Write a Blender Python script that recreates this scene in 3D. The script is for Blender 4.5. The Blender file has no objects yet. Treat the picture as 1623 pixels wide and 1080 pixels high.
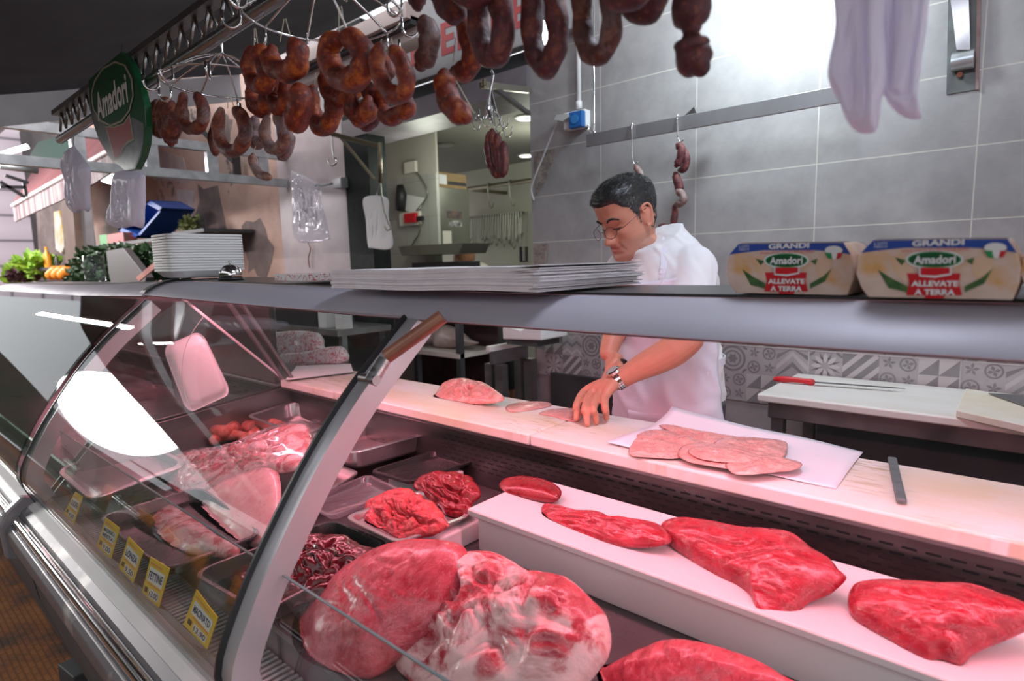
import bpy, math, random
import numpy as np
from mathutils import Vector, Matrix, noise, geometry
random.seed(7)
SC = bpy.context.scene
COL = SC.collection

# ------------------------------------------------------------------ camera
F, CX, CY, HC = 950.0, 811.5, 540.0, 1.33
_D = Vector((.026, 1, .1305)).normalized()
_X = Vector((1086, 96, -950)); _X = (_X - _X.dot(_D) * _D).normalized()
_Y = _D.cross(_X)
if _Y.z < 0: _Y = -_Y
_Z = -_D
# rows: world axes expressed in camera (right, down, forward)
def ray(px, py):
    v = Vector(((px - CX) / F, (py - CY) / F, 1.0))
    return Vector((_X.dot(v), _Y.dot(v), _Z.dot(v)))
def at(px, py, X=None, Y=None, Z=None):
    """point of the place seen at a photo pixel, on the plane X=, Y= or Z="""
    r = ray(px, py)
    if X is not None: t = X / r.x
    elif Y is not None: t = Y / r.y
    else: t = (Z - HC) / r.z
    return Vector((r.x * t, r.y * t, HC + r.z * t))
def proj(p):
    q = Vector(p) - Vector((0, 0, HC))
    c = _X * q.x + _Y * q.y + _Z * q.z
    return CX + F * c.x / c.z, CY + F * c.y / c.z, c.z
def pxm(p):  # metres per pixel at a point
    return proj(p)[2] / F
cam_d = bpy.data.cameras.new('camera'); cam = bpy.data.objects.new('camera', cam_d); COL.objects.link(cam)
cam_d.sensor_width = 36; cam_d.lens = 36 * F / 1623
cam_d.clip_start = .02
right = Vector((_X.x, _Y.x, _Z.x)); down = Vector((_X.y, _Y.y, _Z.y)); fwd = Vector((_X.z, _Y.z, _Z.z))
R = Matrix((right, -down, -fwd)).transposed()
cam.matrix_world = Matrix.Translation((0, 0, HC)) @ R.to_4x4()
SC.camera = cam
cam_d.dof.use_dof = True; cam_d.dof.focus_distance = 1.4; cam_d.dof.aperture_fstop = 4.0

# ------------------------------------------------------------------ world, lights, exposure
SC.view_settings.view_transform = 'Standard'; SC.view_settings.look = 'None'
SC.view_settings.exposure = 0.0; SC.view_settings.gamma = 1.0
w = bpy.data.worlds.new('sky'); SC.world = w; w.use_nodes = True
wn = w.node_tree.nodes; bg = wn['Background']
bg.inputs['Color'].default_value = (.93, .95, 1.0, 1); bg.inputs['Strength'].default_value = 1.25

def light(name, kind, loc, energy, color, target=None, size=.1, size_y=None, spread=None, spot=None):
    d = bpy.data.lights.new(name, kind); o = bpy.data.objects.new(name, d); COL.objects.link(o)
    o.location = loc; d.energy = energy; d.color = color
    if kind == 'AREA':
        d.size = size
        if size_y: d.shape = 'RECTANGLE'; d.size_y = size_y
        if spread: d.spread = spread
    elif kind in ('POINT', 'SPOT'):
        d.shadow_soft_size = size
    if kind == 'SPOT': d.spot_size = spot or 1.2; d.spot_blend = .5
    if target is not None:
        o.rotation_euler = (Vector(target) - Vector(loc)).to_track_quat('-Z', 'Y').to_euler()
    return o
PINK = (1.0, .30, .40)
light('meat_tube_light', 'AREA', (-.78, .86, 1.222), 15.5, PINK, (-.78, .93, .7), 3.2, .04)
light('meat_tube_light', 'AREA', (-3.7, .86, 1.21), 7, PINK, (-3.7, .93, .7), 2.4, .04)
light('wall_flood_light', 'AREA', (-.80, 2.16, 2.42), 15, (.80, .95, 1.0), (-.82, 2.6, 2.2), .25, .15)
light('work_lamp_light', 'AREA', (-.35, 1.15, 2.35), 12, (.80, .86, 1.0), (-.75, 1.6, 1.0), .4, .4)
light('shop_light', 'POINT', (-3.2, 4.0, 2.1), 14, (.95, 1.0, .85), None, .15)
light('shop_light', 'POINT', (-3.4, 2.98, 2.0), 9, (.95, 1.0, .85), None, .15)  # added lamp, brightens the front of the inner partition
light('market_light', 'POINT', (-13.4, 1.2, 2.9), 110, (1, .95, 1.0), None, .3)  # added lamp, brightens the whitish wall at the street end
sd_ = bpy.data.lights.new('hazy_sun', 'SUN'); so_ = bpy.data.objects.new('hazy_sun', sd_); COL.objects.link(so_)
sd_.energy = 1.0; sd_.angle = math.radians(10); sd_.color = (1, .97, .95)          # low hazy daylight down the open street end
so_.rotation_euler = Vector((.945, .26, -.185)).to_track_quat('-Z', 'Y').to_euler()
light('market_light', 'AREA', (-9.0, .4, 2.6), 150, (1, .93, .95), (-9.0, 2.6, 1.2), 4, .08)
light('market_light', 'AREA', (-5.2, .3, 2.35), 30, (1, .90, .90), (-5.6, 2.6, 1.4), 1.6, .06)

# ------------------------------------------------------------------ mesh helpers
class MB:
    def __init__(s): s.v = []; s.f = []; s.m = []; s.cm = 0
    def mat(s, i): s.cm = i; return s
    def add(s, vs, fs):
        b = len(s.v); s.v += [tuple(v) for v in vs]
        for f in fs: s.f.append(tuple(b + i for i in f)); s.m.append(s.cm)
        return s
    def box(s, c, size, rot=None):
        hx, hy, hz = size[0] / 2, size[1] / 2, size[2] / 2
        p = [Vector((x, y, z)) for x in (-hx, hx) for y in (-hy, hy) for z in (-hz, hz)]
        if rot is not None:
            p = [rot @ q for q in p]
        c = Vector(c)
        return s.add([c + q for q in p], [(0, 1, 3, 2), (4, 6, 7, 5), (0, 4, 5, 1), (2, 3, 7, 6), (0, 2, 6, 4), (1, 5, 7, 3)])
    def bb(s, x0, x1, y0, y1, z0, z1):
        return s.box(((x0 + x1) / 2, (y0 + y1) / 2, (z0 + z1) / 2), (abs(x1 - x0), abs(y1 - y0), abs(z1 - z0)))
    def bar(s, a, b, wd, th, up=(0, 0, 1)):
        a = Vector(a); b = Vector(b); d = (b - a); L = d.length; d.normalize()
        u = Vector(up); x = d.cross(u)
        if x.length < 1e-4: x = d.cross(Vector((1, 0, 0)))
        x.normalize(); z = x.cross(d)
        M = Matrix((d, x, z)).transposed()
        return s.box((a + b) / 2, (L, wd, th), M)
    def tube(s, path, r, seg=10, caps=True, round_ends=False, ell=None):
        P = [Vector(p) for p in path]; n = len(P)
        rr = list(r) if hasattr(r, '__len__') else [r] * n
        if round_ends:
            d0 = (P[0] - P[1]).normalized(); d1 = (P[-1] - P[-2]).normalized()
            P0, r0, P1, r1 = P[0], rr[0], P[-1], rr[-1]
            pre = [(P0 + d0 * r0 * math.sin(a), r0 * math.cos(a)) for a in (1.35, .95, .5)]
            post = [(P1 + d1 * r1 * math.sin(a), r1 * math.cos(a)) for a in (.5, .95, 1.35)]
            P = [p for p, _ in pre] + P + [p for p, _ in post]
            rr = [q for _, q in pre] + rr + [q for _, q in post]; n = len(P)
        T = [(P[min(i + 1, n - 1)] - P[max(i - 1, 0)]).normalized() for i in range(n)]
        nrm = T[0].orthogonal().normalized(); vs = []
        for i in range(n):
            nrm = (nrm - T[i] * nrm.dot(T[i]))
            if nrm.length < 1e-5: nrm = T[i].orthogonal()
            nrm.normalize(); bn = T[i].cross(nrm)
            for k in range(seg):
                a = 2 * math.pi * k / seg
                vs.append(P[i] + (nrm * math.cos(a) + bn * math.sin(a)) * rr[i])
        fs = [(i * seg + k, i * seg + (k + 1) % seg, (i + 1) * seg + (k + 1) % seg, (i + 1) * seg + k) for i in range(n - 1) for k in range(seg)]
        if caps: fs += [tuple(range(seg))[::-1], tuple((n - 1) * seg + k for k in range(seg))]
        return s.add(vs, fs)
    def lathe(s, prof, c=(0, 0, 0), seg=24, M=None):
        c = Vector(c); vs = []; n = len(prof)
        for r, z in prof:
            for k in range(seg):
                a = 2 * math.pi * k / seg; v = Vector((r * math.cos(a), r * math.sin(a), z))
                vs.append(c + (M @ v if M else v))
        fs = [(i * seg + k, i * seg + (k + 1) % seg, (i + 1) * seg + (k + 1) % seg, (i + 1) * seg + k) for i in range(n - 1) for k in range(seg)]
        fs += [tuple(range(seg))[::-1], tuple((n - 1) * seg + k for k in range(seg))]
        return s.add(vs, fs)
    def prism(s, pts, off):
        """closed solid: polygon pts swept by off"""
        P = [Vector(p) for p in pts]; o = Vector(off); n = len(P)
        tri = geometry.tessellate_polygon([P])
        s.add(P + [p + o for p in P], [tuple(t) for t in tri] + [tuple(n + i for i in reversed(t)) for t in tri]
              + [(i, (i + 1) % n, n + (i + 1) % n, n + i) for i in range(n)])
        return s
    def extr(s, prof, x0, x1, dz=None, closed=True, nx=1):
        """(y,z) profile swept along X"""
        n = len(prof); vs = []
        for k in range(nx + 1):
            x = x0 + (x1 - x0) * k / nx
            for y, z in prof: vs.append(Vector((x, y, z + (dz(x) if dz else 0))))
        m = n if closed else n - 1
        fs = [(k * n + i, k * n + (i + 1) % n, (k + 1) * n + (i + 1) % n, (k + 1) * n + i) for k in range(nx) for i in range(m)]
        if closed:
            tri = geometry.tessellate_polygon([[Vector((0, y, z)) for y, z in prof]])
            fs += [tuple(t) for t in tri] + [tuple(nx * n + i for i in reversed(t)) for t in tri]
        return s.add(vs, fs)
    def grid(s, fn, nu, nv, closed_u=False):
        vs = [fn(i / nu, j / nv) for j in range(nv + 1) for i in range(nu + (0 if closed_u else 1))]
        W = nu if closed_u else nu + 1
        fs = [(j * W + i, j * W + (i + 1) % W, (j + 1) * W + (i + 1) % W, (j + 1) * W + i) for j in range(nv) for i in range(nu)]
        return s.add(vs, fs)
    def build(s, name, mats, parent=None, smooth=False, bevel=0, solid=0, sub=0, auto=None):
        me = bpy.data.meshes.new(name); me.from_pydata(s.v, [], s.f); me.update()
        if not isinstance(mats, (list, tuple)): mats = [mats]
        for m in mats: me.materials.append(m)
        if len(mats) > 1: me.polygons.foreach_set('material_index', s.m)
        o = bpy.data.objects.new(name, me); COL.objects.link(o)
        import bmesh
        bm = bmesh.new(); bm.from_mesh(me); bmesh.ops.recalc_face_normals(bm, faces=bm.faces); bm.to_mesh(me); bm.free()
        if smooth:
            me.polygons.foreach_set('use_smooth', [True] * len(me.polygons))
            if auto: me.set_sharp_from_angle(angle=math.radians(auto))
        if parent is not None: o.parent = parent
        if solid:
            md = o.modifiers.new('thick', 'SOLIDIFY'); md.thickness = solid; md.offset = 0
        if bevel:
            md = o.modifiers.new('bevel', 'BEVEL'); md.width = bevel; md.segments = 2; md.limit_method = 'ANGLE'
        if sub:
            md = o.modifiers.new('sub', 'SUBSURF'); md.levels = sub; md.render_levels = sub
        return o
def tag(o, label=None, cat=None, group=None, kind=None):
    if label: o['label'] = label
    if cat: o['category'] = cat
    if group: o['group'] = group
    if kind: o['kind'] = kind
    return o
def thing(name, label, cat, group=None, loc=(0, 0, 0)):
    o = bpy.data.objects.new(name, None); COL.objects.link(o); o.location = loc; o.empty_display_size = .05
    return tag(o, label, cat, group)
def part(mb, name, m, parent, **k):
    """mesh verts are in world space: move them into the parent's frame"""
    L = parent.location.copy(); p = parent
    while p.parent: p = p.parent; L += p.location
    mb.v = [(a - L.x, b - L.y, c - L.z) for a, b, c in mb.v]
    return mb.build(name, m, parent, **k)
def rebase(o, base):
    b = Vector(base); me = o.data
    me.transform(Matrix.Translation(-b)); o.location = b; return o

def smoothpath(pts, n=6, closed=False):
    P = [Vector(p) for p in pts]; out = []; N = len(P)
    rng = range(N if closed else N - 1)
    for i in rng:
        p0 = P[(i - 1) % N] if closed or i > 0 else P[0]; p1 = P[i]; p2 = P[(i + 1) % N]
        p3 = P[(i + 2) % N] if closed or i + 2 < N else P[-1]
        for k in range(n):
            t = k / n
            out.append(.5 * ((2 * p1) + (p2 - p0) * t + (2 * p0 - 5 * p1 + 4 * p2 - p3) * t * t + (3 * p1 - p0 - 3 * p2 + p3) * t ** 3))
    if not closed: out.append(P[-1])
    return out
def lerp_list(vals, n):
    out = []; m = len(vals) - 1
    for i in range(n):
        t = i / (n - 1) * m; k = min(int(t), m - 1); out.append(vals[k] + (vals[k + 1] - vals[k]) * (t - k))
    return out
def fbm(p, s, o=3):
    return noise.fractal(Vector(p) * s, 1.0, 2.0, o)

_text_cache = {}
def text_geo(txt, bold=.0):
    """2D letter polygons (unit height) from the built-in font"""
    key = (txt, bold)
    if key in _text_cache: return _text_cache[key]
    c = bpy.data.curves.new('t', 'FONT'); c.body = txt; c.size = 1; c.offset = bold; c.resolution_u = 3
    c.align_x = 'CENTER'; c.align_y = 'CENTER'
    o = bpy.data.objects.new('t', c); COL.objects.link(o)
    dg = bpy.context.evaluated_depsgraph_get(); dg.update()
    me = bpy.data.meshes.new_from_object(o.evaluated_get(dg))
    vs = [tuple(v.co) for v in me.vertices]; fs = [tuple(p.vertices) for p in me.polygons]
    bpy.data.objects.remove(o); bpy.data.curves.remove(c); bpy.data.meshes.remove(me)
    _text_cache[key] = (vs, fs); return vs, fs
def text(mb, txt, c, ux, uy, h, wscale=1.0, bold=0.0, width=None, shear=0, fn=None):
    vs, fs = text_geo(txt, bold); c = Vector(c); ux = Vector(ux).normalized(); uy = Vector(uy).normalized()
    xs = [v[0] for v in vs]; ys = [v[1] for v in vs]
    x0, x1, y0, y1 = min(xs), max(xs), min(ys), max(ys)
    ky = h / (y1 - y0); kx = width / (x1 - x0) if width else ky * wscale
    out = []
    for v in vs:
        yy = (v[1] - (y0 + y1) / 2) * ky; xx = (v[0] - (x0 + x1) / 2) * kx + shear * yy
        out.append(fn(xx, yy) if fn else c + ux * xx + uy * yy)
    return mb.add(out, fs)

# ------------------------------------------------------------------ materials
def nodes(name):
    m = bpy.data.materials.new(name); m.use_nodes = True; nt = m.node_tree
    return m, nt, nt.nodes['Principled BSDF']
def setv(b, **k):
    names = dict(color='Base Color', rough='Roughness', metal='Metallic', spec='Specular IOR Level', coat='Coat Weight',
                 coatr='Coat Roughness', sss='Subsurface Weight', trans='Transmission Weight', ior='IOR', alpha='Alpha',
                 emit='Emission Color', estr='Emission Strength', sheen='Sheen Weight')
    for a, v in k.items():
        if a in ('color', 'emit') and len(v) == 3: v = (*v, 1)
        b.inputs[names[a]].default_value = v
    if k.get('sss'): b.inputs['Subsurface Radius'].default_value = (.02, .007, .005); b.inputs['Subsurface Scale'].default_value = .4
def coords(nt, scale=(1, 1, 1), rot=(0, 0, 0)):
    tc = nt.nodes.new('ShaderNodeTexCoord'); mp = nt.nodes.new('ShaderNodeMapping')
    mp.inputs['Scale'].default_value = scale; mp.inputs['Rotation'].default_value = rot
    nt.links.new(tc.outputs['Object'], mp.inputs['Vector']); return mp.outputs['Vector']
def nz(nt, vec, scale, detail=4, rough=.5, dist=0):
    n = nt.nodes.new('ShaderNodeTexNoise'); n.inputs['Scale'].default_value = scale; n.inputs['Detail'].default_value = detail
    n.inputs['Roughness'].default_value = rough; n.inputs['Distortion'].default_value = dist
    nt.links.new(vec, n.inputs['Vector']); return n.outputs['Fac']
def ramp(nt, fac, stops, interp='LINEAR'):
    r = nt.nodes.new('ShaderNodeValToRGB'); r.color_ramp.interpolation = interp; e = r.color_ramp.elements
    while len(e) < len(stops): e.new(.5)
    for i, (p, c) in enumerate(stops): e[i].position = p; e[i].color = (*c, 1) if len(c) == 3 else c
    nt.links.new(fac, r.inputs['Fac']); return r.outputs['Color']
def mix(nt, fac, a, b, mode='MIX'):
    m = nt.nodes.new('ShaderNodeMix'); m.data_type = 'RGBA'; m.blend_type = mode
    for sock, v in ((m.inputs[0], fac), (m.inputs[6], a), (m.inputs[7], b)):
        if isinstance(v, (int, float)): sock.default_value = v
        elif isinstance(v, tuple): sock.default_value = (*v, 1) if len(v) == 3 else v
        else: nt.links.new(v, sock)
    return m.outputs[2]
def bump(nt, b, h, strength=.3, dist=.002):
    bn = nt.nodes.new('ShaderNodeBump'); bn.inputs['Strength'].default_value = strength; bn.inputs['Distance'].default_value = dist
    nt.links.new(h, bn.inputs['Height']); nt.links.new(bn.outputs['Normal'], b.inputs['Normal'])
def M(name, c1, c2=None, scale=8, stops=(.35, .65), bmp=0, bscale=None, stretch=(1, 1, 1), detail=4, bdist=.002, rvar=None, **k):
    m, nt, b = nodes(name); setv(b, color=c1, **k)
    v = coords(nt, stretch)
    if c2 is not None:
        c = ramp(nt, nz(nt, v, scale, detail), [(stops[0], c1), (stops[1], c2)]); nt.links.new(c, b.inputs['Base Color'])
    if bmp: bump(nt, b, nz(nt, v, bscale or scale * 3, 5), bmp, bdist)
    if rvar:
        r = ramp(nt, nz(nt, v, scale * 1.7, 5), [(.3, (rvar[0],) * 3), (.7, (rvar[1],) * 3)]); nt.links.new(r, b.inputs['Roughness'])
    return m
def glassmat(name, tint=(1, 1, 1), ior=1.45, haze=0.0, hcol=(.8, .8, .8)):
    m = bpy.data.materials.new(name); m.use_nodes = True; nt = m.node_tree; nt.nodes.clear()
    o = nt.nodes.new('ShaderNodeOutputMaterial'); t = nt.nodes.new('ShaderNodeBsdfTransparent'); g = nt.nodes.new('ShaderNodeBsdfGlossy')
    fr = nt.nodes.new('ShaderNodeFresnel'); fr.inputs['IOR'].default_value = ior; mx = nt.nodes.new('ShaderNodeMixShader')
    t.inputs['Color'].default_value = (*tint, 1); g.inputs['Roughness'].default_value = .01
    ge = nt.nodes.new('ShaderNodeNewGeometry'); ma = nt.nodes.new('ShaderNodeMath'); ma.operation = 'MULTIPLY_ADD'
    nt.links.new(ge.outputs['Backfacing'], ma.inputs[0]); ma.inputs[1].default_value = 1 / ior - ior; ma.inputs[2].default_value = ior
    nt.links.new(ma.outputs[0], fr.inputs['IOR'])
    nt.links.new(fr.outputs[0], mx.inputs[0]); nt.links.new(t.outputs[0], mx.inputs[1]); nt.links.new(g.outputs[0], mx.inputs[2])
    last = mx.outputs[0]
    if haze:
        d = nt.nodes.new('ShaderNodeBsdfDiffuse'); d.inputs['Color'].default_value = (*hcol, 1)
        m2 = nt.nodes.new('ShaderNodeMixShader'); m2.inputs[0].default_value = haze
        nt.links.new(last, m2.inputs[1]); nt.links.new(d.outputs[0], m2.inputs[2]); last = m2.outputs[0]
    nt.links.new(last, o.inputs['Surface']); return m
def emis(name, c, s):
    m, nt, b = nodes(name); setv(b, color=c, emit=c, estr=s); return m
def meat(name, deep, mid, fat, fscale=9, fat_lo=.55, fat_hi=.62, dirv=(1, 1, 1), fibre=60, rough=.28, bmp=.5, rot=(0, 0, 0), sss=.12):
    """muscle with stretched fibres and wandering fat"""
    m, nt, b = nodes(name); setv(b, rough=rough, spec=.5, coat=.25, coatr=.15, sss=sss)
    v = coords(nt, dirv, rot); v1 = coords(nt)
    f1 = nz(nt, v, fibre, 5, .6, .4)
    base = ramp(nt, f1, [(.30, deep), (.62, mid)])
    big = nz(nt, v1, fscale, 6, .62, 1.2)
    fm = ramp(nt, big, [(fat_lo, (0, 0, 0)), (fat_hi, (1, 1, 1))])
    base = mix(nt, fm, base, fat)
    ves = nz(nt, v, fscale * 3.2, 6, .7, 2.0)
    vm = ramp(nt, ves, [(.485, (0, 0, 0)), (.5, (.55, .55, .55)), (.515, (0, 0, 0))])
    base = mix(nt, vm, base, fat)
    nt.links.new(base, b.inputs['Base Color'])
    add = nt.nodes.new('ShaderNodeMath'); add.operation = 'ADD'; nt.links.new(f1, add.inputs[0]); nt.links.new(big, add.inputs[1])
    bump(nt, b, add.outputs[0], bmp, .004)
    r = ramp(nt, nz(nt, v1, 40, 4), [(.35, (rough * .7,) * 3), (.7, (rough * 1.7,) * 3)]); nt.links.new(r, b.inputs['Roughness'])
    return m
def sausmat(name, dark, mid, fatc, mould=.0, rough=.45):
    m, nt, b = nodes(name); setv(b, rough=rough, spec=.5, coat=.12, coatr=.3)
    v = coords(nt)
    base = ramp(nt, nz(nt, v, 34, 6, .68, .5), [(.34, dark), (.52, mid), (.68, fatc)])
    vo = nt.nodes.new('ShaderNodeTexVoronoi'); vo.inputs['Scale'].default_value = 95; nt.links.new(v, vo.inputs['Vector'])
    spk = ramp(nt, vo.outputs['Distance'], [(.12, (1, 1, 1)), (.30, (0, 0, 0))])
    sp2 = mix(nt, nz(nt, v, 18, 2), (0, 0, 0), spk)
    base = mix(nt, sp2, base, fatc)
    if mould:
        mm = ramp(nt, nz(nt, v, 13, 7, .7, .4), [(.62 - mould, (0, 0, 0)), (.82 - mould, (.75, .75, .75))])
        base = mix(nt, mm, base, (.42, .36, .36))
    nt.links.new(base, b.inputs['Base Color']); bump(nt, b, nz(nt, v, 80, 7, .7), .9, .004)
    return m

m_steel = M('brushed_steel', (.50, .49, .48), (.36, .35, .35), 6, metal=1, rough=.3, rvar=(.22, .42), stretch=(1, 8, 8))
m_steel2 = M('satin_steel', (.34, .33, .33), (.26, .25, .25), 5, metal=.9, rough=.38, rvar=(.28, .5))
m_chrome = M('polished_steel', (.75, .74, .73), metal=1, rough=.12, bmp=.1, bscale=30)
m_tray = M('tray_steel', (.60, .59, .59), metal=.9, rough=.30, bmp=.05, bscale=20)
m_dktray = M('black_enamel', (.03, .032, .03), rough=.25, spec=.6, rvar=(.18, .35), scale=12)
m_alu = M('galvanised_bar', (.52, .54, .55), (.36, .38, .39), 14, metal=.7, rough=.4, bmp=.1)
m_dark = M('black_plastic', (.02, .02, .022), rough=.45)
m_darkg = M('dark_grey_paint', (.05, .052, .055), (.035, .036, .04), 5, rough=.6)
m_cover = M('cover_paint', (.46, .435, .50), (.42, .40, .46), 5, rough=.5, spec=.4, metal=.1, rvar=(.44, .56))
m_sill = M('sill_plastic', (.46, .45, .44), (.42, .41, .40), 9, rough=.45)
m_bumper = M('scuffed_grey_rail', (.16, .15, .16), (.40, .38, .36), 7, stops=(.55, .66), rough=.4, metal=.4)
m_hdpe = M('white_board', (.76, .745, .71), (.70, .66, .59), 5, stops=(.45, .8), rough=.4, spec=.4, bmp=.08, bscale=60, stretch=(1, 2, 1), sss=.05)
m_hdpe2 = M('white_riser', (.74, .72, .72), (.70, .68, .68), 4, rough=.38, sss=.05)
m_foam = M('white_foam', (.86, .86, .86), rough=.55, bmp=.1, bscale=200)
m_paper = M('white_paper', (.84, .84, .84), (.78, .78, .78), 6, rough=.7, bmp=.15, bscale=30)
m_glass = glassmat('counter_glass', (.93, .96, .95), 1.5, .007, (.7, .75, .75))
m_plexi = glassmat('clear_plastic', (.94, .96, .97), 1.42, .03, (.8, .8, .85))
m_divider = glassmat('divider_glass', (.95, .97, .97), 1.4, .006, (.8, .8, .85))
m_glassedge = M('glass_edge', (.10, .20, .19), rough=.15, spec=.6)
m_cling = glassmat('cling_film', (.97, .96, .97), 1.5, .06, (.9, .9, .9))
m_rubber = M('rubber_seal', (.015, .015, .016), rough=.4)
m_green = M('sign_green', (.01, .10, .035), rough=.3)
m_white = M('matt_white', (.80, .80, .80), rough=.5)
m_cream = M('off_white', (.72, .68, .60), rough=.55)
m_red = M('print_red', (.62, .01, .02), rough=.4)
m_blue = M('print_blue', (.02, .07, .36), rough=.4)
m_black = M('ink_black', (.01, .01, .012), rough=.5)
m_yellow = M('tag_yellow', (.85, .55, .02), rough=.45)
m_string = M('butcher_twine', (.62, .55, .42), rough=.8)

# ------------------------------------------------------------------ setting: floor, walls, ceiling
WY = 2.6                                    # plane of the shop front
def struct(mb, name, m, parent=None, **k):
    o = mb.build(name, m, parent, **k)
    if parent is None: o['kind'] = 'structure'
    return o
# brown rubber tread floor
m_floor, nt, b = nodes('tread_floor'); setv(b, rough=.8, spec=.2)
v = coords(nt)
br = nt.nodes.new('ShaderNodeTexBrick'); br.inputs['Scale'].default_value = 1; br.inputs['Brick Width'].default_value = .05
br.inputs['Row Height'].default_value = .018; br.inputs['Mortar Size'].default_value = .003
br.inputs['Color1'].default_value = (.9, .9, .9, 1); br.inputs['Color2'].default_value = (.8, .8, .8, 1); br.inputs['Mortar'].default_value = (0, 0, 0, 1)
nt.links.new(v, br.inputs['Vector'])
c = ramp(nt, nz(nt, v, 3.5, 8, .65), [(.38, (.10, .055, .04)), (.5, (.26, .095, .030)), (.66, (.38, .15, .045))])
c = mix(nt, ramp(nt, nz(nt, v, 1.3, 4), [(.58, (0, 0, 0)), (.66, (1, 1, 1))]), c, (.13, .11, .10))
c = mix(nt, .35, c, br.outputs['Color'], 'MULTIPLY')
nt.links.new(c, b.inputs['Base Color']); bump(nt, b, br.outputs['Color'], .6, .004)
struct(MB().bb(-22, 3, -6, WY, -.06, 0), 'floor', m_floor)

# grey stone-look tiles, 49.6 x 24.4 cm, stacked
def tilemat(name, ca, cb, x0, z0, tw, th, grout=(.50, .47, .43), mort=.0022, rough=.38):
    m, nt, b = nodes(name); setv(b, rough=rough, spec=.4)
    v = coords(nt)
    sp = nt.nodes.new('ShaderNodeSeparateXYZ'); nt.links.new(v, sp.inputs[0])
    def line(sock, off, pitch):
        a = nt.nodes.new('ShaderNodeMath'); a.operation = 'SUBTRACT'; nt.links.new(sock, a.inputs[0]); a.inputs[1].default_value = off - 100 * pitch
        q = nt.nodes.new('ShaderNodeMath'); q.operation = 'MODULO'; nt.links.new(a.outputs[0], q.inputs[0]); q.inputs[1].default_value = pitch
        l = nt.nodes.new('ShaderNodeMath'); l.operation = 'PINGPONG'; nt.links.new(q.outputs[0], l.inputs[0]); l.inputs[1].default_value = pitch / 2
        g = nt.nodes.new('ShaderNodeMath'); g.operation = 'LESS_THAN'; nt.links.new(l.outputs[0], g.inputs[0]); g.inputs[1].default_value = mort
        return g.outputs[0]
    gx = line(sp.outputs[0], x0, tw); gz = line(sp.outputs[2], z0, th)
    mx = nt.nodes.new('ShaderNodeMath'); mx.operation = 'MAXIMUM'; nt.links.new(gx, mx.inputs[0]); nt.links.new(gz, mx.inputs[1])
    tone = ramp(nt, nz(nt, v, 7, 8, .62), [(.3, ca), (.72, cb)])
    c = mix(nt, mx.outputs[0], tone, grout); nt.links.new(c, b.inputs['Base Color'])
    inv = nt.nodes.new('ShaderNodeMath'); inv.operation = 'MULTIPLY_ADD'; nt.links.new(mx.outputs[0], inv.inputs[0]); inv.inputs[1].default_value = -1
    nt.links.new(nz(nt, v, 45, 5, .6), inv.inputs[2]); bump(nt, b, inv.outputs[0], .25, .002)
    return m
m_tile = tilemat('grey_tile', (.25, .235, .24), (.355, .335, .335), -.193, 1.435, .496, .244)
m_tile_l = tilemat('pale_pink_tile', (.46, .40, .41), (.56, .49, .50), -4.3, 1.43, .33, .245)
XJ = at(843, 330, Y=WY).x                   # right jamb of the opening
XL = at(596, 440, Y=WY).x                   # right edge of the dark jamb
ZL = at(702, 180, Y=WY).z                   # underside of the lintel
wr = MB().bb(XJ, 1.6, WY, WY + .18, 0, 3.6)
struct(wr, 'wall_back', m_tile)
# jamb plaster where tiles are broken off
m_plaster = M('broken_plaster', (.30, .25, .22), (.17, .14, .13), 22, rough=.9, bmp=.8, bscale=60, bdist=.01)
def poly_on_wall(pix, y, thick, name, m, label, cat, kind=None, parent=None):
    o = MB().prism([at(x, yy, Y=y) for x, yy in pix], (0, thick, 0)).build(name, m, parent)
    return tag(o, label, cat, kind=kind) if parent is None else o
o = poly_on_wall([(846, 241), (880, 236), (877, 258), (868, 280), (856, 300), (849, 312)], WY - .004, .005, 'trim_1', m_plaster, None, None, 'structure')
o = poly_on_wall([(846, 388), (866, 386), (864, 420), (858, 442), (848, 442)], WY - .004, .005, 'trim_2', m_plaster, None, None, 'structure')
# decorated cement tile band under the grey tiles
DZ0, DZ1, CELL = .70, 1.196, .124
m_d0 = M('pattern_tile_base', (.40, .385, .39), (.36, .345, .35), 12, rough=.4)
m_d1 = M('pattern_tile_mid', (.20, .195, .20), (.235, .23, .235), 14, rough=.42)
m_d2 = M('pattern_tile_light', (.50, .48, .475), (.46, .44, .44), 14, rough=.42)
dec = MB(); dec.mat(0).bb(XJ + .02, 1.5, WY - .006, WY - .0003, DZ0, DZ1)
def dpoly(cx, cz, pts, lvl, mi):
    y = WY - .006 - .0004 * lvl
    dec.mat(mi).add([(cx + x * CELL, y, cz + z * CELL) for x, z in pts], [tuple(range(len(pts)))])
def ring(cx, cz, x, z, r0, r1, lvl, mi, a0=0, a1=360, n=16):
    y = WY - .006 - .0004 * lvl; vs = []
    for k in range(n + 1):
        a = math.radians(a0 + (a1 - a0) * k / n)
        for r in (r0, r1): vs.append((cx + (x + r * math.cos(a)) * CELL, y, cz + (z + r * math.sin(a)) * CELL))
    dec.mat(mi).add(vs, [(2 * k, 2 * k + 1, 2 * k + 3, 2 * k + 2) for k in range(n)])
rnd = random.Random(3)
ncol = int((1.5 - (XJ + .02)) / CELL); kinds = ['chev', 'star', 'stripe', 'flower', 'tri', 'zig', 'circ', 'flower']
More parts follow.
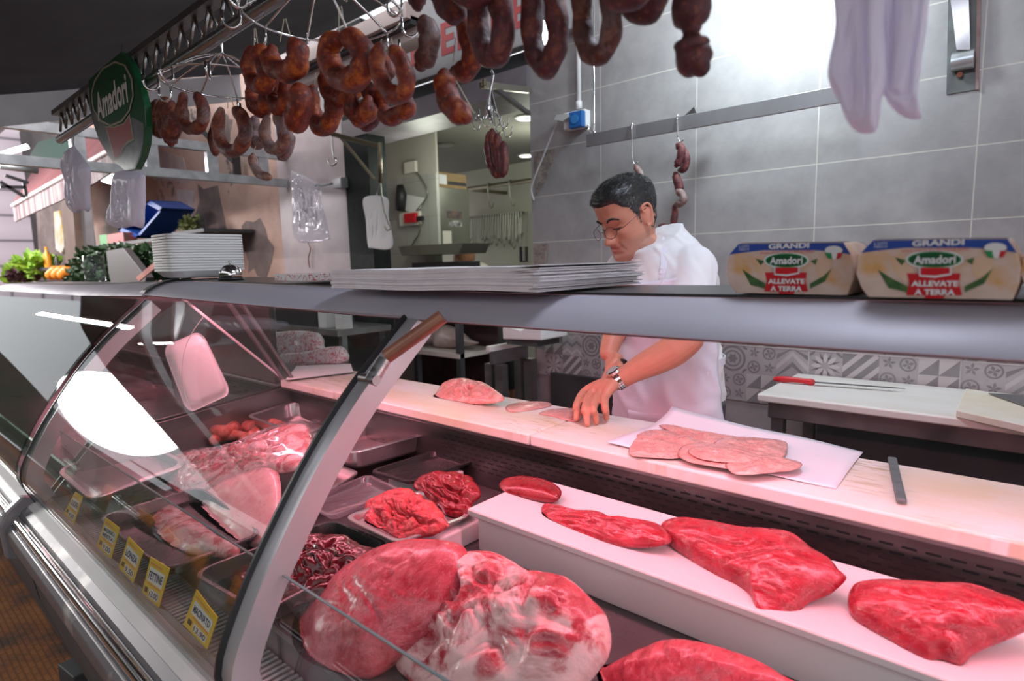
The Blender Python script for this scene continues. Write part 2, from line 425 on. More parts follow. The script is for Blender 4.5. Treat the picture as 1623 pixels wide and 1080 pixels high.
for i in range(ncol):
    for j in range(4):
        ox = -.193 - 16 * CELL + i * CELL; oz = DZ0 + j * CELL
        if ox < XJ + .02 or ox + CELL > 1.5: continue
        k = kinds[(i * 1 + j * 3 + (i // 8) * 2) % 8]
        P = lambda pts, l, mi: dpoly(ox, oz, pts, l, mi)
        if k == 'chev':
            for q in range(3):
                t = q * .36 - .12
                mi_ = 1 if q % 2 == 0 else 2; a_, b_ = max(t, 0), min(t + .67, 1)
                P([(0, a_), (.5, min(t + .5, 1)), (.5, b_), (0, t + .17)], 1, mi_); P([(.5, min(t + .5, 1)), (1, a_), (1, t + .17), (.5, b_)], 1, mi_)
        elif k == 'zig':
            for q in range(3):
                t = q * .33 + .02
                for w_ in (0, .5):
                    mi_ = 1 if q % 2 else 2; hh = min(t + .33, 1)
                    P([(w_, t), (w_ + .25, min(t + .2, 1)), (w_ + .25, hh), (w_, min(t + .14, 1))], 1, mi_); P([(w_ + .25, min(t + .2, 1)), (w_ + .5, t), (w_ + .5, min(t + .14, 1)), (w_ + .25, hh)], 1, mi_)
        elif k == 'stripe':
            P([(0, 0), (1, 0), (1, 1), (0, 1)], 1, 1)
            for q in (-.55, -.1, .35):
                a = [(max(0, -q), max(0, q)), (min(1, 1 - q), min(1, 1 + q)), (min(1, 1 - q - .2), min(1, 1 + q + .2)), (max(0, -q - .2), max(0, q + .2))]
                P(a, 2, 2)
        elif k == 'tri':
            P([(0, 0), (1, 0), (1, 1), (0, 1)], 1, 2)
            for u in (0, .5):
                for w_ in (0, .5): P([(u, w_), (u + .5, w_), (u + .5, w_ + .5)], 2, 1)
        elif k == 'star':
            for q in range(8):
                a = math.radians(q * 45)
                ca, sa = math.cos(a), math.sin(a)
                P([(.5 + .1 * ca, .5 + .1 * sa), (.5 + .26 * ca - .1 * sa, .5 + .26 * sa + .1 * ca), (.5 + .44 * ca, .5 + .44 * sa), (.5 + .26 * ca + .1 * sa, .5 + .26 * sa - .1 * ca)], 1, 2)
                a += math.radians(22.5); ca, sa = math.cos(a), math.sin(a)
                P([(.5 + .12 * ca, .5 + .12 * sa), (.5 + .3 * ca - .04 * sa, .5 + .3 * sa + .04 * ca), (.5 + .48 * ca, .5 + .48 * sa), (.5 + .3 * ca + .04 * sa, .5 + .3 * sa - .04 * ca)], 1, 1)
            for cx, cz, a0 in ((0, 0, 0), (1, 0, 90), (1, 1, 180), (0, 1, 270)): ring(ox, oz, cx, cz, .12, .2, 1, 1, a0, a0 + 90, 6)
        elif k == 'flower':
            for cx, cz in ((.24, .26), (.74, .76)):
                ring(ox, oz, cx, cz, .17, .22, 1, 1)
                for q in range(4):
                    a = math.radians(q * 90 + 20); ca, sa = math.cos(a), math.sin(a)
                    P([(cx, cz), (cx + .09 * ca - .05 * sa, cz + .09 * sa + .05 * ca), (cx + .16 * ca, cz + .16 * sa), (cx + .09 * ca + .05 * sa, cz + .09 * sa - .05 * ca)], 2, 1)
            for cx, cz in ((.76, .27), (.25, .77)):
                for q in range(5):
                    a = math.radians(q * 72 + 10); ca, sa = math.cos(a), math.sin(a)
                    P([(cx, cz), (cx + .1 * ca - .045 * sa, cz + .1 * sa + .045 * ca), (cx + .19 * ca, cz + .19 * sa), (cx + .1 * ca + .045 * sa, cz + .1 * sa - .045 * ca)], 1, 1)
        else:
            ring(ox, oz, .5, .5, .38, .46, 1, 1, n=24); ring(ox, oz, .5, .5, .24, .3, 1, 1, n=24)
            for q in range(6):
                a = math.radians(q * 60); ca, sa = math.cos(a), math.sin(a)
                P([(.5, .5), (.5 + .1 * ca - .06 * sa, .5 + .1 * sa + .06 * ca), (.5 + .2 * ca, .5 + .2 * sa), (.5 + .1 * ca + .06 * sa, .5 + .1 * sa - .06 * ca)], 2, 1)
            for cx, cz, a0 in ((0, 0, 0), (1, 0, 90), (1, 1, 180), (0, 1, 270)): ring(ox, oz, cx, cz, .1, .17, 1, 1, a0, a0 + 90, 6)
for i in range(8):                      # grout
    x = -.193 - 4 * .496 + i * .496
    if XJ + .02 < x < 1.5: dec.mat(2).bb(x - .002, x + .002, WY - .0085, WY - .006, DZ0, DZ1)
dec.mat(2).bb(XJ + .02, 1.5, WY - .0085, WY - .006, DZ0 + .244, DZ0 + .248)
tag(dec.build('trim_3', [m_d0, m_d1, m_d2]), kind='structure')

# left jamb: dark green-black post, pale tiled pillar
XA = at(546, 230, Y=WY).x; XP = at(452, 440, Y=WY).x
struct(MB().bb(XA, XL, WY - .01, WY + .14, 0, 3.0), 'trim_4', M('dark_stone_jamb', (.006, .009, .009), (.012, .016, .016), 30, rough=.6, spec=.15))
struct(MB().bb(XP, XA, WY, WY + .2, 0, 3.2), 'wall_pillar', m_tile_l)
# lintel and fascia
zl1 = at(838, 104, Y=WY).z; zb0 = at(836, 76, Y=WY).z; zb1 = at(838, -60, Y=WY).z
struct(MB().bb(XA, XJ, WY - .02, WY + .3, ZL, zl1), 'trim_5', M('lintel_grey', (.17, .15, .17), (.13, .115, .13), 8, rough=.5))
struct(MB().bb(XA, XJ, WY + .03, WY + .3, zl1, zb0), 'trim_6', m_darkg)
# plaster wall further left with patches of bare render
m_wallp, nt, b = nodes('peeling_wall'); setv(b, rough=.85)
v = coords(nt)
c = ramp(nt, nz(nt, v, 1.6, 8, .6, .3), [(.30, (.42, .27, .22)), (.5, (.56, .38, .31)), (.68, (.62, .50, .45))])
c = mix(nt, ramp(nt, nz(nt, v, .9, 7, .66, 1.0), [(.595, (0, 0, 0)), (.61, (1, 1, 1))]), c, (.21, .165, .155))
nt.links.new(c, b.inputs['Base Color']); bump(nt, b, nz(nt, v, 9, 8, .6), .5, .02)
struct(MB().bb(-10.2, XP, WY, WY + .2, 0, 4.2), 'wall_left', m_wallp)
def patch(pix, name, m, off=.004):
    struct(MB().prism([at(x, y, Y=WY - off) for x, y in pix], (0, off - .0005, 0)), name, m)
m_bare = M('bare_render', (.16, .12, .115), (.24, .19, .175), 5, rough=.95, bmp=.6, bscale=25, bdist=.01)
patch([(313, 292), (322, 300), (345, 294), (350, 320), (356, 350), (362, 375), (345, 374), (325, 370), (308, 345), (316, 318)], 'trim_7', m_bare)
patch([(383, 358), (390, 350), (402, 352), (412, 346), (420, 362), (424, 378), (434, 392), (430, 415), (422, 440), (408, 438), (402, 425), (393, 432), (394, 415), (386, 395)], 'trim_8', m_bare)
patch([(230, 235), (262, 240), (290, 250), (300, 290), (240, 285)], 'trim_9', M('pale_render', (.52, .44, .42), (.38, .32, .30), 6, rough=.9))
patch([(280, 300), (308, 302), (305, 360), (282, 352)], 'trim_10', M('whitewash', (.56, .50, .48), (.46, .40, .38), 7, rough=.9), .005)

# shop interior behind the opening
IY = 5.2
m_in = M('interior_wall', (.50, .50, .42), (.46, .46, .38), 3, rough=.7)
m_inl = tilemat('interior_tile', (.40, .40, .37), (.46, .46, .43), -3.0, 1.43, .3, .3, (.3, .3, .28))
struct(MB().bb(-8.2, 1.4, IY, IY + .1, 0, 2.75), 'wall_interior', m_in)
struct(MB().bb(-5.6, 1.4, WY + .3, IY, 2.42, 2.5), 'ceiling_interior', M('interior_ceiling', (.17, .165, .14), rough=.8))
struct(MB().bb(-5.6, 1.4, WY, IY, -.05, 0), 'floor_interior', M('interior_floor', (.10, .09, .085), rough=.4))
# side wall seen inside (white upper, tiled lower), it faces right
XI = at(640, 300, Y=3.4).x
pI = at(693, 300, Y=3.4)
struct(MB().bb(-6.6, at(693, 300, Y=3.4).x, 3.4, 3.42, at(640, 283, Y=3.4).z, 2.42), 'wall_partition', M('stained_white_wall', (.52, .50, .44), (.44, .42, .37), 3, rough=.8))
struct(MB().bb(-6.6, at(693, 300, Y=3.4).x, 3.39, 3.42, 0, at(640, 283, Y=3.4).z), 'trim_11', m_inl)

# canopy of the market stall above
m_canopy = M('dark_canopy_cloth', (.085, .095, .112), (.065, .072, .086), 3, rough=.9, bmp=.3, bscale=200, stretch=(1, 1, 1))
a0 = at(-500, 185, X=-4.2); a1 = at(380, 118, X=-4.2)
def canp(u, v_):
    q = a0.lerp(a1, v_); x = -4.2 + u * 6.0
    return Vector((x, q.y, q.z + .008 * math.sin(v_ * 9 + u * 5)))
struct(MB().grid(canp, 12, 16), 'ceiling_canopy', m_canopy, smooth=True, solid=.01)
# pale hem along the canopy's far edge
struct(MB().prism([a0 + Vector((-.02, 0, 0)), a1 + Vector((-.02, 0, 0)), a1 + Vector((-.02, 0, -.17)), a0 + Vector((-.02, 0, -.17))], (.02, 0, 0)), 'trim_12', M('pale_canopy_hem', (.78, .78, .82), (.62, .62, .66), 3, rough=.7))
# folded awning cassette and the shop sign board above the opening
m_cass = M('pale_cassette', (.62, .50, .47), (.52, .42, .40), 5, rough=.45)
def zat(px, py, y): return at(px, py, Y=y).z
XC0, XC1 = -4.1, XJ - .45
cs = MB()
cs.mat(0).bb(XC0, XC1, 2.15, 2.25, zat(600, 47, 2.15), zat(600, 22, 2.15))
cs.mat(1).bb(XC0, XC1, 2.18, 2.36, zat(600, 60, 2.18), zat(600, 47, 2.18))
cs.mat(0).bb(XC0, XC1, 2.22, 2.34, zat(600, 84, 2.22), zat(600, 60, 2.22))
tag(cs.build('trim_13', [m_cass, m_darkg]), kind='structure')
bt = zat(699, 25, WY) + .10
board = thing('shop_sign', 'grey shop sign board with red capital letters over the opening', 'sign', loc=(XL, WY, zb0))
part(MB().bb(XA - .3, XJ + .35, WY - .05, WY + .02, zb0, bt), 'sign_board', M('sign_grey', (.33, .33, .34), (.27, .27, .28), 3, rough=.35), board, bevel=.004)
lb, lt_ = zat(699, 90, WY - .05), zat(699, 38, WY - .05)
lh = lt_ - lb; x_e = at(699, 60, Y=WY - .05).x; m_let = M('sign_letter_red', (.36, .015, .02), rough=.35)
def letter(ch, pxl, pxr):
    xl = at(pxl, 60, Y=WY - .05).x; xr = at(pxr, 60, Y=WY - .05).x
    part(text(MB(), ch, ((xl + xr) / 2, WY - .0515, (lb + lt_) / 2), (1, 0, 0), (0, 0, 1), lh, bold=.03, width=xr - xl), 'letter', m_let, board, solid=.002)
for ch, a_, b_ in (('R', 618, 646), ('M', 650, 692), ('E', 699, 720), ('L', 725, 747), ('O', 750, 773), ('I', 779, 790), ('E', 814, 833)): letter(ch, a_, b_)
# ceiling slats seen at the top, right of the sign
for k in range(4):
    struct(MB().bb(XJ - .3 + k * .16, XJ - .26 + k * .16, 1.7, WY, bt + .06, bt + .10), 'trim_%d' % (14 + k), m_alu)

# ------------------------------------------------------------------ display counters
prof_o = [(.338, .655), (.312, .74), (.352, .84), (.41, .935), (.482, 1.035), (.56, 1.122), (.628, 1.183), (.69, 1.237)]
prof = [(p.y, p.z) for p in smoothpath([Vector((0, y, z)) for y, z in prof_o], 4)]
def zrise(x): return max(0, -(x + .85)) * .016 if x > -2.3 else .0
def offset_prof(pr, d):
    out = []
    for i, (y, z) in enumerate(pr):
        a = pr[max(i - 1, 0)]; c_ = pr[min(i + 1, len(pr) - 1)]
        ty, tz = c_[0] - a[0], c_[1] - a[1]; L = math.hypot(ty, tz)
        out.append((y + tz / L * d, z - ty / L * d))
    return out
def ribbon(pr, x0, x1, d0, d1):
    a = offset_prof(pr, d0); c_ = offset_prof(pr, d1)
    return MB().extr(a + c_[::-1], x0, x1)
cover_prof = [(.69, 1.232), (.697, 1.240), (.725, 1.256), (.755, 1.268), (.79, 1.2745), (.80, 1.275), (.80, 1.262), (.76, 1.252), (.72, 1.238), (.70, 1.229)]
def counter(name, label, x0, x1, glass_to, arches, dzf, grille=True):
    t = thing(name, label, 'display counter', loc=((x0 + x1) / 2, .8, 0))
    # body
    part(MB().extr([(.385, .10), (.32, .34), (.30, .50), (.30, .56), (.345, .64), (.42, .62), (1.2, .62), (1.2, .10)], x0, x1), 'base_cabinet', m_darkg, t)
    part(MB().extr([(.268, .535), (.262, .56), (.262, .585), (.272, .60), (.30, .60), (.30, .535)], x0, x1), 'bumper_rail', m_bumper, t, bevel=.003)
    part(MB().tube([(x0, .288, .612), (x1, .288, .612)], .0125, 14), 'rail_tube', m_chrome, t, smooth=True, auto=50)
    part(MB().extr([(.298, .618), (.302, .632), (.318, .642), (.322, .63), (.312, .60), (.298, .60)], x0, x1), 'sill_groove', m_bumper, t)
    part(MB().extr([(.318, .642), (.345, .655), (.362, .655), (.362, .63), (.322, .63)], x0, x1), 'sill', m_sill, t, bevel=.002)
    # well
    g = MB().extr([(.362, .64), (.362, .650), (.375, .655), (.375, .64)], x0, x1)
    part(g, 'grille_frame', m_steel, t)
    n = int((x1 - x0) / .014)
    g = MB(); g.mat(1).bb(x0, x1, .376, .45, .640, .645); g.mat(0)
    for k in range(n):
        x = x0 + (k + .5) * (x1 - x0) / n; g.bb(x - .0035, x + .0035, .378, .448, .6455, .651)
    part(g, 'air_grille', [m_sill, m_dark], t)
    part(MB().extr([(.45, .64), (.45, .695), (.455, .70), (1.19, .70), (1.19, .64)], x0, x1), 'deck', m_deck, t)
    part(MB().extr([(1.165, .70), (1.175, .875), (1.19, .875), (1.19, .70)], x0, x1), 'back_panel', m_back, t)
    # slots in the back panel
    s = MB(); ns = int((x1 - x0) / .034)
    for r in range(7):
        for k in range(ns):
            x = x0 + (k + .5 * (r % 2)) * .034 + .01
            z = .742 + r * .0135; y = 1.165 + (z - .70) / .175 * .010 - .0006
            if x > -1.33 or x0 < -3: s.add([(x, y, z), (x + .022, y, z), (x + .022, y, z + .0042), (x, y, z + .0042)], [(0, 1, 2, 3)])
    part(s, 'air_slots', m_dark, t)
    part(MB().bb(x0, x1, 1.14, 1.44, .855, .868), 'worktop_frame', m_steel2, t, bevel=.003)
    part(MB().bb(x0, x1, 1.40, 1.43, .10, .855), 'rear_panel', m_steel2, t)
    # end walls of the well
    for xx in (x0 + .004, x1 - .012):
        part(MB().prism([(xx, .36, .64), (xx, .50, .80), (xx, 1.13, .86), (xx, 1.19, .86), (xx, 1.19, .64)], (.008, 0, 0)), 'end_wall', m_steel2, t)
    # glass
    if glass_to is not None:
        part(ribbon(prof, x0 + .015, glass_to, -.003, .003), 'curved_glass', m_glass if glass_to > -2.2 else m_glassd, t, smooth=True, auto=40)
    for xa in arches:
        part(ribbon(prof, xa - .016, xa + .016, .004, .046), 'glass_arch', m_arch, t, smooth=True, auto=40)
        part(ribbon(prof, xa - .021, xa - .016, -.005, .046), 'arch_seal', m_rubber, t, smooth=True, auto=40)
    # cover
    nx = 8
    part(MB().extr(cover_prof, x0, x1, dzf, nx=nx), 'top_cover', m_cover, t, smooth=True, auto=50)
    part(MB().extr([(.80, 1.2755), (.80, 1.2795), (1.06, 1.2795), (1.06, 1.2755)], x0, x1, dzf, nx=nx), 'top_shelf', m_shelf, t)
    part(MB().extr([(.698, 1.228), (.703, 1.234), (.712, 1.232), (.712, 1.226)], x0, x1, dzf, nx=nx), 'cover_edge', m_edge, t)
    part(MB().tube([(x0 + .1, .86, 1.250), (x1 - .1, .86, 1.250)], .011, 12), 'fluorescent_tube', m_tubelamp, t, smooth=True)
    part(MB().bb(x0 + .06, x1 - .06, .84, .90, 1.262, 1.274), 'lamp_housing', m_white, t)
    return t
m_glassd = glassmat('reflection_darkened_glass', (.52, .58, .55), 1.5, .005, (.7, .75, .75))  # tint darkened to stand in for dark reflections
m_dkback = M('dark_backing_panel', (.025, .03, .028), (.04, .05, .04), 6, rough=.4)
m_arch = M('arch_aluminium', (.62, .60, .62), rough=.28, metal=.55)
m_deck = M('steel_deck', (.15, .14, .145), (.11, .105, .105), 4, metal=.5, rough=.38, rvar=(.25, .45))
m_back = M('well_back_steel', (.16, .145, .14), (.10, .09, .088), 4, metal=.85, rough=.35, rvar=(.25, .45), stretch=(1, 6, 6))
m_shelf = M('dark_shelf_edge', (.05, .045, .045), rough=.3)
m_edge = M('rusty_cover_edge', (.16, .08, .05), (.30, .20, .17), 40, rough=.6)
m_tubelamp = emis('pink_meat_lamp', (1, .45, .5), 6)
X0, X1, XAR = -2.235, 1.0, -.85
cm = counter('display_counter', 'long grey refrigerated meat counter with curved glass, in front of the butcher', X0, X1, XAR - .02, [XAR, X0 + .035], lambda x: zrise(x))
cl = counter('display_counter', 'further refrigerated counter section with curved glass tinted for dark reflections, left of the joint', -5.1, X0 - .03, X0 - .06, [], lambda x: .018 * max(0, 1 - (X0 - x) / 1.2))
part(MB().bb(-5.08, X0 - .05, 1.14, 1.16, .872, 1.262), 'dark_backing', m_dkback, cl)  # added panel, darkens what shows through this glass
part(MB().bb(-5.09, -5.07, .50, 1.16, .70, 1.2), 'side_panel', m_dkback, cl)
# joint between the two sections
part(MB().extr([(.255, .50), (.25, .60), (.268, .64), (.31, .675), (.335, .665), (.36, .62), (.36, .50), (.31, .47)], X0 - .035, X0 + .0), 'joint_cap', M('grey_joint_cap', (.20, .19, .20), rough=.4), cm, bevel=.006)
part(MB().extr([(y - .004, z + .004 + .025) for y, z in cover_prof[:5]] + [(.80, 1.303), (.80, 1.29)] , X0 - .03, X0 + .012), 'cover_joint', m_rubber, cm)
# gas strut that lifts the missing pane
sa = at(590, 602, X=XAR + .03); sb = at(612, 566, X=XAR + .03); sc_ = at(704, 500, X=XAR + .10)
sd = sb.lerp(sc_, .97)
m_strut = M('strut_brown', (.30, .13, .08), (.22, .09, .06), 12, metal=.3, rough=.35)
part(MB().tube([sb, sd], .0125, 16), 'gas_strut', m_strut, cm, smooth=True, auto=60)
part(MB().tube([sb.lerp(sa, .15), sa.lerp(sb, -.12)], .012, 16), 'strut_knob', m_steel, cm, smooth=True, auto=60)
part(MB().tube([sa + Vector((-.03, 0, 0)), sa + Vector((.012, 0, 0))], .0085, 12), 'strut_pin', m_steel, cm, smooth=True, auto=60)
bk = at(672, 495, Y=.79)
part(MB().box(bk + Vector((.035, .02, .006)), (.13, .06, .014)), 'hinge_bracket', M('pink_grey_bracket', (.62, .55, .56), rough=.4), cm, bevel=.004)
part(MB().tube([bk + Vector((.03, -.01, -.004)), bk + Vector((.03, -.01, -.012))], .006, 10), 'hinge_screw', m_dark, cm)
# rear posts carrying the cover
for pa, pb in (((447, 600), (358, 474)), ((462, 600), (378, 474))):
    a_ = at(*pa, Z=.905); q = at(*pb, Z=1.262)
    q = at(*pb, X=a_.x + .02)
    part(MB().bar(a_, q, .012, .022, (1, 0, 0)), 'cover_post', m_steel2, cm, bevel=.002)
# end partition glass with pink lamp light painted into its edge colour
e0 = at(290, 474, X=-2.2); e1 = at(452, 604, X=-2.2)
pg = [e0, e1, Vector((-2.2, e1.y, .86)), Vector((-2.2, .40, .72)), Vector((-2.2, .42, .92)), Vector((-2.2, .60, 1.12))]
part(MB().prism(pg, (.006, 0, 0)), 'end_glass', m_glass, cm)
part(MB().bar(e0, e1, .008, .009, (1, 0, 0)), 'end_glass_edge', M('pinkish_edge', (.75, .62, .63), rough=.3), cm)
# low upright divider glass behind the grille
pz = .755
pl = [at(440, 905, Z=pz), at(700, 1080, Z=pz)]
pz = .868; yd = at(525, 962, Z=pz).y; xd = at(440, 905, Z=pz).x
for x_a, x_b in ((-2.15, xd - .012), (xd, -.25)):
    part(MB().bb(x_a, x_b, yd - .002, yd + .002, .652, pz), 'front_divider', m_divider, cm)
    part(MB().bb(x_a, x_b, yd - .002, yd + .002, pz, pz + .0016), 'divider_edge', m_glassedge, cm)
# steel foot beam on the floor
bm_ = MB().bar(at(105, 1078, Z=.05), at(240, 1010, Z=.05), .12, .06)
tag(bm_.build('floor_beam', m_darkg, bevel=.004), 'dark steel beam lying on the brown floor in front of the counter', 'beam')

# ------------------------------------------------------------------ boards and riser
def cutting_board(x0, x1, y0, y1, z0, z1, label, m, group=None):
    o = MB().bb(x0, x1, y0, y1, z0, z1).build('cutting_board', m, bevel=.005, smooth=True, auto=40)
    return tag(o, label, 'cutting board', group)
m_scored, nt, b = nodes('scored_board'); setv(b, rough=.42, spec=.4, sss=.04)
v = coords(nt)
c = ramp(nt, nz(nt, v, 3.2, 5), [(.40, (.74, .73, .71)), (.70, (.68, .64, .56))])
for rz, ph, thr in ((.5, 0, .60), (-.6, 2, .62)):
    vv = coords(nt, (9, 70, 1), (0, 0, rz))
    ln = ramp(nt, nz(nt, vv, 1.6, 3, .6), [(thr - .03, (0, 0, 0)), (thr + .02, (1, 1, 1))])
    msk = ramp(nt, nz(nt, coords(nt, (1, 1.4, 1)), 3.0, 3), [(.46, (0, 0, 0)), (.62, (.9, .9, .9))])
    mm = mix(nt, 1.0, ln, msk, 'MULTIPLY'); c = mix(nt, mm, c, (.42, .32, .15))
stn = ramp(nt, nz(nt, coords(nt, (1, 2.2, 1)), 2.6, 6, .6), [(.46, (0, 0, 0)), (.66, (.55, .55, .55))]); c = mix(nt, stn, c, (.60, .50, .28))
nt.links.new(c, b.inputs['Base Color'])
XS = at(891, 670, Z=.90).x
cutting_board(at(457, 600, Z=.9).x, XS - .002, 1.12, 1.405, .87, .90, 'long white cutting board with the raw chicken breasts on it, left half of the worktop', m_scored)
cutting_board(XS + .002, 1.0, 1.12, 1.405, .87, .90, 'long white cutting board under the wrapping paper, right half of the worktop', m_scored)
rx0 = at(745, 802, Z=.80).x + .005
t = thing('plastic_riser', 'white plastic riser in the meat counter carrying four cuts of beef', 'riser', loc=((rx0 + .5), .99, .70))
part(MB().bb(rx0, .95, .865, 1.105, .783, .80), 'riser_top', m_hdpe2, t, bevel=.004, smooth=True, auto=40)
rb = MB(); rb.bb(rx0 + .012, .94, .885, .897, .7005, .783); rb.bb(rx0 + .012, rx0 + .024, .897, 1.09, .7005, .783); rb.bb(rx0 + .012, .94, 1.08, 1.09, .7005, .783)
part(rb, 'riser_body', m_hdpe2, t, bevel=.002)

# ------------------------------------------------------------------ organic shapes
CAMP = Vector((0, 0, HC))
def on_plane(px, py, p0, n):
    r = ray(px, py); t = n.dot(p0 - CAMP) / n.dot(r); return CAMP + r * t
def ridg(p, s):
    return 1 - abs(noise.noise(Vector(p) * s)) * 2
def blob(name, pix, zb, mt, n=(0, 0, 1), t1=.04, t2=.03, base=None, amp=.006, ns=18, crease=0, cs=(8, 8, 8), pw=2.2, K=14, label=None, cat=None, group=None, parent=None, sm=3, seed=0, lift=None, dirs=None, edge=.5, p0=None):
    """solid lump whose silhouette in the n-plane is pix; flat where it meets the surface zb"""
    n = Vector(n).normalized()
    if p0 is None:
        b = base or max(pix, key=lambda q: q[1]); p0 = at(b[0], b[1], Z=zb)
    P = smoothpath([Vector((x, y, 0)) for x, y in pix], sm, closed=True)
    O = [on_plane(q.x, q.y, p0, n) for q in P]
    c = sum(O, Vector()) / len(O); N = len(O); vs = []; so = Vector((seed * 3.1, seed * 1.7, seed))
    def disp(p, s):
        q = Vector((p.x * cs[0], p.y * cs[1], p.z * cs[2]))
        d = amp * noise.fractal((p + so) * ns, 1.0, 2.1, 5) * (edge + (1 - edge) * (1 - s))
        if crease:
            q = q + so; q = q + Vector((noise.noise(q * 1.3), noise.noise(q * 1.3 + Vector((5, 0, 0))), noise.noise(q * 1.3 + Vector((0, 9, 0))))) * .7
            d -= crease * (max(0, ridg(q, 1) - .62) * 2.4 + max(0, ridg(q * 2.3, 1) - .6) * .9) * (1 - s ** 4)
        return d
    rings = [k / K for k in range(1, K + 1)]
    for side in (1, -1):
        for s_ in (rings if side == 1 else rings[:-1]):
            h = (t1 if side == 1 else t2) * (1 - s_ ** pw) ** .62
            for o in O:
                p = c + (o - c) * s_ + n * (side * h)
                rad = (o - c).normalized()
                p += (n * side * (1 - s_ ** 3) + rad * s_ ** 3 * .8) * disp(p, s_)
                if lift: p.z += lift(p)
                if p.z < zb + .0006: p.z = zb + .0006
                vs.append(p)
    top = c + n * t1; bot = c - n * t2
    top += n * disp(top, 0)
    if bot.z < zb + .0006: bot.z = zb + .0006
    i_t, i_b = len(vs), len(vs) + 1; vs += [top, bot]; fs = []
    for k in range(K - 1):
        for i in range(N):
            j = (i + 1) % N; fs.append((k * N + i, k * N + j, (k + 1) * N + j, (k + 1) * N + i))
    B = K * N
    for k in range(K - 2):
        for i in range(N):
            j = (i + 1) % N; fs.append((B + k * N + i, B + (k + 1) * N + i, B + (k + 1) * N + j, B + k * N + j))
    for i in range(N):
        j = (i + 1) % N; fs.append((i_t, j, i)); fs.append((i_b, B + i, B + j))
        fs.append((B + (K - 2) * N + i, (K - 1) * N + i, (K - 1) * N + j, B + (K - 2) * N + j))
    mb = MB().add(vs, fs)
    if parent is not None: return part(mb, name, mt, parent, smooth=True)
    o = mb.build(name, mt, smooth=True); rebase(o, (c.x, c.y, min(v.z for v in vs)))
    return tag(o, label, cat, group)
def rrect(C, r=.12, n=5):
    """rounded quad: corners C (4 Vectors), returns fn(inset) -> loop"""
    def loop(ins, dz):
        out = []
        for i in range(4):
            for k in range(n + 1):
                a = math.pi / 2 * k / n
                cu = [(0, 0), (1, 0), (1, 1), (0, 1)][i]
                rr = r
                du, dv = rr * (1 - math.sin(a)), rr * (1 - math.cos(a))
                if i == 0: u, v_ = dv, du
                elif i == 1: u, v_ = 1 - du, dv
                elif i == 2: u, v_ = 1 - dv, 1 - du
                else: u, v_ = du, 1 - dv
                u = ins + u * (1 - 2 * ins); v_ = ins + v_ * (1 - 2 * ins)
                p = C[0].lerp(C[1], u).lerp(C[3].lerp(C[2], u), v_); out.append(p + Vector((0, 0, dz)))
        return out
    return loop
def tray_geo(C, depth, th=.0012, flange=.05, slope=.03, r=.13, lip=.003):
    L = rrect(C, r); f = flange
    loops = [L(0, -lip), L(.004, 0), L(f * .9, 0), L(f, -.002), L(f + slope * .6, -depth * .85), L(f + slope + .02, -depth),
             L(f + slope + .02, -depth - th), L(f + slope * .55, -depth * .85 - th), L(f - .008, -.004), L(.008, -th - .001), L(.002, -lip - th)]
    N = len(loops[0]); vs = [p for l in loops for p in l]; m = len(loops)
    fs = [(k * N + i, k * N + (i + 1) % N, (k + 1) * N + (i + 1) % N, (k + 1) * N + i) for k in range(m - 1) if k != 5 for i in range(N)]
    fs += [((m - 1) * N + i, (m - 1) * N + (i + 1) % N, (i + 1) % N, i) for i in range(N)]
    fs += [tuple(5 * N + i for i in range(N)), tuple(6 * N + i for i in range(N))[::-1]]
    return vs, fs
def tray(pix, z, depth, mt, label, name='steel_tray', cat='tray', group=None, **k):
    C = [at(x, y, Z=z) for x, y in pix]
    vs, fs = tray_geo(C, depth, **k)
    o = MB().add(vs, fs).build(name, mt, smooth=True, auto=35)
    rebase(o, ((C[0] + C[2]) / 2).xy.to_3d() + Vector((0, 0, z - depth))); return tag(o, label, cat, group)

m_lid = glassmat('clear_lid', (.90, .90, .92), 1.8, .07, (.85, .8, .82))
# ---- trays in the well (corner order: left, front, right, back)
tray([(469, 694), (558, 719), (683, 686), (593, 661)], .800, .06, m_tray, 'deep empty steel tray right of the glass arch, under the cutting board', group=None)
tray([(388, 659), (478, 690), (566, 656), (462, 636)], .800, .06, m_tray, 'deep empty steel tray at the back left, behind the glass arch')
tray([(584, 746), (648, 765), (754, 730), (694, 712)], .762, .016, m_dktray, 'shallow dark tray with scratched bottom, between the deep tray and the meat tray', 'dark_tray', lip=.004)
tray([(452, 768), (500, 790), (571, 749), (524, 731)], .748, .022, m_tray, 'small steel tray just right of the arch, behind the clear lid')
tray([(473, 795), (523, 820), (637, 776), (584, 751)], .752, .018, m_lid, 'clear plastic tray with a ridged bottom, beside the mounds of meat', 'plastic_tray')
tray([(543, 819), (630, 862), (751, 815), (672, 775)], .766, .018, m_tray, 'steel tray holding the two mounds of sliced red meat')
tray([(300, 908), (413, 974), (621, 862), (528, 822)], .742, .038, m_dktray, 'black tray filled with dark liver-coloured meat, under the glass arch', 'dark_tray', flange=.03)
tray([(88, 746), (143, 793), (300, 735), (215, 690)], .742, .03, m_tray, 'steel tray at the far left front of the meat counter under the glass')
tray([(150, 820), (262, 905), (420, 845), (318, 770)], .735, .03, m_dktray, 'dark tray under the pale slab of fat, left of the arch', 'dark_tray', flange=.03)
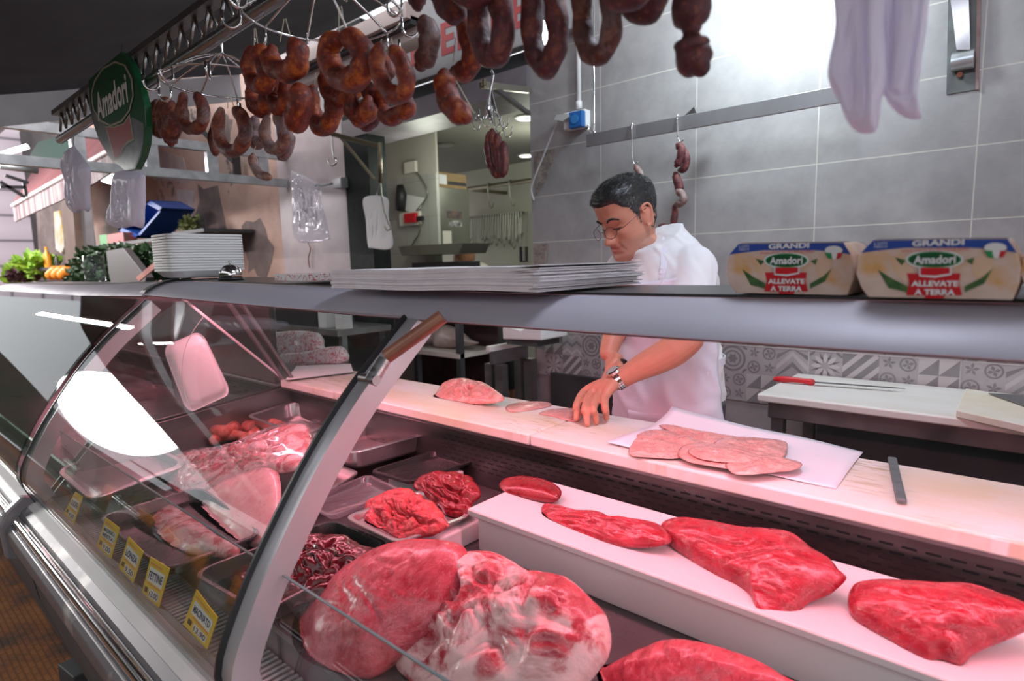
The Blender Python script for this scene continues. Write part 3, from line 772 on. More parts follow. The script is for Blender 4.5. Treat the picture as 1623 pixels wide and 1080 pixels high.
# white blocks that hold the trays up
def block(x, y, sx, sy, z0, z1, label):
    o = MB().bb(x - sx / 2, x + sx / 2, y - sy / 2, y + sy / 2, z0, z1).build('plastic_block', m_hdpe2, bevel=.004); rebase(o, (x, y, z0)); tag(o, label, 'block')
q = at(640, 818, Z=.745); block(q.x + .09, q.y + .04, .14, .18, .7005, .7455, 'white plastic block propping up the tray of sliced red meat')
q = at(668, 742, Z=.744); block(q.x + .03, q.y - .01, .17, .14, .7005, .7435, 'white plastic block under the shallow dark tray')
q = at(575, 700, Z=.738); block(q.x + .02, q.y + .01, .20, .20, .7005, .737, 'white plastic block under the deep tray right of the arch')
q = at(478, 668, Z=.738); block(q.x, q.y, .2, .2, .7005, .737, 'white plastic block under the deep tray at the back left')

# ---- meat
UPC = Vector((-.15, -.55, .8))            # leaning plane facing the customer side
mt_roast = meat('veal_muscle', (.38, .02, .035), (.58, .09, .12), (.66, .30, .33), 6, .56, .74, (1.0, .35, 1.2), 75, .3, .45, (0, 0, .7))
mt_marb = meat('fatty_pork', (.34, .012, .03), (.56, .08, .10), (.80, .50, .49), 9, .44, .54, (1, 1, 1), 30, .3, .7)
mt_beef = meat('beef_muscle', (.24, .005, .016), (.42, .022, .04), (.56, .24, .26), 9, .60, .70, (.35, 1.2, 1), 60, .26, .5, (0, 0, -.5))
mt_beefd = meat('dark_beef', (.14, .003, .008), (.27, .010, .018), (.50, .14, .14), 8, .68, .8, (1, 1, 1), 40, .3, .3)
mt_mince = meat('sliced_red_meat', (.38, .015, .03), (.60, .06, .07), (.72, .25, .24), 22, .60, .75, (1, 1, 1), 60, .35, .9)
mt_liver = meat('dark_offal', (.045, .003, .006), (.13, .008, .014), (.24, .03, .035), 16, .66, .8, (1, 1, 1), 40, .14, .5, sss=.03)
mt_fat = meat('pale_fat', (.74, .36, .38), (.80, .50, .50), (.84, .62, .60), 5, .5, .7, (1, 1, 1), 25, .35, .3)
mt_ribs = meat('wrapped_ribs', (.50, .04, .06), (.70, .20, .22), (.84, .54, .53), 16, .46, .53, (1, 1, 1), 30, .22, .9)
mt_chk = meat('raw_chicken', (.56, .22, .19), (.68, .34, .29), (.80, .54, .46), 10, .58, .72, (1, .5, 1), 50, .22, .4, (0, 0, .4), sss=.15)
mt_chk2 = meat('sliced_chicken', (.60, .24, .22), (.72, .36, .32), (.82, .56, .50), 14, .55, .68, (.5, 1, 1), 60, .2, .5, (0, 0, -.4), sss=.12)

blob('veal_roast', [(468, 1062), (470, 1010), (492, 965), (520, 928), (565, 893), (612, 868), (660, 857), (705, 858), (735, 867), (742, 895), (736, 925), (716, 962), (688, 990), (655, 1018), (618, 1050), (580, 1080), (520, 1090), (485, 1085)],
     .7005, mt_roast, UPC, .050, .05, base=(560, 1040), amp=.005, ns=11, pw=2.6, K=34, sm=8, crease=.002, cs=(5, 16, 22), label='large smooth pink veal roast in the foreground, in front of the black tray', cat='meat', seed=2)
marb = blob('pork_shoulder', [(622, 1080), (640, 1040), (655, 1000), (668, 960), (690, 925), (712, 905), (745, 888), (790, 886), (822, 898), (850, 915), (885, 915), (915, 925), (945, 955), (965, 985), (967, 1020), (955, 1055), (930, 1085), (880, 1120), (780, 1140), (680, 1135)],
     .7005, mt_marb, UPC, .075, .05, base=(760, 1125), amp=.022, ns=9, crease=.016, cs=(8, 7, 9), pw=3.0, K=44, label='largest marbled pork shoulder with white fat, middle of the foreground', cat='meat', seed=5, sm=9)
blob('beef_cut', [(945, 1085), (985, 1050), (1030, 1030), (1060, 1022), (1095, 1021), (1150, 1032), (1205, 1052), (1250, 1078), (1290, 1110), (1200, 1180), (1000, 1170)],
     .7005, mt_roast, UPC, .05, .05, base=(1100, 1150), amp=.006, ns=13, crease=.004, cs=(10, 4, 10), K=26, sm=8, label='pink cut of beef cropped by the bottom edge, in front of the riser', cat='meat', seed=8)
RZ = .8003
blob('beef_cut', [(791, 772), (797, 762), (822, 757), (855, 760), (880, 768), (890, 780), (884, 793), (860, 795), (825, 790), (798, 784)], RZ, mt_beefd, (-.1, -.35, .9), .018, .02, amp=.0012, base=(830, 789), pw=2.8,
     label='small dark red beef cut alone at the left end of the riser', cat='meat', seed=11)
blob('beef_fillet', [(858, 812), (862, 800), (878, 802), (905, 810), (945, 812), (975, 822), (1010, 826), (1045, 832), (1062, 848), (1060, 862), (1030, 868), (995, 868), (960, 862), (920, 850), (885, 838), (862, 826)], RZ, mt_beef, (-.1, -.45, .88), .02, .02, base=(960, 858), amp=.004, ns=30, crease=.005, cs=(9, 40, 26), K=22, sm=8,
     label='slender beef fillet with a thin left tip, between the small cut and the rump', cat='meat', seed=13)
blob('beef_rump', [(1046, 840), (1052, 828), (1078, 822), (1125, 828), (1175, 838), (1225, 842), (1262, 850), (1292, 872), (1318, 888), (1330, 905), (1342, 918), (1318, 940), (1285, 955), (1262, 975), (1235, 990), (1212, 1004), (1202, 985), (1192, 955), (1170, 932), (1135, 915), (1095, 888), (1060, 862)],
     RZ - .012, mt_beef, (-.1, -.5, .86), .034, .03, base=(1200, 960), amp=.005, ns=18, crease=.0035, cs=(6, 16, 16), K=36, sm=6, pw=3.2,
     label='large wedge of beef rump hanging its corner over the riser edge', cat='meat', seed=17)
blob('beef_cut', [(1343, 950), (1352, 930), (1378, 923), (1430, 924), (1480, 926), (1540, 928), (1590, 945), (1640, 965), (1650, 985), (1600, 1012), (1545, 1035), (1525, 1055), (1495, 1050), (1470, 1055), (1440, 1040), (1405, 1018), (1370, 995), (1348, 975)],
     RZ, mt_beef, (-.1, -.5, .86), .034, .03, base=(1480, 1040), amp=.005, ns=16, crease=.0035, cs=(7, 9, 14), K=34, sm=6, pw=2.8,
     label='beef cut with silvery membrane at the right end of the riser', cat='meat', seed=19)
blob('sliced_meat', [(572, 832), (575, 815), (585, 795), (610, 782), (640, 775), (665, 785), (690, 800), (703, 822), (712, 835), (690, 848), (660, 857), (632, 858), (610, 850), (590, 843)], .748, mt_mince, (-.1, -.5, .8), .03, .02, base=(640, 850), amp=.013, ns=20, crease=.019, cs=(13, 13, 42), K=40, sm=10, edge=.9, label='bright red mound of sliced meat at the front of the steel tray', cat='meat', seed=23)
blob('sliced_meat', [(655, 772), (668, 755), (700, 749), (735, 752), (752, 765), (762, 785), (748, 800), (752, 812), (735, 822), (712, 822), (700, 808), (680, 795)], .750, mt_beefd, (-.1, -.5, .8), .028, .02, base=(720, 820), amp=.010, ns=20, crease=.016, cs=(11, 11, 45), K=36, sm=10, edge=.9, label='darker red mound of sliced meat at the back of the steel tray', cat='meat', seed=29)
blob('offal', [(440, 910), (442, 880), (452, 862), (475, 852), (505, 845), (540, 850), (570, 862), (600, 872), (612, 885), (590, 905), (560, 925), (520, 945), (480, 958), (440, 975), (400, 985), (360, 965), (330, 935), (345, 915), (390, 905)], .708, mt_liver, (-.1, -.3, .95), .028, .02, base=(440, 960), amp=.014, ns=16, crease=.018, cs=(14, 15, 22), K=40, sm=8, edge=.9, label='dark glossy heap of liver pieces in the black tray', cat='meat', seed=31)
blob('fat_slab', [(292, 795), (325, 770), (365, 752), (405, 740), (430, 736), (443, 755), (446, 790), (440, 832), (415, 868), (375, 866), (335, 848), (300, 822)], .706, mt_fat, (-.1, -.6, .8), .025, .02, base=(400, 862), amp=.003, ns=12, label='pale slab of pork fat left of the glass arch', cat='meat', seed=37)
blob('wrapped_pork', [(192, 808), (215, 782), (258, 790), (300, 815), (345, 850), (380, 868), (370, 885), (330, 882), (290, 878), (240, 868), (205, 850)], .706, mt_ribs, (-.1, -.4, .9), .02, .02, base=(300, 875), amp=.006, ns=20, label='wrapped red and white pork piece in front of the fat slab', cat='meat', seed=41)
t = thing('wrapped_ribs', 'wide heap of pink ribs under cling film behind the fat slab', 'meat', loc=tuple(at(350, 760, Z=.701)))
rp = [(235, 762), (238, 740), (290, 722), (345, 715), (400, 700), (450, 678), (482, 672), (492, 690), (490, 722), (470, 745), (420, 752), (370, 762), (300, 788), (255, 785)]
blob('ribs', rp, .7008, mt_ribs, (-.1, -.45, .85), .03, .03, base=(300, 785), amp=.010, ns=24, crease=.012, cs=(26, 26, 26), K=30, sm=6, parent=t, seed=43)
blob('film', [(x + (x - 365) * .03, y + (y - 732) * .05) for x, y in rp], .7006, m_cling, (-.1, -.45, .85), .042, .03, base=(300, 789), amp=.008, ns=40, crease=.004, cs=(60, 60, 60), K=30, sm=6, parent=t, seed=47)

# ------------------------------------------------------------------ things standing on the counter top
def ztop(x, left=False):
    return 1.2797 + (zrise(x) if x > X0 else .018 * max(0, 1 - (X0 - x) / 1.2))
def decal(mb, pix, Y, lvl=1, mi=0, pts=None):
    P = [at(x, y, Y=Y) for x, y in pix]; P = [Vector((p.x, Y - .0004 * lvl, p.z)) for p in P]
    tri = geometry.tessellate_polygon([P]); mb.mat(mi).add(P, [tuple(t) for t in tri])
def ell(cx, cy, rx, ry, n=24, slope=0): return [(cx + rx * math.cos(2 * math.pi * k / n), cy + ry * math.sin(2 * math.pi * k / n) + slope * rx * math.cos(2 * math.pi * k / n)) for k in range(n)]
m_pack, nt, b = nodes('printed_chicken_sleeve'); setv(b, rough=.4)
v = coords(nt); c = ramp(nt, nz(nt, v, 24, 3), [(.35, (.62, .44, .36)), (.55, (.72, .55, .47)), (.7, (.70, .38, .14))]); nt.links.new(c, b.inputs['Base Color'])
m_breast = M('print_breast', (.78, .56, .42), (.72, .46, .28), 30, rough=.4)
m_herb = M('print_herb', (.03, .10, .03), (.10, .18, .05), 90, rough=.4)
m_ital = M('print_green', (.02, .28, .08), rough=.4)
def package(dx, y, label, w0=1150, w1=1354, top=384, bot=467, full=True):
    """chicken pack in a printed card sleeve; px frame 1150..1354 x 384..467 mapped to the wanted span"""
    def m_(px, py): return (w0 + (px - 1150) / 204 * (w1 - w0), top + (py - 384) / 83 * (bot - top) )
    out = [(1165, 463), (1156, 450), (1150, 432), (1153, 410), (1171, 386), (1337, 384), (1349, 405), (1354, 425), (1352, 445), (1343, 467)]
    P = [at(*m_(a, b_), Y=y) for a, b_ in out]; zmin = ztop(P[0].x) + .001
    zz = min(p.z for p in P); P = [Vector((p.x, y, p.z - zz + zmin if p.z - zz < .012 else p.z)) for p in P]
    t = thing('chicken_package', label, 'food package', 'printed chicken packages on the counter top', loc=(sum(p.x for p in P) / len(P), y + .06, zmin))
    cx = sum(p.x for p in P) / len(P); cz = sum(p.z for p in P) / len(P); vs = []; D = .125
    for yy, k in ((0, 1), (D * .5, 1.03), (D, .97)): vs += [Vector((cx + (p.x - cx) * k, y + yy, max(zmin, cz + (p.z - cz) * k))) for p in P]
    n = len(P); tri = geometry.tessellate_polygon([P])
    fs = [(q * n + i, q * n + (i + 1) % n, (q + 1) * n + (i + 1) % n, (q + 1) * n + i) for q in range(2) for i in range(n)] + [tuple(t_) for t_ in tri] + [tuple(2 * n + i for i in reversed(t_)) for t_ in tri]
    part(MB().add(vs, fs), 'card_sleeve', m_pack, t, bevel=.0015)
    # blue top face
    tb = [P[4], P[5]]; top4 = [tb[0] + Vector((0, -.0004, .0006)), tb[1] + Vector((0, -.0004, .0006)), tb[1] + Vector((0, D, .0006)), tb[0] + Vector((0, D, .0006))]
    g = MB()
    mats = [m_blue, m_breast, m_herb, m_green, m_white, m_red, m_pack, m_ital]
    g.mat(0).add(top4, [(0, 1, 2, 3)])
    dd = lambda pix, l, mi: decal(g, [m_(*q) for q in pix], y, l, mi)
    dd([(1156, 404), (1171, 387), (1337, 385), (1349, 404), (1325, 399), (1290, 397), (1210, 397), (1175, 401)], 1, 0)
    dd([(1192, 412), (1204, 404), (1218, 414), (1222, 432), (1212, 446), (1197, 430)], 1, 1)
    dd([(1292, 430), (1296, 412), (1310, 405), (1322, 408), (1318, 424), (1302, 446)], 1, 1)
    for pp in ([(1177, 427), (1196, 440), (1214, 450), (1213, 458), (1190, 452)], [(1318, 426), (1305, 438), (1284, 450), (1284, 458), (1308, 446)], [(1198, 410), (1212, 414), (1206, 421)], [(1296, 410), (1285, 414), (1293, 420)]): dd(pp, 2, 2)
    dd([(1213, 432), (1279, 432), (1277, 445), (1281, 462), (1212, 462), (1216, 445)], 3, 5)
    dd([(1213 + 22, 462), (1281 - 22, 462), (1281 - 22, 466), (1213 + 22, 466)], 3, 5)
    dd(ell(1247, 413, 36, 13.5), 4, 4); dd(ell(1247, 413, 33, 11), 5, 7); dd(ell(1247, 413, 31, 9.5), 6, 3)
    dd([(1228, 424), (1268, 424), (1268, 434), (1248, 438), (1228, 436)], 6, 4); dd([(1230, 424), (1266, 424), (1266, 432), (1248, 435), (1230, 434)], 7, 5)
    dd(ell(1322, 397, 14, 7), 4, 4); dd([(1308, 401), (1318, 401), (1320, 411), (1313, 410)], 5, 7); dd([(1318, 401), (1328, 401), (1326, 411), (1320, 411)], 5, 4); dd([(1328, 401), (1336, 401), (1332, 409), (1326, 411)], 5, 5)
    def tx(s_, cx_, cy_, w_, h_, mi, bold=.02):
        a = at(*m_(cx_, cy_), Y=y); xl = at(*m_(cx_ - w_ / 2, cy_), Y=y).x; xr = at(*m_(cx_ + w_ / 2, cy_), Y=y).x
        zt = at(*m_(cx_, cy_ - h_ / 2), Y=y).z; zl = at(*m_(cx_, cy_ + h_ / 2), Y=y).z
        g.mat(mi); text(g, s_, (a.x, y - .0034, a.z), (1, 0, 0), (0, 0, 1), zt - zl, bold=bold, width=xr - xl)
    tx('GRANDI', 1251, 390, 64, 8.5, 4, .04); tx('Amadori', 1247, 413, 52, 12, 4, .03)
    tx('ALLEVATE', 1247, 446, 58, 8, 4, .04); tx('A TERRA', 1247, 457.5, 50, 8, 4, .04)
    tx('SENZA USO DI ANTIBIOTICI A TERRA', 1247, 400, 84, 3.5, 5, 0); tx('IL GUSTO', 1181, 391, 16, 3.4, 4, 0); tx('FRESCO', 1181, 395.5, 16, 3, 4, 0)
    part(g, 'printed_front', mats, t)
    return t
package(0, .80, 'printed chicken package at the left end of the row on the counter top')
package(0, .765, 'printed chicken package second from the left, largest and nearest', 1357, 1619, 378, 474)
package(0, .765, 'printed chicken package cut off by the right edge of the photo', 1618, 1880, 372, 482)
package(0, .93, 'printed chicken package half hidden behind the two front packages', 1320, 1480, 389, 466)

def papers(x0, x1, y0, y1, z0, th, n, label, mt, seed=0):
    rr = random.Random(seed); mb = MB()
    for k in range(n):
        j = lambda a: rr.uniform(-a, a); t_ = th / n; z = z0 + k * t_
        dx0, dx1, dy = j(.005), j(.010), j(.0018)
        cu = .012 * rr.random()
        def fn(u, v_, top):
            x = x0 + dx0 + u * (x1 - x0 + dx1); y = y0 + dy + v_ * (y1 - y0)
            e = max(0, u - .88) / .12
            return Vector((x, y, z + (t_ * .97 if top else 0) + cu * e * e * (k + 3) / n * .4 + .0012 * math.sin(u * 9 + seed)))
        NU, NV = 12, 3
        vs = [fn(i / NU, j_ / NV, tp) for tp in (0, 1) for j_ in range(NV + 1) for i in range(NU + 1)]
        W = NU + 1; B = W * (NV + 1); fs = []
        for j_ in range(NV):
            for i in range(NU):
                q = j_ * W + i; fs.append((q, q + W, q + W + 1, q + 1)); fs.append((B + q, B + q + 1, B + q + W + 1, B + q + W))
        for i in range(NU): fs.append((i, i + 1, B + i + 1, B + i)); q = NV * W + i; fs.append((q, B + q, B + q + 1, q + 1))
        for j_ in range(NV): q = j_ * W; fs.append((q, B + q, B + q + W, q + W)); q += NU; fs.append((q, q + W, B + q + W, B + q))
        mb.add(vs, fs)
    o = mb.build('paper_stack', mt); rebase(o, ((x0 + x1) / 2, (y0 + y1) / 2, z0)); return tag(o, label, 'paper')
m_wrap, nt, b = nodes('wrapping_paper'); setv(b, rough=.75)
v = coords(nt); c = ramp(nt, nz(nt, v, 30, 3), [(.3, (.76, .70, .75)), (.7, (.84, .80, .83))]); nt.links.new(c, b.inputs['Base Color'])
papers(-1.13, -.575, .705, 1.02, 1.2845, .038, 24, 'thick stack of white wrapping paper sheets on the counter top', m_wrap, 1)
m_redprint, nt, b = nodes('red_printed_paper'); setv(b, rough=.7)
v = coords(nt); c = ramp(nt, nz(nt, v, 26, 4, .6, 1.5), [(.515, (.80, .78, .78)), (.53, (.62, .08, .10)), (.565, (.62, .08, .10)), (.58, (.80, .78, .78))]); nt.links.new(c, b.inputs['Base Color'])
papers(at(457, 437, Y=.84).x, -1.15, .80, 1.03, 1.298, .016, 7, 'thin folded bundle of red printed paper, left of the thick paper stack', m_redprint, 2)

# foam trays, nested bottom up
FX0, FX1, FY0, FY1 = -2.30, -2.11, .755, 1.00
def foam_tray(w_, d_, h=.030):
    C = [Vector((-w_ / 2, -d_ / 2, h)), Vector((w_ / 2, -d_ / 2, h)), Vector((w_ / 2, d_ / 2, h)), Vector((-w_ / 2, d_ / 2, h))]
    vs, fs = tray_geo(C, h - .003, th=.003, flange=.02, slope=.13, r=.16, lip=.0042); return MB().add(vs, fs)
ft = foam_tray(.18, .25).build('foam_tray', m_foam, smooth=True, auto=50)
zf = ztop(-2.2) + .004
for k in range(14):
    o = ft if k == 0 else ft.copy()
    if k: COL.objects.link(o)
    o.location = (-2.2 + random.uniform(-.001, .001), .862, zf + .001 + k * .0088)
    tag(o, 'white foam tray in the nested stack beside the service bell', 'foam tray', 'nested stack of white foam trays')
ft['label'] = 'white foam tray at the bottom of the nested stack beside the service bell'; del ft['group']; 
o['label'] = 'white foam tray on top of the nested stack beside the service bell'; del o['group']
# service bell
bx = at(366, 440, X=-1.93); bl = Vector((bx.x, bx.y, ztop(bx.x) + .0005)); k_ = pxm(bl)
t = thing('service_bell', 'small chrome service bell on a black base beside the foam trays', 'bell', loc=tuple(bl))
part(MB().lathe([(.038, 0), (.040, .003), (.038, .008), (.030, .011), (.001, .011)], bl, 28), 'bell_base', m_dark, t, smooth=True, auto=40)
part(MB().lathe([(.034, .015), (.0345, .019), (.032, .030), (.026, .040), (.015, .047), (.004, .049), (.001, .049)], bl, 28), 'bell_dome', m_chrome, t, smooth=True, auto=60)
part(MB().lathe([(.0025, .047), (.0025, .054), (.005, .056), (.005, .059), (.001, .061)], bl, 12), 'bell_button', m_chrome, t, smooth=True)

# reflection in the end glass, modelled as a solid foam tray
Lc = [at(x, y, X=-2.13) for x, y in ((296, 656), (366, 624), (318, 524), (256, 550))]
vs_, fs_ = tray_geo([Vector((0, 0, 0)), Vector((1, 0, 0)), Vector((1, 1, 0)), Vector((0, 1, 0))], .022, th=.003, flange=.03, slope=.12, r=.16, lip=.006)
vs_ = [Lc[0].lerp(Lc[1], p.x).lerp(Lc[3].lerp(Lc[2], p.x), p.y) + Vector((-p.z, 0, 0)) for p in vs_]
ln = MB().add(vs_, fs_).build('foam_tray', m_foam, smooth=True, auto=50); rebase(ln, Lc[0])
tag(ln, 'white foam tray modelled for the reflection in the end glass inside the counter', 'foam tray')
wr_ = MB().tube(smoothpath([at(x, y, X=-2.03) for x, y in ((322, 503), (306, 525), (293, 555), (289, 590), (293, 625), (303, 652))], 5), .0012, 8)
tag(wr_.build('reflection_arc', m_white, smooth=True), 'thin white arc standing in for a light reflection, in front of the leaning foam tray', 'wire')  # solid arc modelled for a reflection of light

# ------------------------------------------------------------------ things on the boards
BZ = .9004
blob('chicken_breasts', [(688, 638), (692, 622), (702, 608), (722, 600), (745, 602), (765, 606), (782, 616), (798, 628), (797, 636), (770, 640), (740, 640), (715, 638)], BZ, mt_chk, (-.1, -.5, .8), .020, .02, base=(740, 640), amp=.008, ns=24, crease=.016, cs=(20, 12, 16), K=26, sm=8, label='pile of raw chicken breasts on the cutting board', cat='meat', seed=51)
blob('chicken_slice', [(801, 649), (808, 641), (835, 637), (862, 637), (875, 641), (868, 646), (840, 651), (812, 654)], BZ, mt_chk2, (0, 0, 1), .006, .002, amp=.001, base=(812, 654), K=10, label='thin oval chicken slice between the breasts and the hand', cat='meat', seed=53)
blob('chicken_slice', [(854, 657), (868, 650), (890, 648), (915, 648), (925, 655), (918, 668), (900, 668), (880, 662)], BZ, mt_chk2, (0, 0, 1), .006, .002, amp=.0014, base=(900, 668), K=10, label='chicken slice half under the fingers of the butcher', cat='meat', seed=54)
# sheet of paper with sliced chicken
pc = [at(961, 706, Z=BZ), at(1325, 776, Z=BZ), at(1368, 716, Z=.903), at(1065, 651, Z=.93)]
def sheet(u, v_):
    p = pc[0].lerp(pc[1], u).lerp(pc[3].lerp(pc[2], u), v_)
    p.z = BZ + .0012 + max(0, v_ - .55) ** 2 * .16 * (1 - u) + .0015 * (1 + math.sin(u * 11 + v_ * 6)) + max(0, -.03 + .25 - u) ** 2 * .12
    if p.y < 1.125: p.z = max(p.z, BZ + .002)
    return p
o = MB().grid(sheet, 26, 16).build('paper_sheet', M('waxed_paper', (.80, .78, .84), (.76, .74, .80), 4, rough=.45, bmp=.1), smooth=True, solid=.0006)
tag(o, 'white waxed paper sheet under the layered chicken slices on the right board', 'paper')
sl = [([(998, 722), (1002, 700), (1015, 690), (1050, 688), (1085, 700), (1092, 720), (1070, 728), (1030, 726)], 61, 'pink chicken slice at the left edge of the layered slices'),
      ([(1008, 692), (1030, 682), (1070, 684), (1110, 694), (1140, 706), (1130, 720), (1085, 712), (1040, 702)], 62, 'long chicken slice lying over the left end of the layered slices'),
      ([(1048, 678), (1052, 673), (1090, 680), (1130, 688), (1180, 696), (1182, 706), (1140, 708), (1090, 694)], 63, 'chicken slice with a narrow tip at the back of the layered slices'),
      ([(1075, 722), (1085, 706), (1120, 702), (1160, 712), (1200, 728), (1215, 745), (1185, 750), (1140, 742), (1095, 734)], 64, 'chicken slice in the front middle of the layered slices'),
      ([(1130, 706), (1150, 694), (1195, 694), (1243, 700), (1247, 715), (1235, 728), (1190, 728), (1150, 720)], 65, 'broad chicken slice at the back right of the layered slices'),
      ([(1150, 735), (1175, 722), (1215, 722), (1250, 728), (1271, 735), (1262, 745), (1225, 750), (1180, 754), (1160, 750)], 66, 'pale chicken slice at the right edge of the layered slices'),
      ([(1090, 716), (1110, 708), (1160, 710), (1200, 722), (1190, 734), (1150, 734), (1110, 728)], 67, 'chicken slice on top in the middle of the layered slices')]
for k, (pp, sd, lb_) in enumerate(sl):
    zz = BZ + .0045 + .0022 * k
    blob('chicken_slice', pp, zz, mt_chk2, (0, 0, 1), .007, .001, amp=.005, ns=34, crease=.004, cs=(34, 50, 40), base=max(pp, key=lambda q: q[1]), K=18, sm=7, label=lb_, cat='meat', seed=sd)
# steel on the right board
a_ = at(1414, 727, Z=.908); c_ = at(1429, 795, Z=.908)
kn = MB().bar(a_, c_, .016, .008)
tag(kn.build('sharpening_block', M('dull_grey_blue_steel', (.16, .20, .20), (.12, .15, .15), 30, metal=.4, rough=.45), bevel=.003), 'short flat grey sharpening bar lying across the right cutting board', 'sharpening steel')
# parcels behind the board at its left end
py_ = 1.56; pzb = .905
fo = MB(); 
for k in range(3):
    z = pzb - .03 + k * .012; a_ = at(452, 600, Z=.905)
    fo.add([at(x, y, Z=z) for x, y in ((452, 603), (560, 590), (556, 577), (470, 580))] + [at(x, y, Z=z + .010) for x, y in ((452, 603), (560, 590), (556, 577), (470, 580))], [(0, 1, 2, 3), (4, 7, 6, 5), (0, 4, 5, 1), (1, 5, 6, 2), (2, 6, 7, 3), (3, 7, 4, 0)])
o = fo.build('paper_stack', m_paper, bevel=.002); tag(o, 'folded white paper under the two printed parcels', 'paper')
def parcel(pix, Y, label, seed):
    P = [at(x, y, Y=Y) for x, y in pix]
    return blob('meat_parcel', pix, min(p.z for p in P) - .001, m_redprint, (.15, -.9, .35), .035, .06, amp=.004, ns=10, pw=6, K=10, sm=2, label=label, cat='parcel', seed=seed, p0=sum(P, Vector()) / len(P))
parcel([(446, 562), (444, 580), (456, 586), (520, 582), (549, 570), (546, 552), (530, 550), (480, 560)], 1.52, 'flat white parcel printed in red, under the other parcel behind the board', 71)
parcel([(428, 532), (430, 562), (455, 568), (508, 556), (509, 545), (505, 528), (470, 524), (432, 528)], 1.54, 'upper white parcel printed in red resting on the flat parcel', 72)

# ------------------------------------------------------------------ price tags inside the glass
YT = .368
m_tagw = M('tag_white_field', (.80, .78, .72), rough=.5); m_tago = M('tag_orange', (.80, .28, .10), rough=.5); m_ink = M('marker_blue_ink', (.02, .02, .12), rough=.5)
def price_tag(c4, lines, price, label):
    TL, TR, BR, BL = [at(x, y, Y=YT) for x, y in c4]
    def P(u, v_, l=0): 
        p = BL.lerp(BR, u).lerp(TL.lerp(TR, u), v_); return Vector((p.x, YT + .012 * v_ * 0 - .0004 * l, p.z))
    t = thing('price_tag', label, 'price tag', 'yellow price tags behind the glass', loc=tuple(P(.5, 0)))
    part(MB().prism([P(0, 0), P(1, 0), P(1, 1), P(0, 1)], (0, .0012, 0)), 'card', m_yellow, t)
    g = MB()
    g.mat(0).add([P(.10, .44, 1), P(.90, .44, 1), P(.90, .80, 1), P(.10, .80, 1)], [(0, 1, 2, 3)])
    g.mat(1).add([P(.08, .86, 1), P(.7, .86, 1), P(.7, .90, 1), P(.08, .90, 1)], [(0, 1, 2, 3)])
    g.mat(1).add([P(.2, .37, 1), P(.88, .37, 1), P(.88, .41, 1), P(.2, .41, 1)], [(0, 1, 2, 3)])
    g.mat(0).add([P(.34, .08, 1), P(.88, .08, 1), P(.88, .30, 1), P(.34, .30, 1)], [(0, 1, 2, 3)])
    g.mat(2).add([P(.10, .14, 1), P(.26, .14, 1), P(.26, .28, 1), P(.10, .28, 1)], [(0, 1, 2, 3)])
    n = len(lines)
    for i, ln_ in enumerate(lines):
        cy = .62 + (.085 if n == 2 and i == 0 else -.085 if n == 2 else 0); hh = .20 if n == 1 else .13
        g.mat(3); text(g, ln_, (0, 0, 0), (1, 0, 0), (0, 0, 1), hh, bold=.02, width=.70, fn=lambda a, b_: P(.5 + a, cy + b_ + a * .05, 2))
    g.mat(3); text(g, price, (0, 0, 0), (1, 0, 0), (0, 0, 1), .16, bold=.02, width=.46, fn=lambda a, b_: P(.61 + a, .19 + b_ + a * .05, 2))
    part(g, 'printing', [m_tagw, m_tago, m_dark, m_ink], t)
price_tag([(119, 780), (131, 788.5), (117, 831), (101, 814)], ['CUORE'], '4.00', 'small yellow price tag reading CUORE, furthest left behind the glass')
price_tag([(167.4, 821), (190, 837.8), (175.7, 887), (153, 866)], ['MACINATA', 'MISTA'], '9.00', 'yellow price tag with two handwritten lines, second from the left')
price_tag([(203.7, 850.7), (227, 875.4), (211, 924.6), (188, 900)], ['LONZA'], '9.50', 'yellow price tag reading LONZA')
price_tag([(238.7, 883), (269, 902), (251.7, 963.5), (224, 943)], ['FETTINE'], '13.00', 'yellow price tag reading FETTINE')
price_tag([(311, 935), (345, 980), (328, 1029.6), (290.5, 990.7)], ['MACINATO'], '13.90', 'large yellow price tag nearest the glass arch')

# ------------------------------------------------------------------ truss rail over the counter
YR = .6
def zr(x): return 1.812 + .012 * (x + 2) / 1.2 * .5
tr = thing('truss_rail', 'steel lattice truss from which the sausage racks hang', 'truss', loc=(-1.4, YR, 1.82))
TX0, TX1 = at(95, 222, Y=YR).x, .6
zt0 = at(222, 135, Y=YR).z
part(MB().tube([(TX0, YR, at(95, 222, Y=YR).z), (TX1, YR, at(406, 0, Y=YR).z)], .0135, 14), 'lower_tube', m_steel, tr, smooth=True, auto=50)
upz = lambda x: at(215, 100, Y=YR).z + .012
part(MB().bb(TX0, TX1, YR - .016, YR + .016, upz(0) - .005, upz(0) + .010), 'upper_rail', m_steel2, tr)
lat = MB(); x = TX0 + .02; up_ = True; ZU = upz(0) - .004; ZLO = at(222, 135, Y=YR).z + .010
while x < TX1 - .05:
    lat.tube([(x, YR, ZLO if up_ else ZU), (x + .038, YR, ZU if up_ else ZLO)], .0042, 6); x += .038; up_ = not up_
part(lat, 'lattice_bars', m_steel, tr, smooth=True)

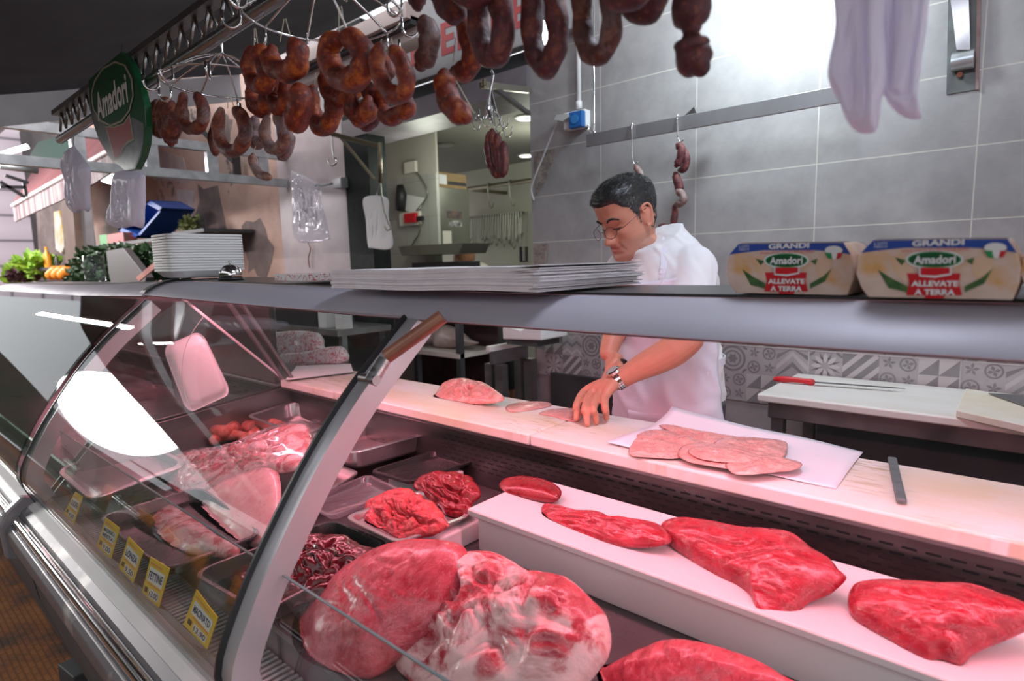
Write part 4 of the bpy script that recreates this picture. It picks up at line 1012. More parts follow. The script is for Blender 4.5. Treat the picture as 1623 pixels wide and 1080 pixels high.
# ------------------------------------------------------------------ sausage racks
def hook_path(p, d, r=.016, drop=.03):
    """J hook: comes down from p and curls outwards along d"""
    d = Vector(d); out = [p, p + Vector((0, 0, -drop))]
    for k in range(1, 8):
        a = math.pi * k / 7; out.append(p + Vector((0, 0, -drop)) + d * (r * (1 - math.cos(a))) - Vector((0, 0, r * math.sin(a))))
    out.append(out[-1] + Vector((0, 0, .014))); return out
def rack(C, rad, dropz, nh, label, top, ph=0.0):
    t = thing('sausage_rack', label, 'hanging rack', 'ring racks with hooks', loc=tuple(C))
    part(MB().tube([C + Vector((rad * math.cos(a), rad * math.sin(a), -dropz)) for a in [2 * math.pi * k / 40 for k in range(41)]], .0022, 6, caps=False), 'ring', m_chrome, t, smooth=True)
    s_ = [top + Vector((0, 0, .004)), top + Vector((.012, 0, .02)), top + Vector((.022, 0, .008)), top + Vector((.018, 0, -.02)), C + Vector((0, 0, .03)), C]
    part(MB().tube(smoothpath(s_, 6), .0032, 8), 'hanger', m_chrome, t, smooth=True)
    for k in range(nh):
        a = 2 * math.pi * k / nh + ph; d = Vector((math.cos(a), math.sin(a), 0)); e = C + d * rad + Vector((0, 0, -dropz))
        part(MB().tube(smoothpath([C, C.lerp(e, .5) + Vector((0, 0, .008)), e], 3) , .0022, 6), 'spoke', m_chrome, t, smooth=True)
        part(MB().tube(hook_path(e, d, .014, .018), .0026, 7), 'hook', m_chrome, t, smooth=True)
    return t
C2 = at(352, 85, Y=.62); rack(C2, .125, .060, 10, 'further ring rack with hooks carrying the dark sausages', Vector((C2.x, YR, at(358, 32, Y=YR).z)))
C1 = at(508, -40, Y=.62); rack(C1, .135, .062, 10, 'nearer ring rack with hooks carrying the orange sausages', Vector((C1.x, YR, 1.85)), .3)
C0 = at(800, -230, Y=.60); rack(C0, .14, .05, 8, 'ring rack just above the picture carrying the purple sausages', Vector((C0.x, YR, C0.z + .1)), .2)

m_so = sausmat('orange_sausage', (.045, .004, .003), (.24, .024, .006), (.60, .15, .018), 0, .45)
m_sd = sausmat('dark_sausage', (.05, .010, .009), (.15, .030, .018), (.34, .10, .04), .12)
m_sp = sausmat('purple_sausage', (.05, .011, .016), (.13, .026, .030), (.36, .10, .05), .05)
m_sm = sausmat('mouldy_sausage', (.07, .015, .012), (.18, .045, .03), (.40, .18, .10), .22)
m_sb = sausmat('brown_sausage', (.05, .012, .010), (.13, .03, .02), (.35, .12, .06), .15)
def sausage(path, r, Y, mt, label, group=None, tie=None, amp=.17, pinch=None, name='sausage', both=True, dy=0.0):
    n = len(path); r = r * (1.12 if r > 7 else 1)
    P = [at(x, y, Y=Y + dy * (i / (n - 1) - .5)) for i, (x, y) in enumerate(path)]; k = pxm(P[n // 2])
    sp = smoothpath(P, 6); L = len(sp)
    rr = []
    for i in range(L):
        u = i / (L - 1); e = min(u, 1 - u)
        taper = .62 + .38 * min(1, (e / .14)) ** .6
        rr.append(r * k * taper * (1 + .06 * math.sin(i * .9 + path[0][0])))
    mb = MB().tube(sp, rr, 18, round_ends=True); out = []
    seed = Vector((path[0][0] * .1, path[0][1] * .07, 0)); fr = .5 / (r * k)
    cen = sum(P, Vector()) / n
    for v_ in mb.v:
        q = Vector(v_)
        dn = noise.noise(q * fr + seed) * amp * r * k + noise.noise(q * fr * 3.2 + seed) * amp * .35 * r * k
        best = min(sp, key=lambda c_: (c_ - q).length_squared); d = (q - best)
        if d.length > 1e-6: q += d.normalized() * dn
        out.append(tuple(q))
    mb.v = out
    base = (cen.x, cen.y, min(v_[2] for v_ in out))
    st = []
    if tie:
        for a_, b_ in tie: st.append(MB().tube([at(*a_, Y=Y), at(*b_, Y=Y)], .0008, 5))
    if st:
        t = thing(name, label, 'sausage', group, loc=base); part(mb, 'casing', mt, t, smooth=True)
        for q in st: part(q, 'string', m_string, t)
        return t
    o = mb.build(name, mt, smooth=True); rebase(o, base); return tag(o, label, 'sausage', group)
G1, G2, G3 = 'orange sausages on the near ring rack', 'dark sausages on the far ring rack', 'purple sausages hanging at the top of the picture'
S = sausage
S([(399, 82), (397, 108), (403, 130), (416, 135), (424, 118), (418, 92), (410, 78)], 13, .56, m_so, 'narrow folded orange sausage at the upper left end of the near rack', G1, [((403, 45), (403, 76)), ((405, 45), (410, 78))])
S([(432, 80), (430, 98), (440, 110), (456, 113), (471, 103), (474, 84), (466, 70)], 15, .55, m_so, 'fat heart-shaped orange sausage hanging left of the large front loop', G1, [((450, 30), (444, 66)), ((453, 30), (462, 64))])
S([(398, 142), (403, 165), (412, 174), (422, 167), (423, 145)], 11, .60, m_so, 'small orange sausage loop below the narrow folded one', G1)
S([(438, 130), (434, 152), (441, 170), (451, 168), (455, 150), (450, 132)], 12, .60, m_so, 'orange sausage half hidden below the heart-shaped one', G1)
S([(473, 142), (478, 162), (472, 184), (462, 198)], 17, .56, m_so, 'single bright orange sausage hanging straight under the heart-shaped one', G1)
S([(496, 142), (495, 170), (500, 190), (512, 202), (524, 193), (530, 172), (522, 150)], 12.5, .62, m_so, 'U-shaped orange sausage below the left of the large front loop', G1, [((500, 115), (498, 138))])
S([(538, 62), (524, 72), (523, 100), (536, 120), (555, 126), (573, 114), (576, 90), (566, 68), (552, 60)], 17, .55, m_so, 'large front loop of orange sausage in the middle of the near rack', G1, [((537, 10), (537, 52)), ((541, 10), (548, 54))])
S([(516, 118), (520, 140), (538, 156), (556, 150), (563, 135)], 13, .62, m_so, 'orange sausage peeping out under the large front loop', G1)
S([(601, 76), (597, 98), (606, 130), (622, 150), (640, 148), (644, 125), (636, 98), (624, 80)], 12.5, .55, m_so, 'wide U-shaped orange sausage at the right front of the near rack', G1, [((605, 62), (602, 74)), ((620, 60), (624, 78))])
S([(580, 134), (588, 148), (602, 156), (612, 148)], 12, .62, m_so, 'short orange sausage piece between the front loop and the right one', G1)
S([(556, 152), (560, 176), (570, 187), (582, 180), (584, 160)], 13, .60, m_so, 'orange sausage loop hanging low under the large front loop', G1)
S([(598, 168), (594, 188), (582, 200), (574, 196)], 8, .62, m_sp, 'thin purplish sausage end below the low orange loop', G1)
S([(608, 172), (616, 186), (630, 182), (644, 174), (646, 160)], 12, .60, m_so, 'lumpy orange sausage at the lower right of the near rack', G1)
S([(603, 90), (614, 105), (616, 125)], 9, .64, m_so, 'orange sausage seen through the loop at the right front', G1)
S([(262, 162), (262, 190), (270, 210), (274, 190), (270, 168)], 13, .60, m_sd, 'dark folded sausage at the left end of the far rack', G2, [((255, 148), (262, 158))])
S([(249, 165), (244, 185), (250, 205), (258, 210)], 10, .64, m_sd, 'dark sausage behind the leftmost one of the far rack', G2)
S([(270, 218), (271, 228)], 9, .62, m_sd, 'stubby sausage end hanging lowest at the left of the far rack', G2)
S([(291, 152), (288, 178), (295, 200), (308, 204), (320, 194), (322, 172), (314, 152)], 8.5, .60, m_sd, 'dark U-shaped sausage, second from the left on the far rack', G2, [((299, 138), (293, 150)), ((301, 138), (312, 150))])
S([(350, 176), (346, 204), (352, 228), (366, 240), (382, 232), (389, 208), (384, 186), (374, 174)], 9.5, .58, m_sd, 'large dark loop of sausage in the middle of the far rack', G2, [((361, 150), (361, 172)), ((364, 150), (372, 172))])
S([(342, 195), (339, 220), (341, 243)], 7.5, .64, m_sd, 'thin dark sausage behind the left of the large dark loop', G2)
S([(404, 190), (400, 208), (405, 226), (414, 222)], 9, .62, m_sm, 'brownish sausage left of the whitish loop on the far rack', G2)
S([(424, 188), (419, 212), (428, 232), (441, 237), (450, 222), (447, 200), (438, 186)], 8.5, .60, m_sm, 'whitish mouldy loop of sausage at the right of the far rack', G2, [((430, 180), (425, 188))])
S([(458, 212), (456, 236), (444, 250)], 8, .62, m_sm, 'mouldy sausage end below the whitish loop', G2)
S([(401, 246), (402, 262), (412, 276), (427, 281)], 7, .60, m_sm, 'small curved mouldy sausage hanging lowest from the far rack', G2, [((405, 232), (402, 244))])
S([(662, -60), (660, -20), (661, 8)], 15, .60, m_sp, 'reddish sausage end at the top edge, above the dark straight one', G3)
S([(673, 34), (681, 56), (678, 82), (668, 103)], 15, .60, m_sb, 'dark fuzzy sausage with a cut end tied by a string', G3, [((672, 25), (661, 100))])
S([(690, -40), (700, -8), (712, 12), (726, 18)], 19, .58, m_sp, 'fat purple sausage at the top edge left of the two long loops', G3)
S([(715, -40), (738, -12), (762, -14), (780, -40)], 21, .54, m_sp, 'fat purple sausage cut by the top edge above the orange one', G3)
S([(732, 32), (744, 62), (748, 92), (738, 112), (722, 112)], 15, .64, m_so, 'orange hooked sausage behind the first long purple loop', G3, [((722, 60), (718, 100))])
S([(704, 120), (706, 145), (718, 170), (738, 186)], 16, .60, m_so, 'bright orange curved sausage hanging lowest in the middle', G3, [((723, 128), (752, 180))])
S([(756, -50), (756, 0), (758, 45), (767, 78), (780, 92), (793, 78), (798, 40), (792, 0), (780, -40)], 16.5, .58, m_sp, 'long purple U-shaped sausage left of the bright lamp', G3)
S([(846, -50), (843, 0), (843, 50), (850, 88), (863, 106), (877, 92), (884, 55), (880, 10), (870, -30)], 16, .60, m_sp, 'long purple U-shaped sausage framing the bright lamp', G3)
S([(926, -40), (922, 0), (924, 45), (932, 76), (945, 87), (960, 76), (969, 40), (966, 0), (955, -40)], 15, .60, m_sb, 'long dark U-shaped sausage right of the bright lamp', G3)
S([(950, -60), (975, -10), (1000, -8), (1020, -40)], 21, .55, m_sp, 'fat sausage cut by the top edge right of the dark U-shaped one', G3)
S([(985, -20), (1010, 16), (1030, 12), (1045, -20)], 19, .62, m_sp, 'fat sausage curve at the top edge left of the double sausage', G3)
S([(1094, -50), (1095, 0), (1098, 40)], 26, .60, m_sp, 'upper fat link of the double sausage right of the top centre', G3)
S([(1094, 64), (1097, 88), (1110, 106)], 24, .60, m_sp, 'lower curled link of the double sausage right of the top centre', G3)

# ------------------------------------------------------------------ green shield sign on the end of the truss
YS = .565
sg = thing('hanging_sign', 'green shield-shaped sign with a white name and a red ribbon hanging from the truss', 'sign', loc=tuple(at(187, 180, Y=YS)))
outl = [(192, 82), (166, 103), (140, 127), (142, 160), (146, 190), (157, 222), (175, 252), (198, 271), (214, 268), (224, 248), (229, 228), (231, 200), (229, 168), (222, 140), (213, 118), (205, 98)]
part(MB().prism([at(x, y, Y=YS) for x, y in outl], (0, .016, 0)), 'shield', m_green, sg, bevel=.001)
g = MB()
inn = lambda o_, k: [(187 + (x - 187) * k, 180 + (y - 180) * k) for x, y in o_]
grey_low = [(144, 172), (146, 190), (157, 222), (175, 252), (198, 269), (212, 266), (222, 246), (227, 228), (228.5, 200), (228, 196), (210, 186), (195, 196), (170, 200), (158, 190)]
decal(g, grey_low, YS, 1, 0)
decal(g, [(167, 200), (180, 201), (196, 196), (206, 180), (213, 222), (205, 226), (197, 234), (192, 246), (182, 255)], YS, 2, 2)
decal(g, [(169, 202), (181, 203), (197, 197), (205, 186), (211, 220), (203, 223), (195, 232), (190, 244), (183, 251)], YS, 3, 3)
decal(g, [(145, 150), (150, 128), (163, 108), (183, 97), (200, 103), (211, 125), (213, 152), (207, 176), (194, 194), (176, 201), (159, 193), (148, 174)], YS, 4, 2)
decal(g, [(147, 150), (152, 130), (164, 111), (183, 100), (198, 105), (208, 126), (211, 152), (205, 175), (193, 191), (176, 198), (161, 190), (150, 173)], YS, 5, 1)
pa = at(155, 172, Y=YS); pb = at(203, 138, Y=YS); ux = (pb - pa).normalized(); uz = Vector((-ux.z, 0, ux.x))
g.mat(4); text(g, 'Amadori', (pa + pb) / 2 + Vector((0, -.0028, 0)), ux, (0, 0, 1), .075, bold=.03, width=(pb - pa).length)
part(g, 'printed_face', [M('brushed_shield_grey', (.18, .20, .19), (.28, .29, .28), 30, rough=.3, metal=.5), m_green, M('sign_gold_line', (.45, .42, .32), rough=.4), M('ribbon_red', (.42, .12, .12), rough=.4), m_white], sg)
part(MB().tube([at(192, 84, Y=YS + .01), at(194, 70, Y=YS + .03)], .002, 6), 'wire', m_chrome, sg)

# ------------------------------------------------------------------ plastic and paper bags
m_bag = bpy.data.materials.new('thin_white_plastic'); m_bag.use_nodes = True; nt = m_bag.node_tree; b = nt.nodes['Principled BSDF']; setv(b, color=(.90, .87, .96), rough=.4)
tl = nt.nodes.new('ShaderNodeBsdfTranslucent'); tl.inputs['Color'].default_value = (.92, .88, .98, 1); mx = nt.nodes.new('ShaderNodeMixShader'); mx.inputs[0].default_value = .45
nt.links.new(b.outputs[0], mx.inputs[1]); nt.links.new(tl.outputs[0], mx.inputs[2]); nt.links.new(mx.outputs[0], nt.nodes['Material Output'].inputs['Surface'])
def bag(pix, Y, mt, label, seed, name='plastic_bag', thick=.02, amp=.005, cat='bag', cs=(60, 60, 9), group=None):
    P = [at(x, y, Y=Y) for x, y in pix]
    return blob(name, pix, -5, mt, (0, -1, 0), thick, thick * .3, p0=sum(P, Vector()) / len(P), amp=amp, ns=14, crease=amp * 1.6, cs=cs, pw=5, K=34, sm=9, seed=seed, label=label, cat=cat, edge=.3, group=group)
bag([(1326, -60), (1324, 40), (1313, 118), (1332, 162), (1342, 190), (1358, 208), (1378, 212), (1392, 204), (1396, 165), (1404, 120), (1402, 40), (1400, -60)], .56, m_bag, 'left white plastic bag hanging at the top right, longer and pointed', 81, thick=.016, cs=(45, 45, 3), amp=.008)
bag([(1402, -60), (1402, 60), (1404, 130), (1400, 150), (1420, 178), (1445, 190), (1462, 186), (1453, 165), (1462, 100), (1470, 30), (1470, -60)], .575, m_bag, 'right white plastic bag hanging at the top right with a curled corner', 82, thick=.016, cs=(45, 45, 3), amp=.008)
bag([(117, 232), (106, 245), (104, 262), (108, 285), (112, 320), (118, 338), (130, 334), (142, 334), (143, 300), (143, 268), (132, 250), (122, 236)], .62, m_bag, 'twisted white plastic bag hanging left of the green shield sign', 83, thick=.03, amp=.016, cs=(16, 16, 3))
bag([(188, 272), (184, 295), (180, 330), (178, 355), (190, 362), (212, 358), (227, 360), (229, 330), (230, 290), (226, 274)], .64, m_bag, 'white plastic bag hanging below the green shield sign', 84, thick=.03, amp=.016, cs=(14, 14, 4))
m_clearbag = glassmat('clear_bag', (.90, .90, .93), 1.45, .22, (.8, .78, .85))
bag([(462, 276), (466, 272), (505, 292), (510, 320), (522, 370), (518, 381), (470, 381), (464, 330)], 2.40, m_clearbag, 'clear plastic bag bundle hanging on the pale tiled pillar', 85, thick=.03, amp=.02, cs=(12, 12, 3))
bag([(577, 314), (613, 314), (616, 345), (622, 392), (590, 394), (583, 388), (580, 350)], 2.50, m_paper, 'white paper bag hanging on the dark door jamb', 86, name='paper_bag', thick=.008, amp=.003, cs=(8, 8, 3))
def wire(pts, r, name, mt, label, cat, group=None):
    o = MB().tube(smoothpath(pts, 5), r, 8).build(name, mt, smooth=True); return tag(o, label, cat, group)
wire([at(117, 214, Y=.60), at(116, 226, Y=.61), at(118, 236, Y=.62)], .002, 'wire_hook', m_chrome, 'thin wire hook holding the twisted plastic bag', 'hook')
wire([at(204, 262, Y=.62), at(204, 268, Y=.63), at(206, 276, Y=.64)], .002, 'wire_hook', m_chrome, 'thin wire hook holding the bag below the shield sign', 'hook')

# ------------------------------------------------------------------ on the tiled wall and in front of it
def pbox(mb, x0, x1, y0, y1, Y, D):
    """box whose front face at depth Y spans a pixel rectangle"""
    ym, xm = (y0 + y1) / 2, (x0 + x1) / 2
    return mb.bb(at(x0, ym, Y=Y).x, at(x1, ym, Y=Y).x, Y, Y + D, at(xm, y1, Y=Y).z, at(xm, y0, Y=Y).z)
YH = 2.32
ra, rb_ = at(930, 226, Y=YH), at(1420, 125, Y=YH); rail_z = (ra.z + at(1320, 148, Y=YH).z) / 2
t = thing('hanging_rail', 'flat steel rail with hooks hanging in front of the grey tiles', 'rail', loc=(ra.x + .5, YH, rail_z))
XRE = at(1348, 140, Y=YH).x
part(MB().bb(ra.x, XRE, YH - .006, YH + .006, rail_z - .028, rail_z + .028), 'rail', M('rail_steel', (.36, .35, .36), (.30, .29, .30), 5, metal=.5, rough=.4), t, bevel=.002)
q = at(942, 205, Y=YH)
part(MB().tube(smoothpath([Vector((q.x, YH, 3.2)), Vector((q.x, YH, 2.4)), Vector((q.x, YH, rail_z + .07)), Vector((q.x, YH, rail_z + .035)), Vector((q.x - .018, YH, rail_z + .028)), Vector((q.x - .03, YH, rail_z + .045)), Vector((q.x - .034, YH, rail_z + .07))], 4), .004, 8), 'suspension_rod', m_chrome, t, smooth=True)
q = at(1100, 178, Y=YH)
part(MB().prism([Vector((q.x - .04, YH, rail_z + .028)), Vector((q.x, YH, rail_z + .055)), Vector((q.x + .01, YH, rail_z + .028))], (0, .18, 0)), 'bracket', m_steel2, t)
part(MB().bb(XRE - .03, XRE - .01, YH - .01, YH + .01, rail_z, 3.1), 'suspension_post', m_steel2, t)
def shook(px, y0, y1, Y, label):
    a = at(px, y0, Y=Y); z1 = at(px, y1, Y=Y).z
    return wire([Vector((a.x, Y + .016, rail_z + .018)), Vector((a.x, Y + .012, rail_z + .034)), Vector((a.x, Y, rail_z + .036)), Vector((a.x, Y - .008, rail_z + .02)), Vector((a.x, Y - .006, z1 + .06)), Vector((a.x, Y, z1 + .02)), Vector((a.x + .012, Y, z1)), Vector((a.x + .026, Y, z1 + .012))], .0028, 'meat_hook', m_chrome, label, 'hook')
shook(1003, 200, 262, YH - .008, 'long steel hook on the flat rail above the head of the butcher')
shook(1075, 180, 226, YH - .008, 'steel hook on the flat rail carrying the string of thin sausages')
S([(1008, 264), (1013, 274), (1019, 288)], 5.5, YH - .01, m_sm, 'single thin sausage hanging just behind the head of the butcher')
S([(1074, 230), (1080, 236), (1078, 252), (1072, 262)], 6.5, YH - .03, m_sp, 'top link of the string of thin sausages on the wall rail', 'string of thin sausages on the wall rail')
S([(1083, 236), (1088, 252), (1085, 266), (1077, 270)], 6, YH, m_sp, 'right top link of the string of thin sausages on the wall rail', 'string of thin sausages on the wall rail')
S([(1071, 276), (1075, 290), (1077, 302)], 7, YH - .02, m_sp, 'middle link of the string of thin sausages on the wall rail', 'string of thin sausages on the wall rail')
S([(1074, 302), (1082, 310), (1082, 320), (1072, 324)], 6, YH - .03, m_sm, 'pale knotted link in the string of thin sausages on the wall rail', 'string of thin sausages on the wall rail')
S([(1070, 326), (1069, 344), (1066, 358), (1054, 360), (1046, 358)], 5.5, YH, m_sp, 'lowest curled link of the string of thin sausages behind the shoulder', 'string of thin sausages on the wall rail')
# socket, conduit, cable
t = thing('power_socket', 'white wall socket box with a blue industrial plug cover and conduit', 'socket', loc=tuple(at(910, 190, Y=WY)))
part(pbox(MB(), 893, 927, 176, 203, WY - .05, .049), 'socket_box', m_white, t, bevel=.003)
part(pbox(MB(), 901, 922, 176, 202, WY - .085, .034), 'blue_cover', M('socket_blue', (.02, .13, .42), rough=.35), t, bevel=.004)
qq = at(910, 189, Y=WY - .09)
part(MB().tube([qq, qq + Vector((0, .01, 0))], .022, 16), 'blue_cap', M('cap_blue', (.04, .20, .50), rough=.35), t)
cx_ = at(918, 150, Y=WY - .02).x
part(MB().tube([(cx_, WY - .022, at(918, 172, Y=WY).z), (cx_, WY - .022, 3.2)], .011, 12), 'conduit', m_white, t, smooth=True)
part(MB().tube([(cx_, WY - .022, at(918, 174, Y=WY).z), (cx_, WY - .022, at(918, 163, Y=WY).z)], .015, 12), 'conduit_collar', m_white, t, smooth=True)
part(MB().prism([at(x, y, Y=WY - .09) for x, y in ((878, 190), (882, 182), (900, 180), (902, 185), (892, 192))], (0, .04, 0)), 'grey_plug', M('plug_grey', (.5, .5, .5), rough=.4), t)
wire([at(886, 190, Y=WY - .07), at(876, 210, Y=WY - .05), at(862, 245, Y=WY - .03), at(848, 280, Y=WY - .03), at(842, 300, Y=WY - .02), at(846, 318, Y=WY - .02)], .0045, 'cable', M('cable_grey', (.45, .44, .45), rough=.5), 'grey cable running from the socket down to the opening edge', 'cable')
# recess with bracket at the upper right
t = thing('wall_bracket', 'steel bracket bolted in a recess at the upper right of the tiled wall', 'bracket', loc=tuple(at(1522, 100, Y=WY)))
part(MB().prism([at(x, y, Y=WY - .006) for x, y in ((1504, -60), (1550, -60), (1548, 142), (1500, 150))], (0, .005, 0)), 'recess', M('recess_shadowed_metal', (.14, .15, .14), (.08, .08, .08), 10, rough=.5, metal=.3), t)  # flat plate, recess shade put into its dark colour
part(MB().prism([at(x, y, Y=WY - .05) for x, y in ((1499, -60), (1534, -60), (1538, 80), (1516, 80))], (0, .012, 0)), 'steel_strap', m_steel2, t, bevel=.002)
part(MB().prism([at(x, y, Y=WY - .012) for x, y in ((1549, -60), (1556, -60), (1551, 142), (1546, 142))], (0, .011, 0)), 'rusty_edge', M('rust_edge', (.26, .17, .16), (.36, .26, .25), 20, rough=.8), t)
qa = at(1526, 96, Y=WY - .03)
part(MB().tube([qa + Vector((-.03, 0, 0)), qa + Vector((.03, 0, 0))], .03, 20), 'pivot_cylinder', m_alu, t, smooth=True, auto=40)
part(MB().tube([at(1521, 118, Y=WY - .03), at(1521, 118, Y=WY - .008)], .009, 8), 'bolt', M('rusty_bolt', (.25, .09, .05), rough=.8), t)
# bulb behind the sausages
qb = at(856, 66, Y=1.3)
t = thing('work_lamp', 'bright white lamp glowing through the loop of a purple sausage', 'lamp', loc=tuple(qb))
part(MB().lathe([(.002, -.055), (.012, -.035), (.020, -.01), (.022, .02), (.017, .045), (.008, .055)], qb, 20), 'bulb', emis('lamp_white', (.88, .97, 1.0), 14), t, smooth=True)
part(MB().tube([qb + Vector((0, 0, .05)), qb + Vector((0, 0, .12))], .014, 14), 'lamp_socket', m_dark, t)
part(MB().tube([qb + Vector((0, 0, .12)), qb + Vector((0, 0, 1.3))], .003, 6), 'lamp_cord', m_dark, t)

# ------------------------------------------------------------------ the butcher
HB = Vector((-.966, 1.643, 1.458)); HSC = .975
def _frame(yaw, pit, rol):
    d = Vector((math.sin(yaw), -math.cos(yaw), 0)); f = Vector((d.x * math.cos(pit), d.y * math.cos(pit), -math.sin(pit)))
    u = Vector((d.x * math.sin(pit), d.y * math.sin(pit), math.cos(pit))); l = u.cross(f)
    u2 = u * math.cos(rol) + l * math.sin(rol); return f, u2.cross(f), u2
hf, hl, hu = _frame(-.33, .37, -.03)
def H(a, b_, c_): return HB + (hf * a + hl * b_ + hu * c_) * HSC
US = [-.128, -.122, -.112, -.100, -.088, -.075, -.062, -.045, -.03, -.01, .01, .03, .05]
AF = [.045, .072, .086, .090, .087, .088, .089, .087, .087, .086, .091, .094, .094]
AB = [-.03, -.035, -.045, -.052, -.058, -.064, -.070, -.078, -.086, -.094, -.100, -.104, -.105]
WW = [.026, .040, .050, .055, .059, .062, .065, .069, .072, .074, .076, .0775, .078]
def hsurf(u, ph):
    if u <= .05: af, ab, ww = np.interp(u, US, AF), np.interp(u, US, AB), np.interp(u, US, WW)
    else:
        k = math.sqrt(max(0, 1 - ((u - .05) / .0735) ** 2.2)); af, ab, ww = .094 * k ** 1.05, -.105 * k, .078 * k
    c_, s_ = math.cos(ph), math.sin(ph)
    x = (af if c_ >= 0 else -ab) * (1 if c_ >= 0 else -1) * abs(c_) ** .88; y = ww * (1 if s_ >= 0 else -1) * abs(s_) ** .92
    G = lambda dy, du, sy, su: math.exp(-(dy / sy) ** 2 - (du / su) ** 2)
    if c_ > 0:
        ay = abs(y); d = 0
        if -.060 < u < .012:
            hh = .032 * min(1, max(0, (.012 - u) / .057)) ** 1.15 * (1 if u > -.048 else max(0, 1 - ((-.048 - u) / .011) ** 2))
            sg_ = .0075 + .0055 * min(1, max(0, (.012 - u) / .06)); d += hh * math.exp(-(y / sg_) ** 2)
        d += .010 * G(ay - .014, u + .046, .007, .008)
        d += -.012 * G(ay - .031, u - .001, .014, .011) + .007 * G(ay - .031, u + .004, .011, .007)
        d += -.0018 * G(ay - .031, u + .0105, .013, .0016) + .0055 * G(ay - .028, u - .021, .022, .007)
        d += .006 * G(ay - .047, u + .030, .016, .014) - .004 * G(ay - .045, u + .065, .012, .016)
        t_ = (u + .045) / -.035
        if 0 < t_ < 1.1: d += -.0035 * math.exp(-((ay - (.018 + .014 * t_)) / .004) ** 2)
        d += .004 * G(y, u + .0655, .020, .0045) + .0045 * G(y, u + .0785, .018, .005) - .0045 * G(y, u + .0715, .026, .0022)
        d += -.003 * G(y, u + .090, .02, .006) + .005 * G(y, u + .108, .016, .010)
        d += -.0012 * math.exp(-((u - .050) / .0018) ** 2) * (ay < .045) - .0012 * math.exp(-((u - .062) / .0018) ** 2) * (ay < .04)
        x += d
    return x, y
def head_loops():
    vs = []; NU, NP = 110, 96
    us = [-.128 + (.128 + .1232) * (k / NU) for k in range(NU + 1)]
    for u in us:
        for q in range(NP):
            x, y = hsurf(u, 2 * math.pi * q / NP); vs.append(H(x, y, u))
    fs = [(k * NP + q, k * NP + (q + 1) % NP, (k + 1) * NP + (q + 1) % NP, (k + 1) * NP + q) for k in range(NU) for q in range(NP)]
    fs += [tuple(range(NP))[::-1], tuple(NU * NP + q for q in range(NP))]
    return vs, fs
def ellips(mb, c, ax, ay, az, n=12):
    vs = []; fs = []
    for i in range(n + 1):
        th = math.pi * (i + .02) / (n + .04)
        for j in range(2 * n):
            p = math.pi * j / n; vs.append(c + ax * math.sin(th) * math.cos(p) + ay * math.sin(th) * math.sin(p) + az * math.cos(th))
    m_ = 2 * n
    fs = [(i * m_ + j, i * m_ + (j + 1) % m_, (i + 1) * m_ + (j + 1) % m_, (i + 1) * m_ + j) for i in range(n) for j in range(m_)]
    fs += [tuple(range(m_))[::-1], tuple(n * m_ + j for j in range(m_))]
    mb.add(vs, fs)
def remesh(mb, voxel, smooth_it=2, fac=.5):
    """join all shells of mb into one continuous surface"""
    me = bpy.data.meshes.new('tmp'); me.from_pydata(mb.v, [], mb.f); o = bpy.data.objects.new('tmp', me); COL.objects.link(o)
    import bmesh
    bm = bmesh.new(); bm.from_mesh(me); bmesh.ops.recalc_face_normals(bm, faces=bm.faces); bm.to_mesh(me); bm.free()
    md = o.modifiers.new('r', 'REMESH'); md.mode = 'VOXEL'; md.voxel_size = voxel
    if smooth_it:
        m2 = o.modifiers.new('s', 'SMOOTH'); m2.iterations = smooth_it; m2.factor = fac
    dg = bpy.context.evaluated_depsgraph_get(); dg.update()
    out = bpy.data.meshes.new_from_object(o.evaluated_get(dg)); bpy.data.objects.remove(o)
    n = MB(); n.v = [tuple(v.co) for v in out.vertices]; n.f = [tuple(p.vertices) for p in out.polygons]; n.m = [0] * len(n.f)
    bpy.data.meshes.remove(out); return n
BDF = Vector((-.37, -.93, 0)).normalized(); BDL = Vector((-BDF.y, BDF.x, 0))
# torso centres by height
TZ = [.62, .80, .95, 1.07, 1.16, 1.25, 1.310, 1.355, 1.385]
def _c(px, z_, Y): p = at(px, 500, Y=Y); return None
TXX = [-.868, -.868, -.868, -.870, -.874, -.880, -.882, -.888, -.893]
TYY = [1.74, 1.74, 1.735, 1.73, 1.72, 1.71, 1.70, 1.69, 1.685]
TW = [.18, .18, .165, .155, .160, .172, .160, .118, .078]
TD = [.145, .145, .145, .135, .130, .120, .098, .078, .066]
def torso(z, ph, off=0):
    cx, cy, w_, d_ = (float(np.interp(z, TZ, a)) for a in (TXX, TYY, TW, TD))
    tl_ = max(0, min(1, (z - 1.16) / .2)); tl_ = tl_ * tl_ * (3 - 2 * tl_)
    return Vector((cx, cy, z - .045 * tl_ * math.cos(ph) - .004 * tl_)) + BDF * ((d_ + off) * math.cos(ph)) + BDL * ((w_ + off) * math.sin(ph))
def tgrid(z0, z1, nz_, off, fold, seed, pa=-math.pi, pb=math.pi, npp=72, closed=True):
    def fn(u, v_):
        z = z0 + (z1 - z0) * v_; ph = pa + (pb - pa) * u; p = torso(z, ph, off)
        n_ = BDF * math.cos(ph) + BDL * math.sin(ph)
        q = Vector((p.x * 9, p.y * 9, p.z * 5 + seed))
        return p + n_ * (fold * (noise.noise(q) + .5 * noise.noise(q * 2.3)) + fold * .8 * max(0, ridg(Vector((ph * 1.6, z * 9 + ph * .8, seed)), 1) - .6))
    mb = MB(); mb.grid(fn, npp, nz_, closed_u=closed); return mb
SLm = Vector((-.752, 1.655, 1.300)); SRm = SLm - BDL * .33
EL = at(1091, 538, Y=1.51); WL = at(979, 604, Y=1.425)
ER = at(992, 470, Y=1.66); WR = at(964, 560, Y=1.50)
body = MB(); hv, hfc = head_loops(); body.add(hv, hfc)
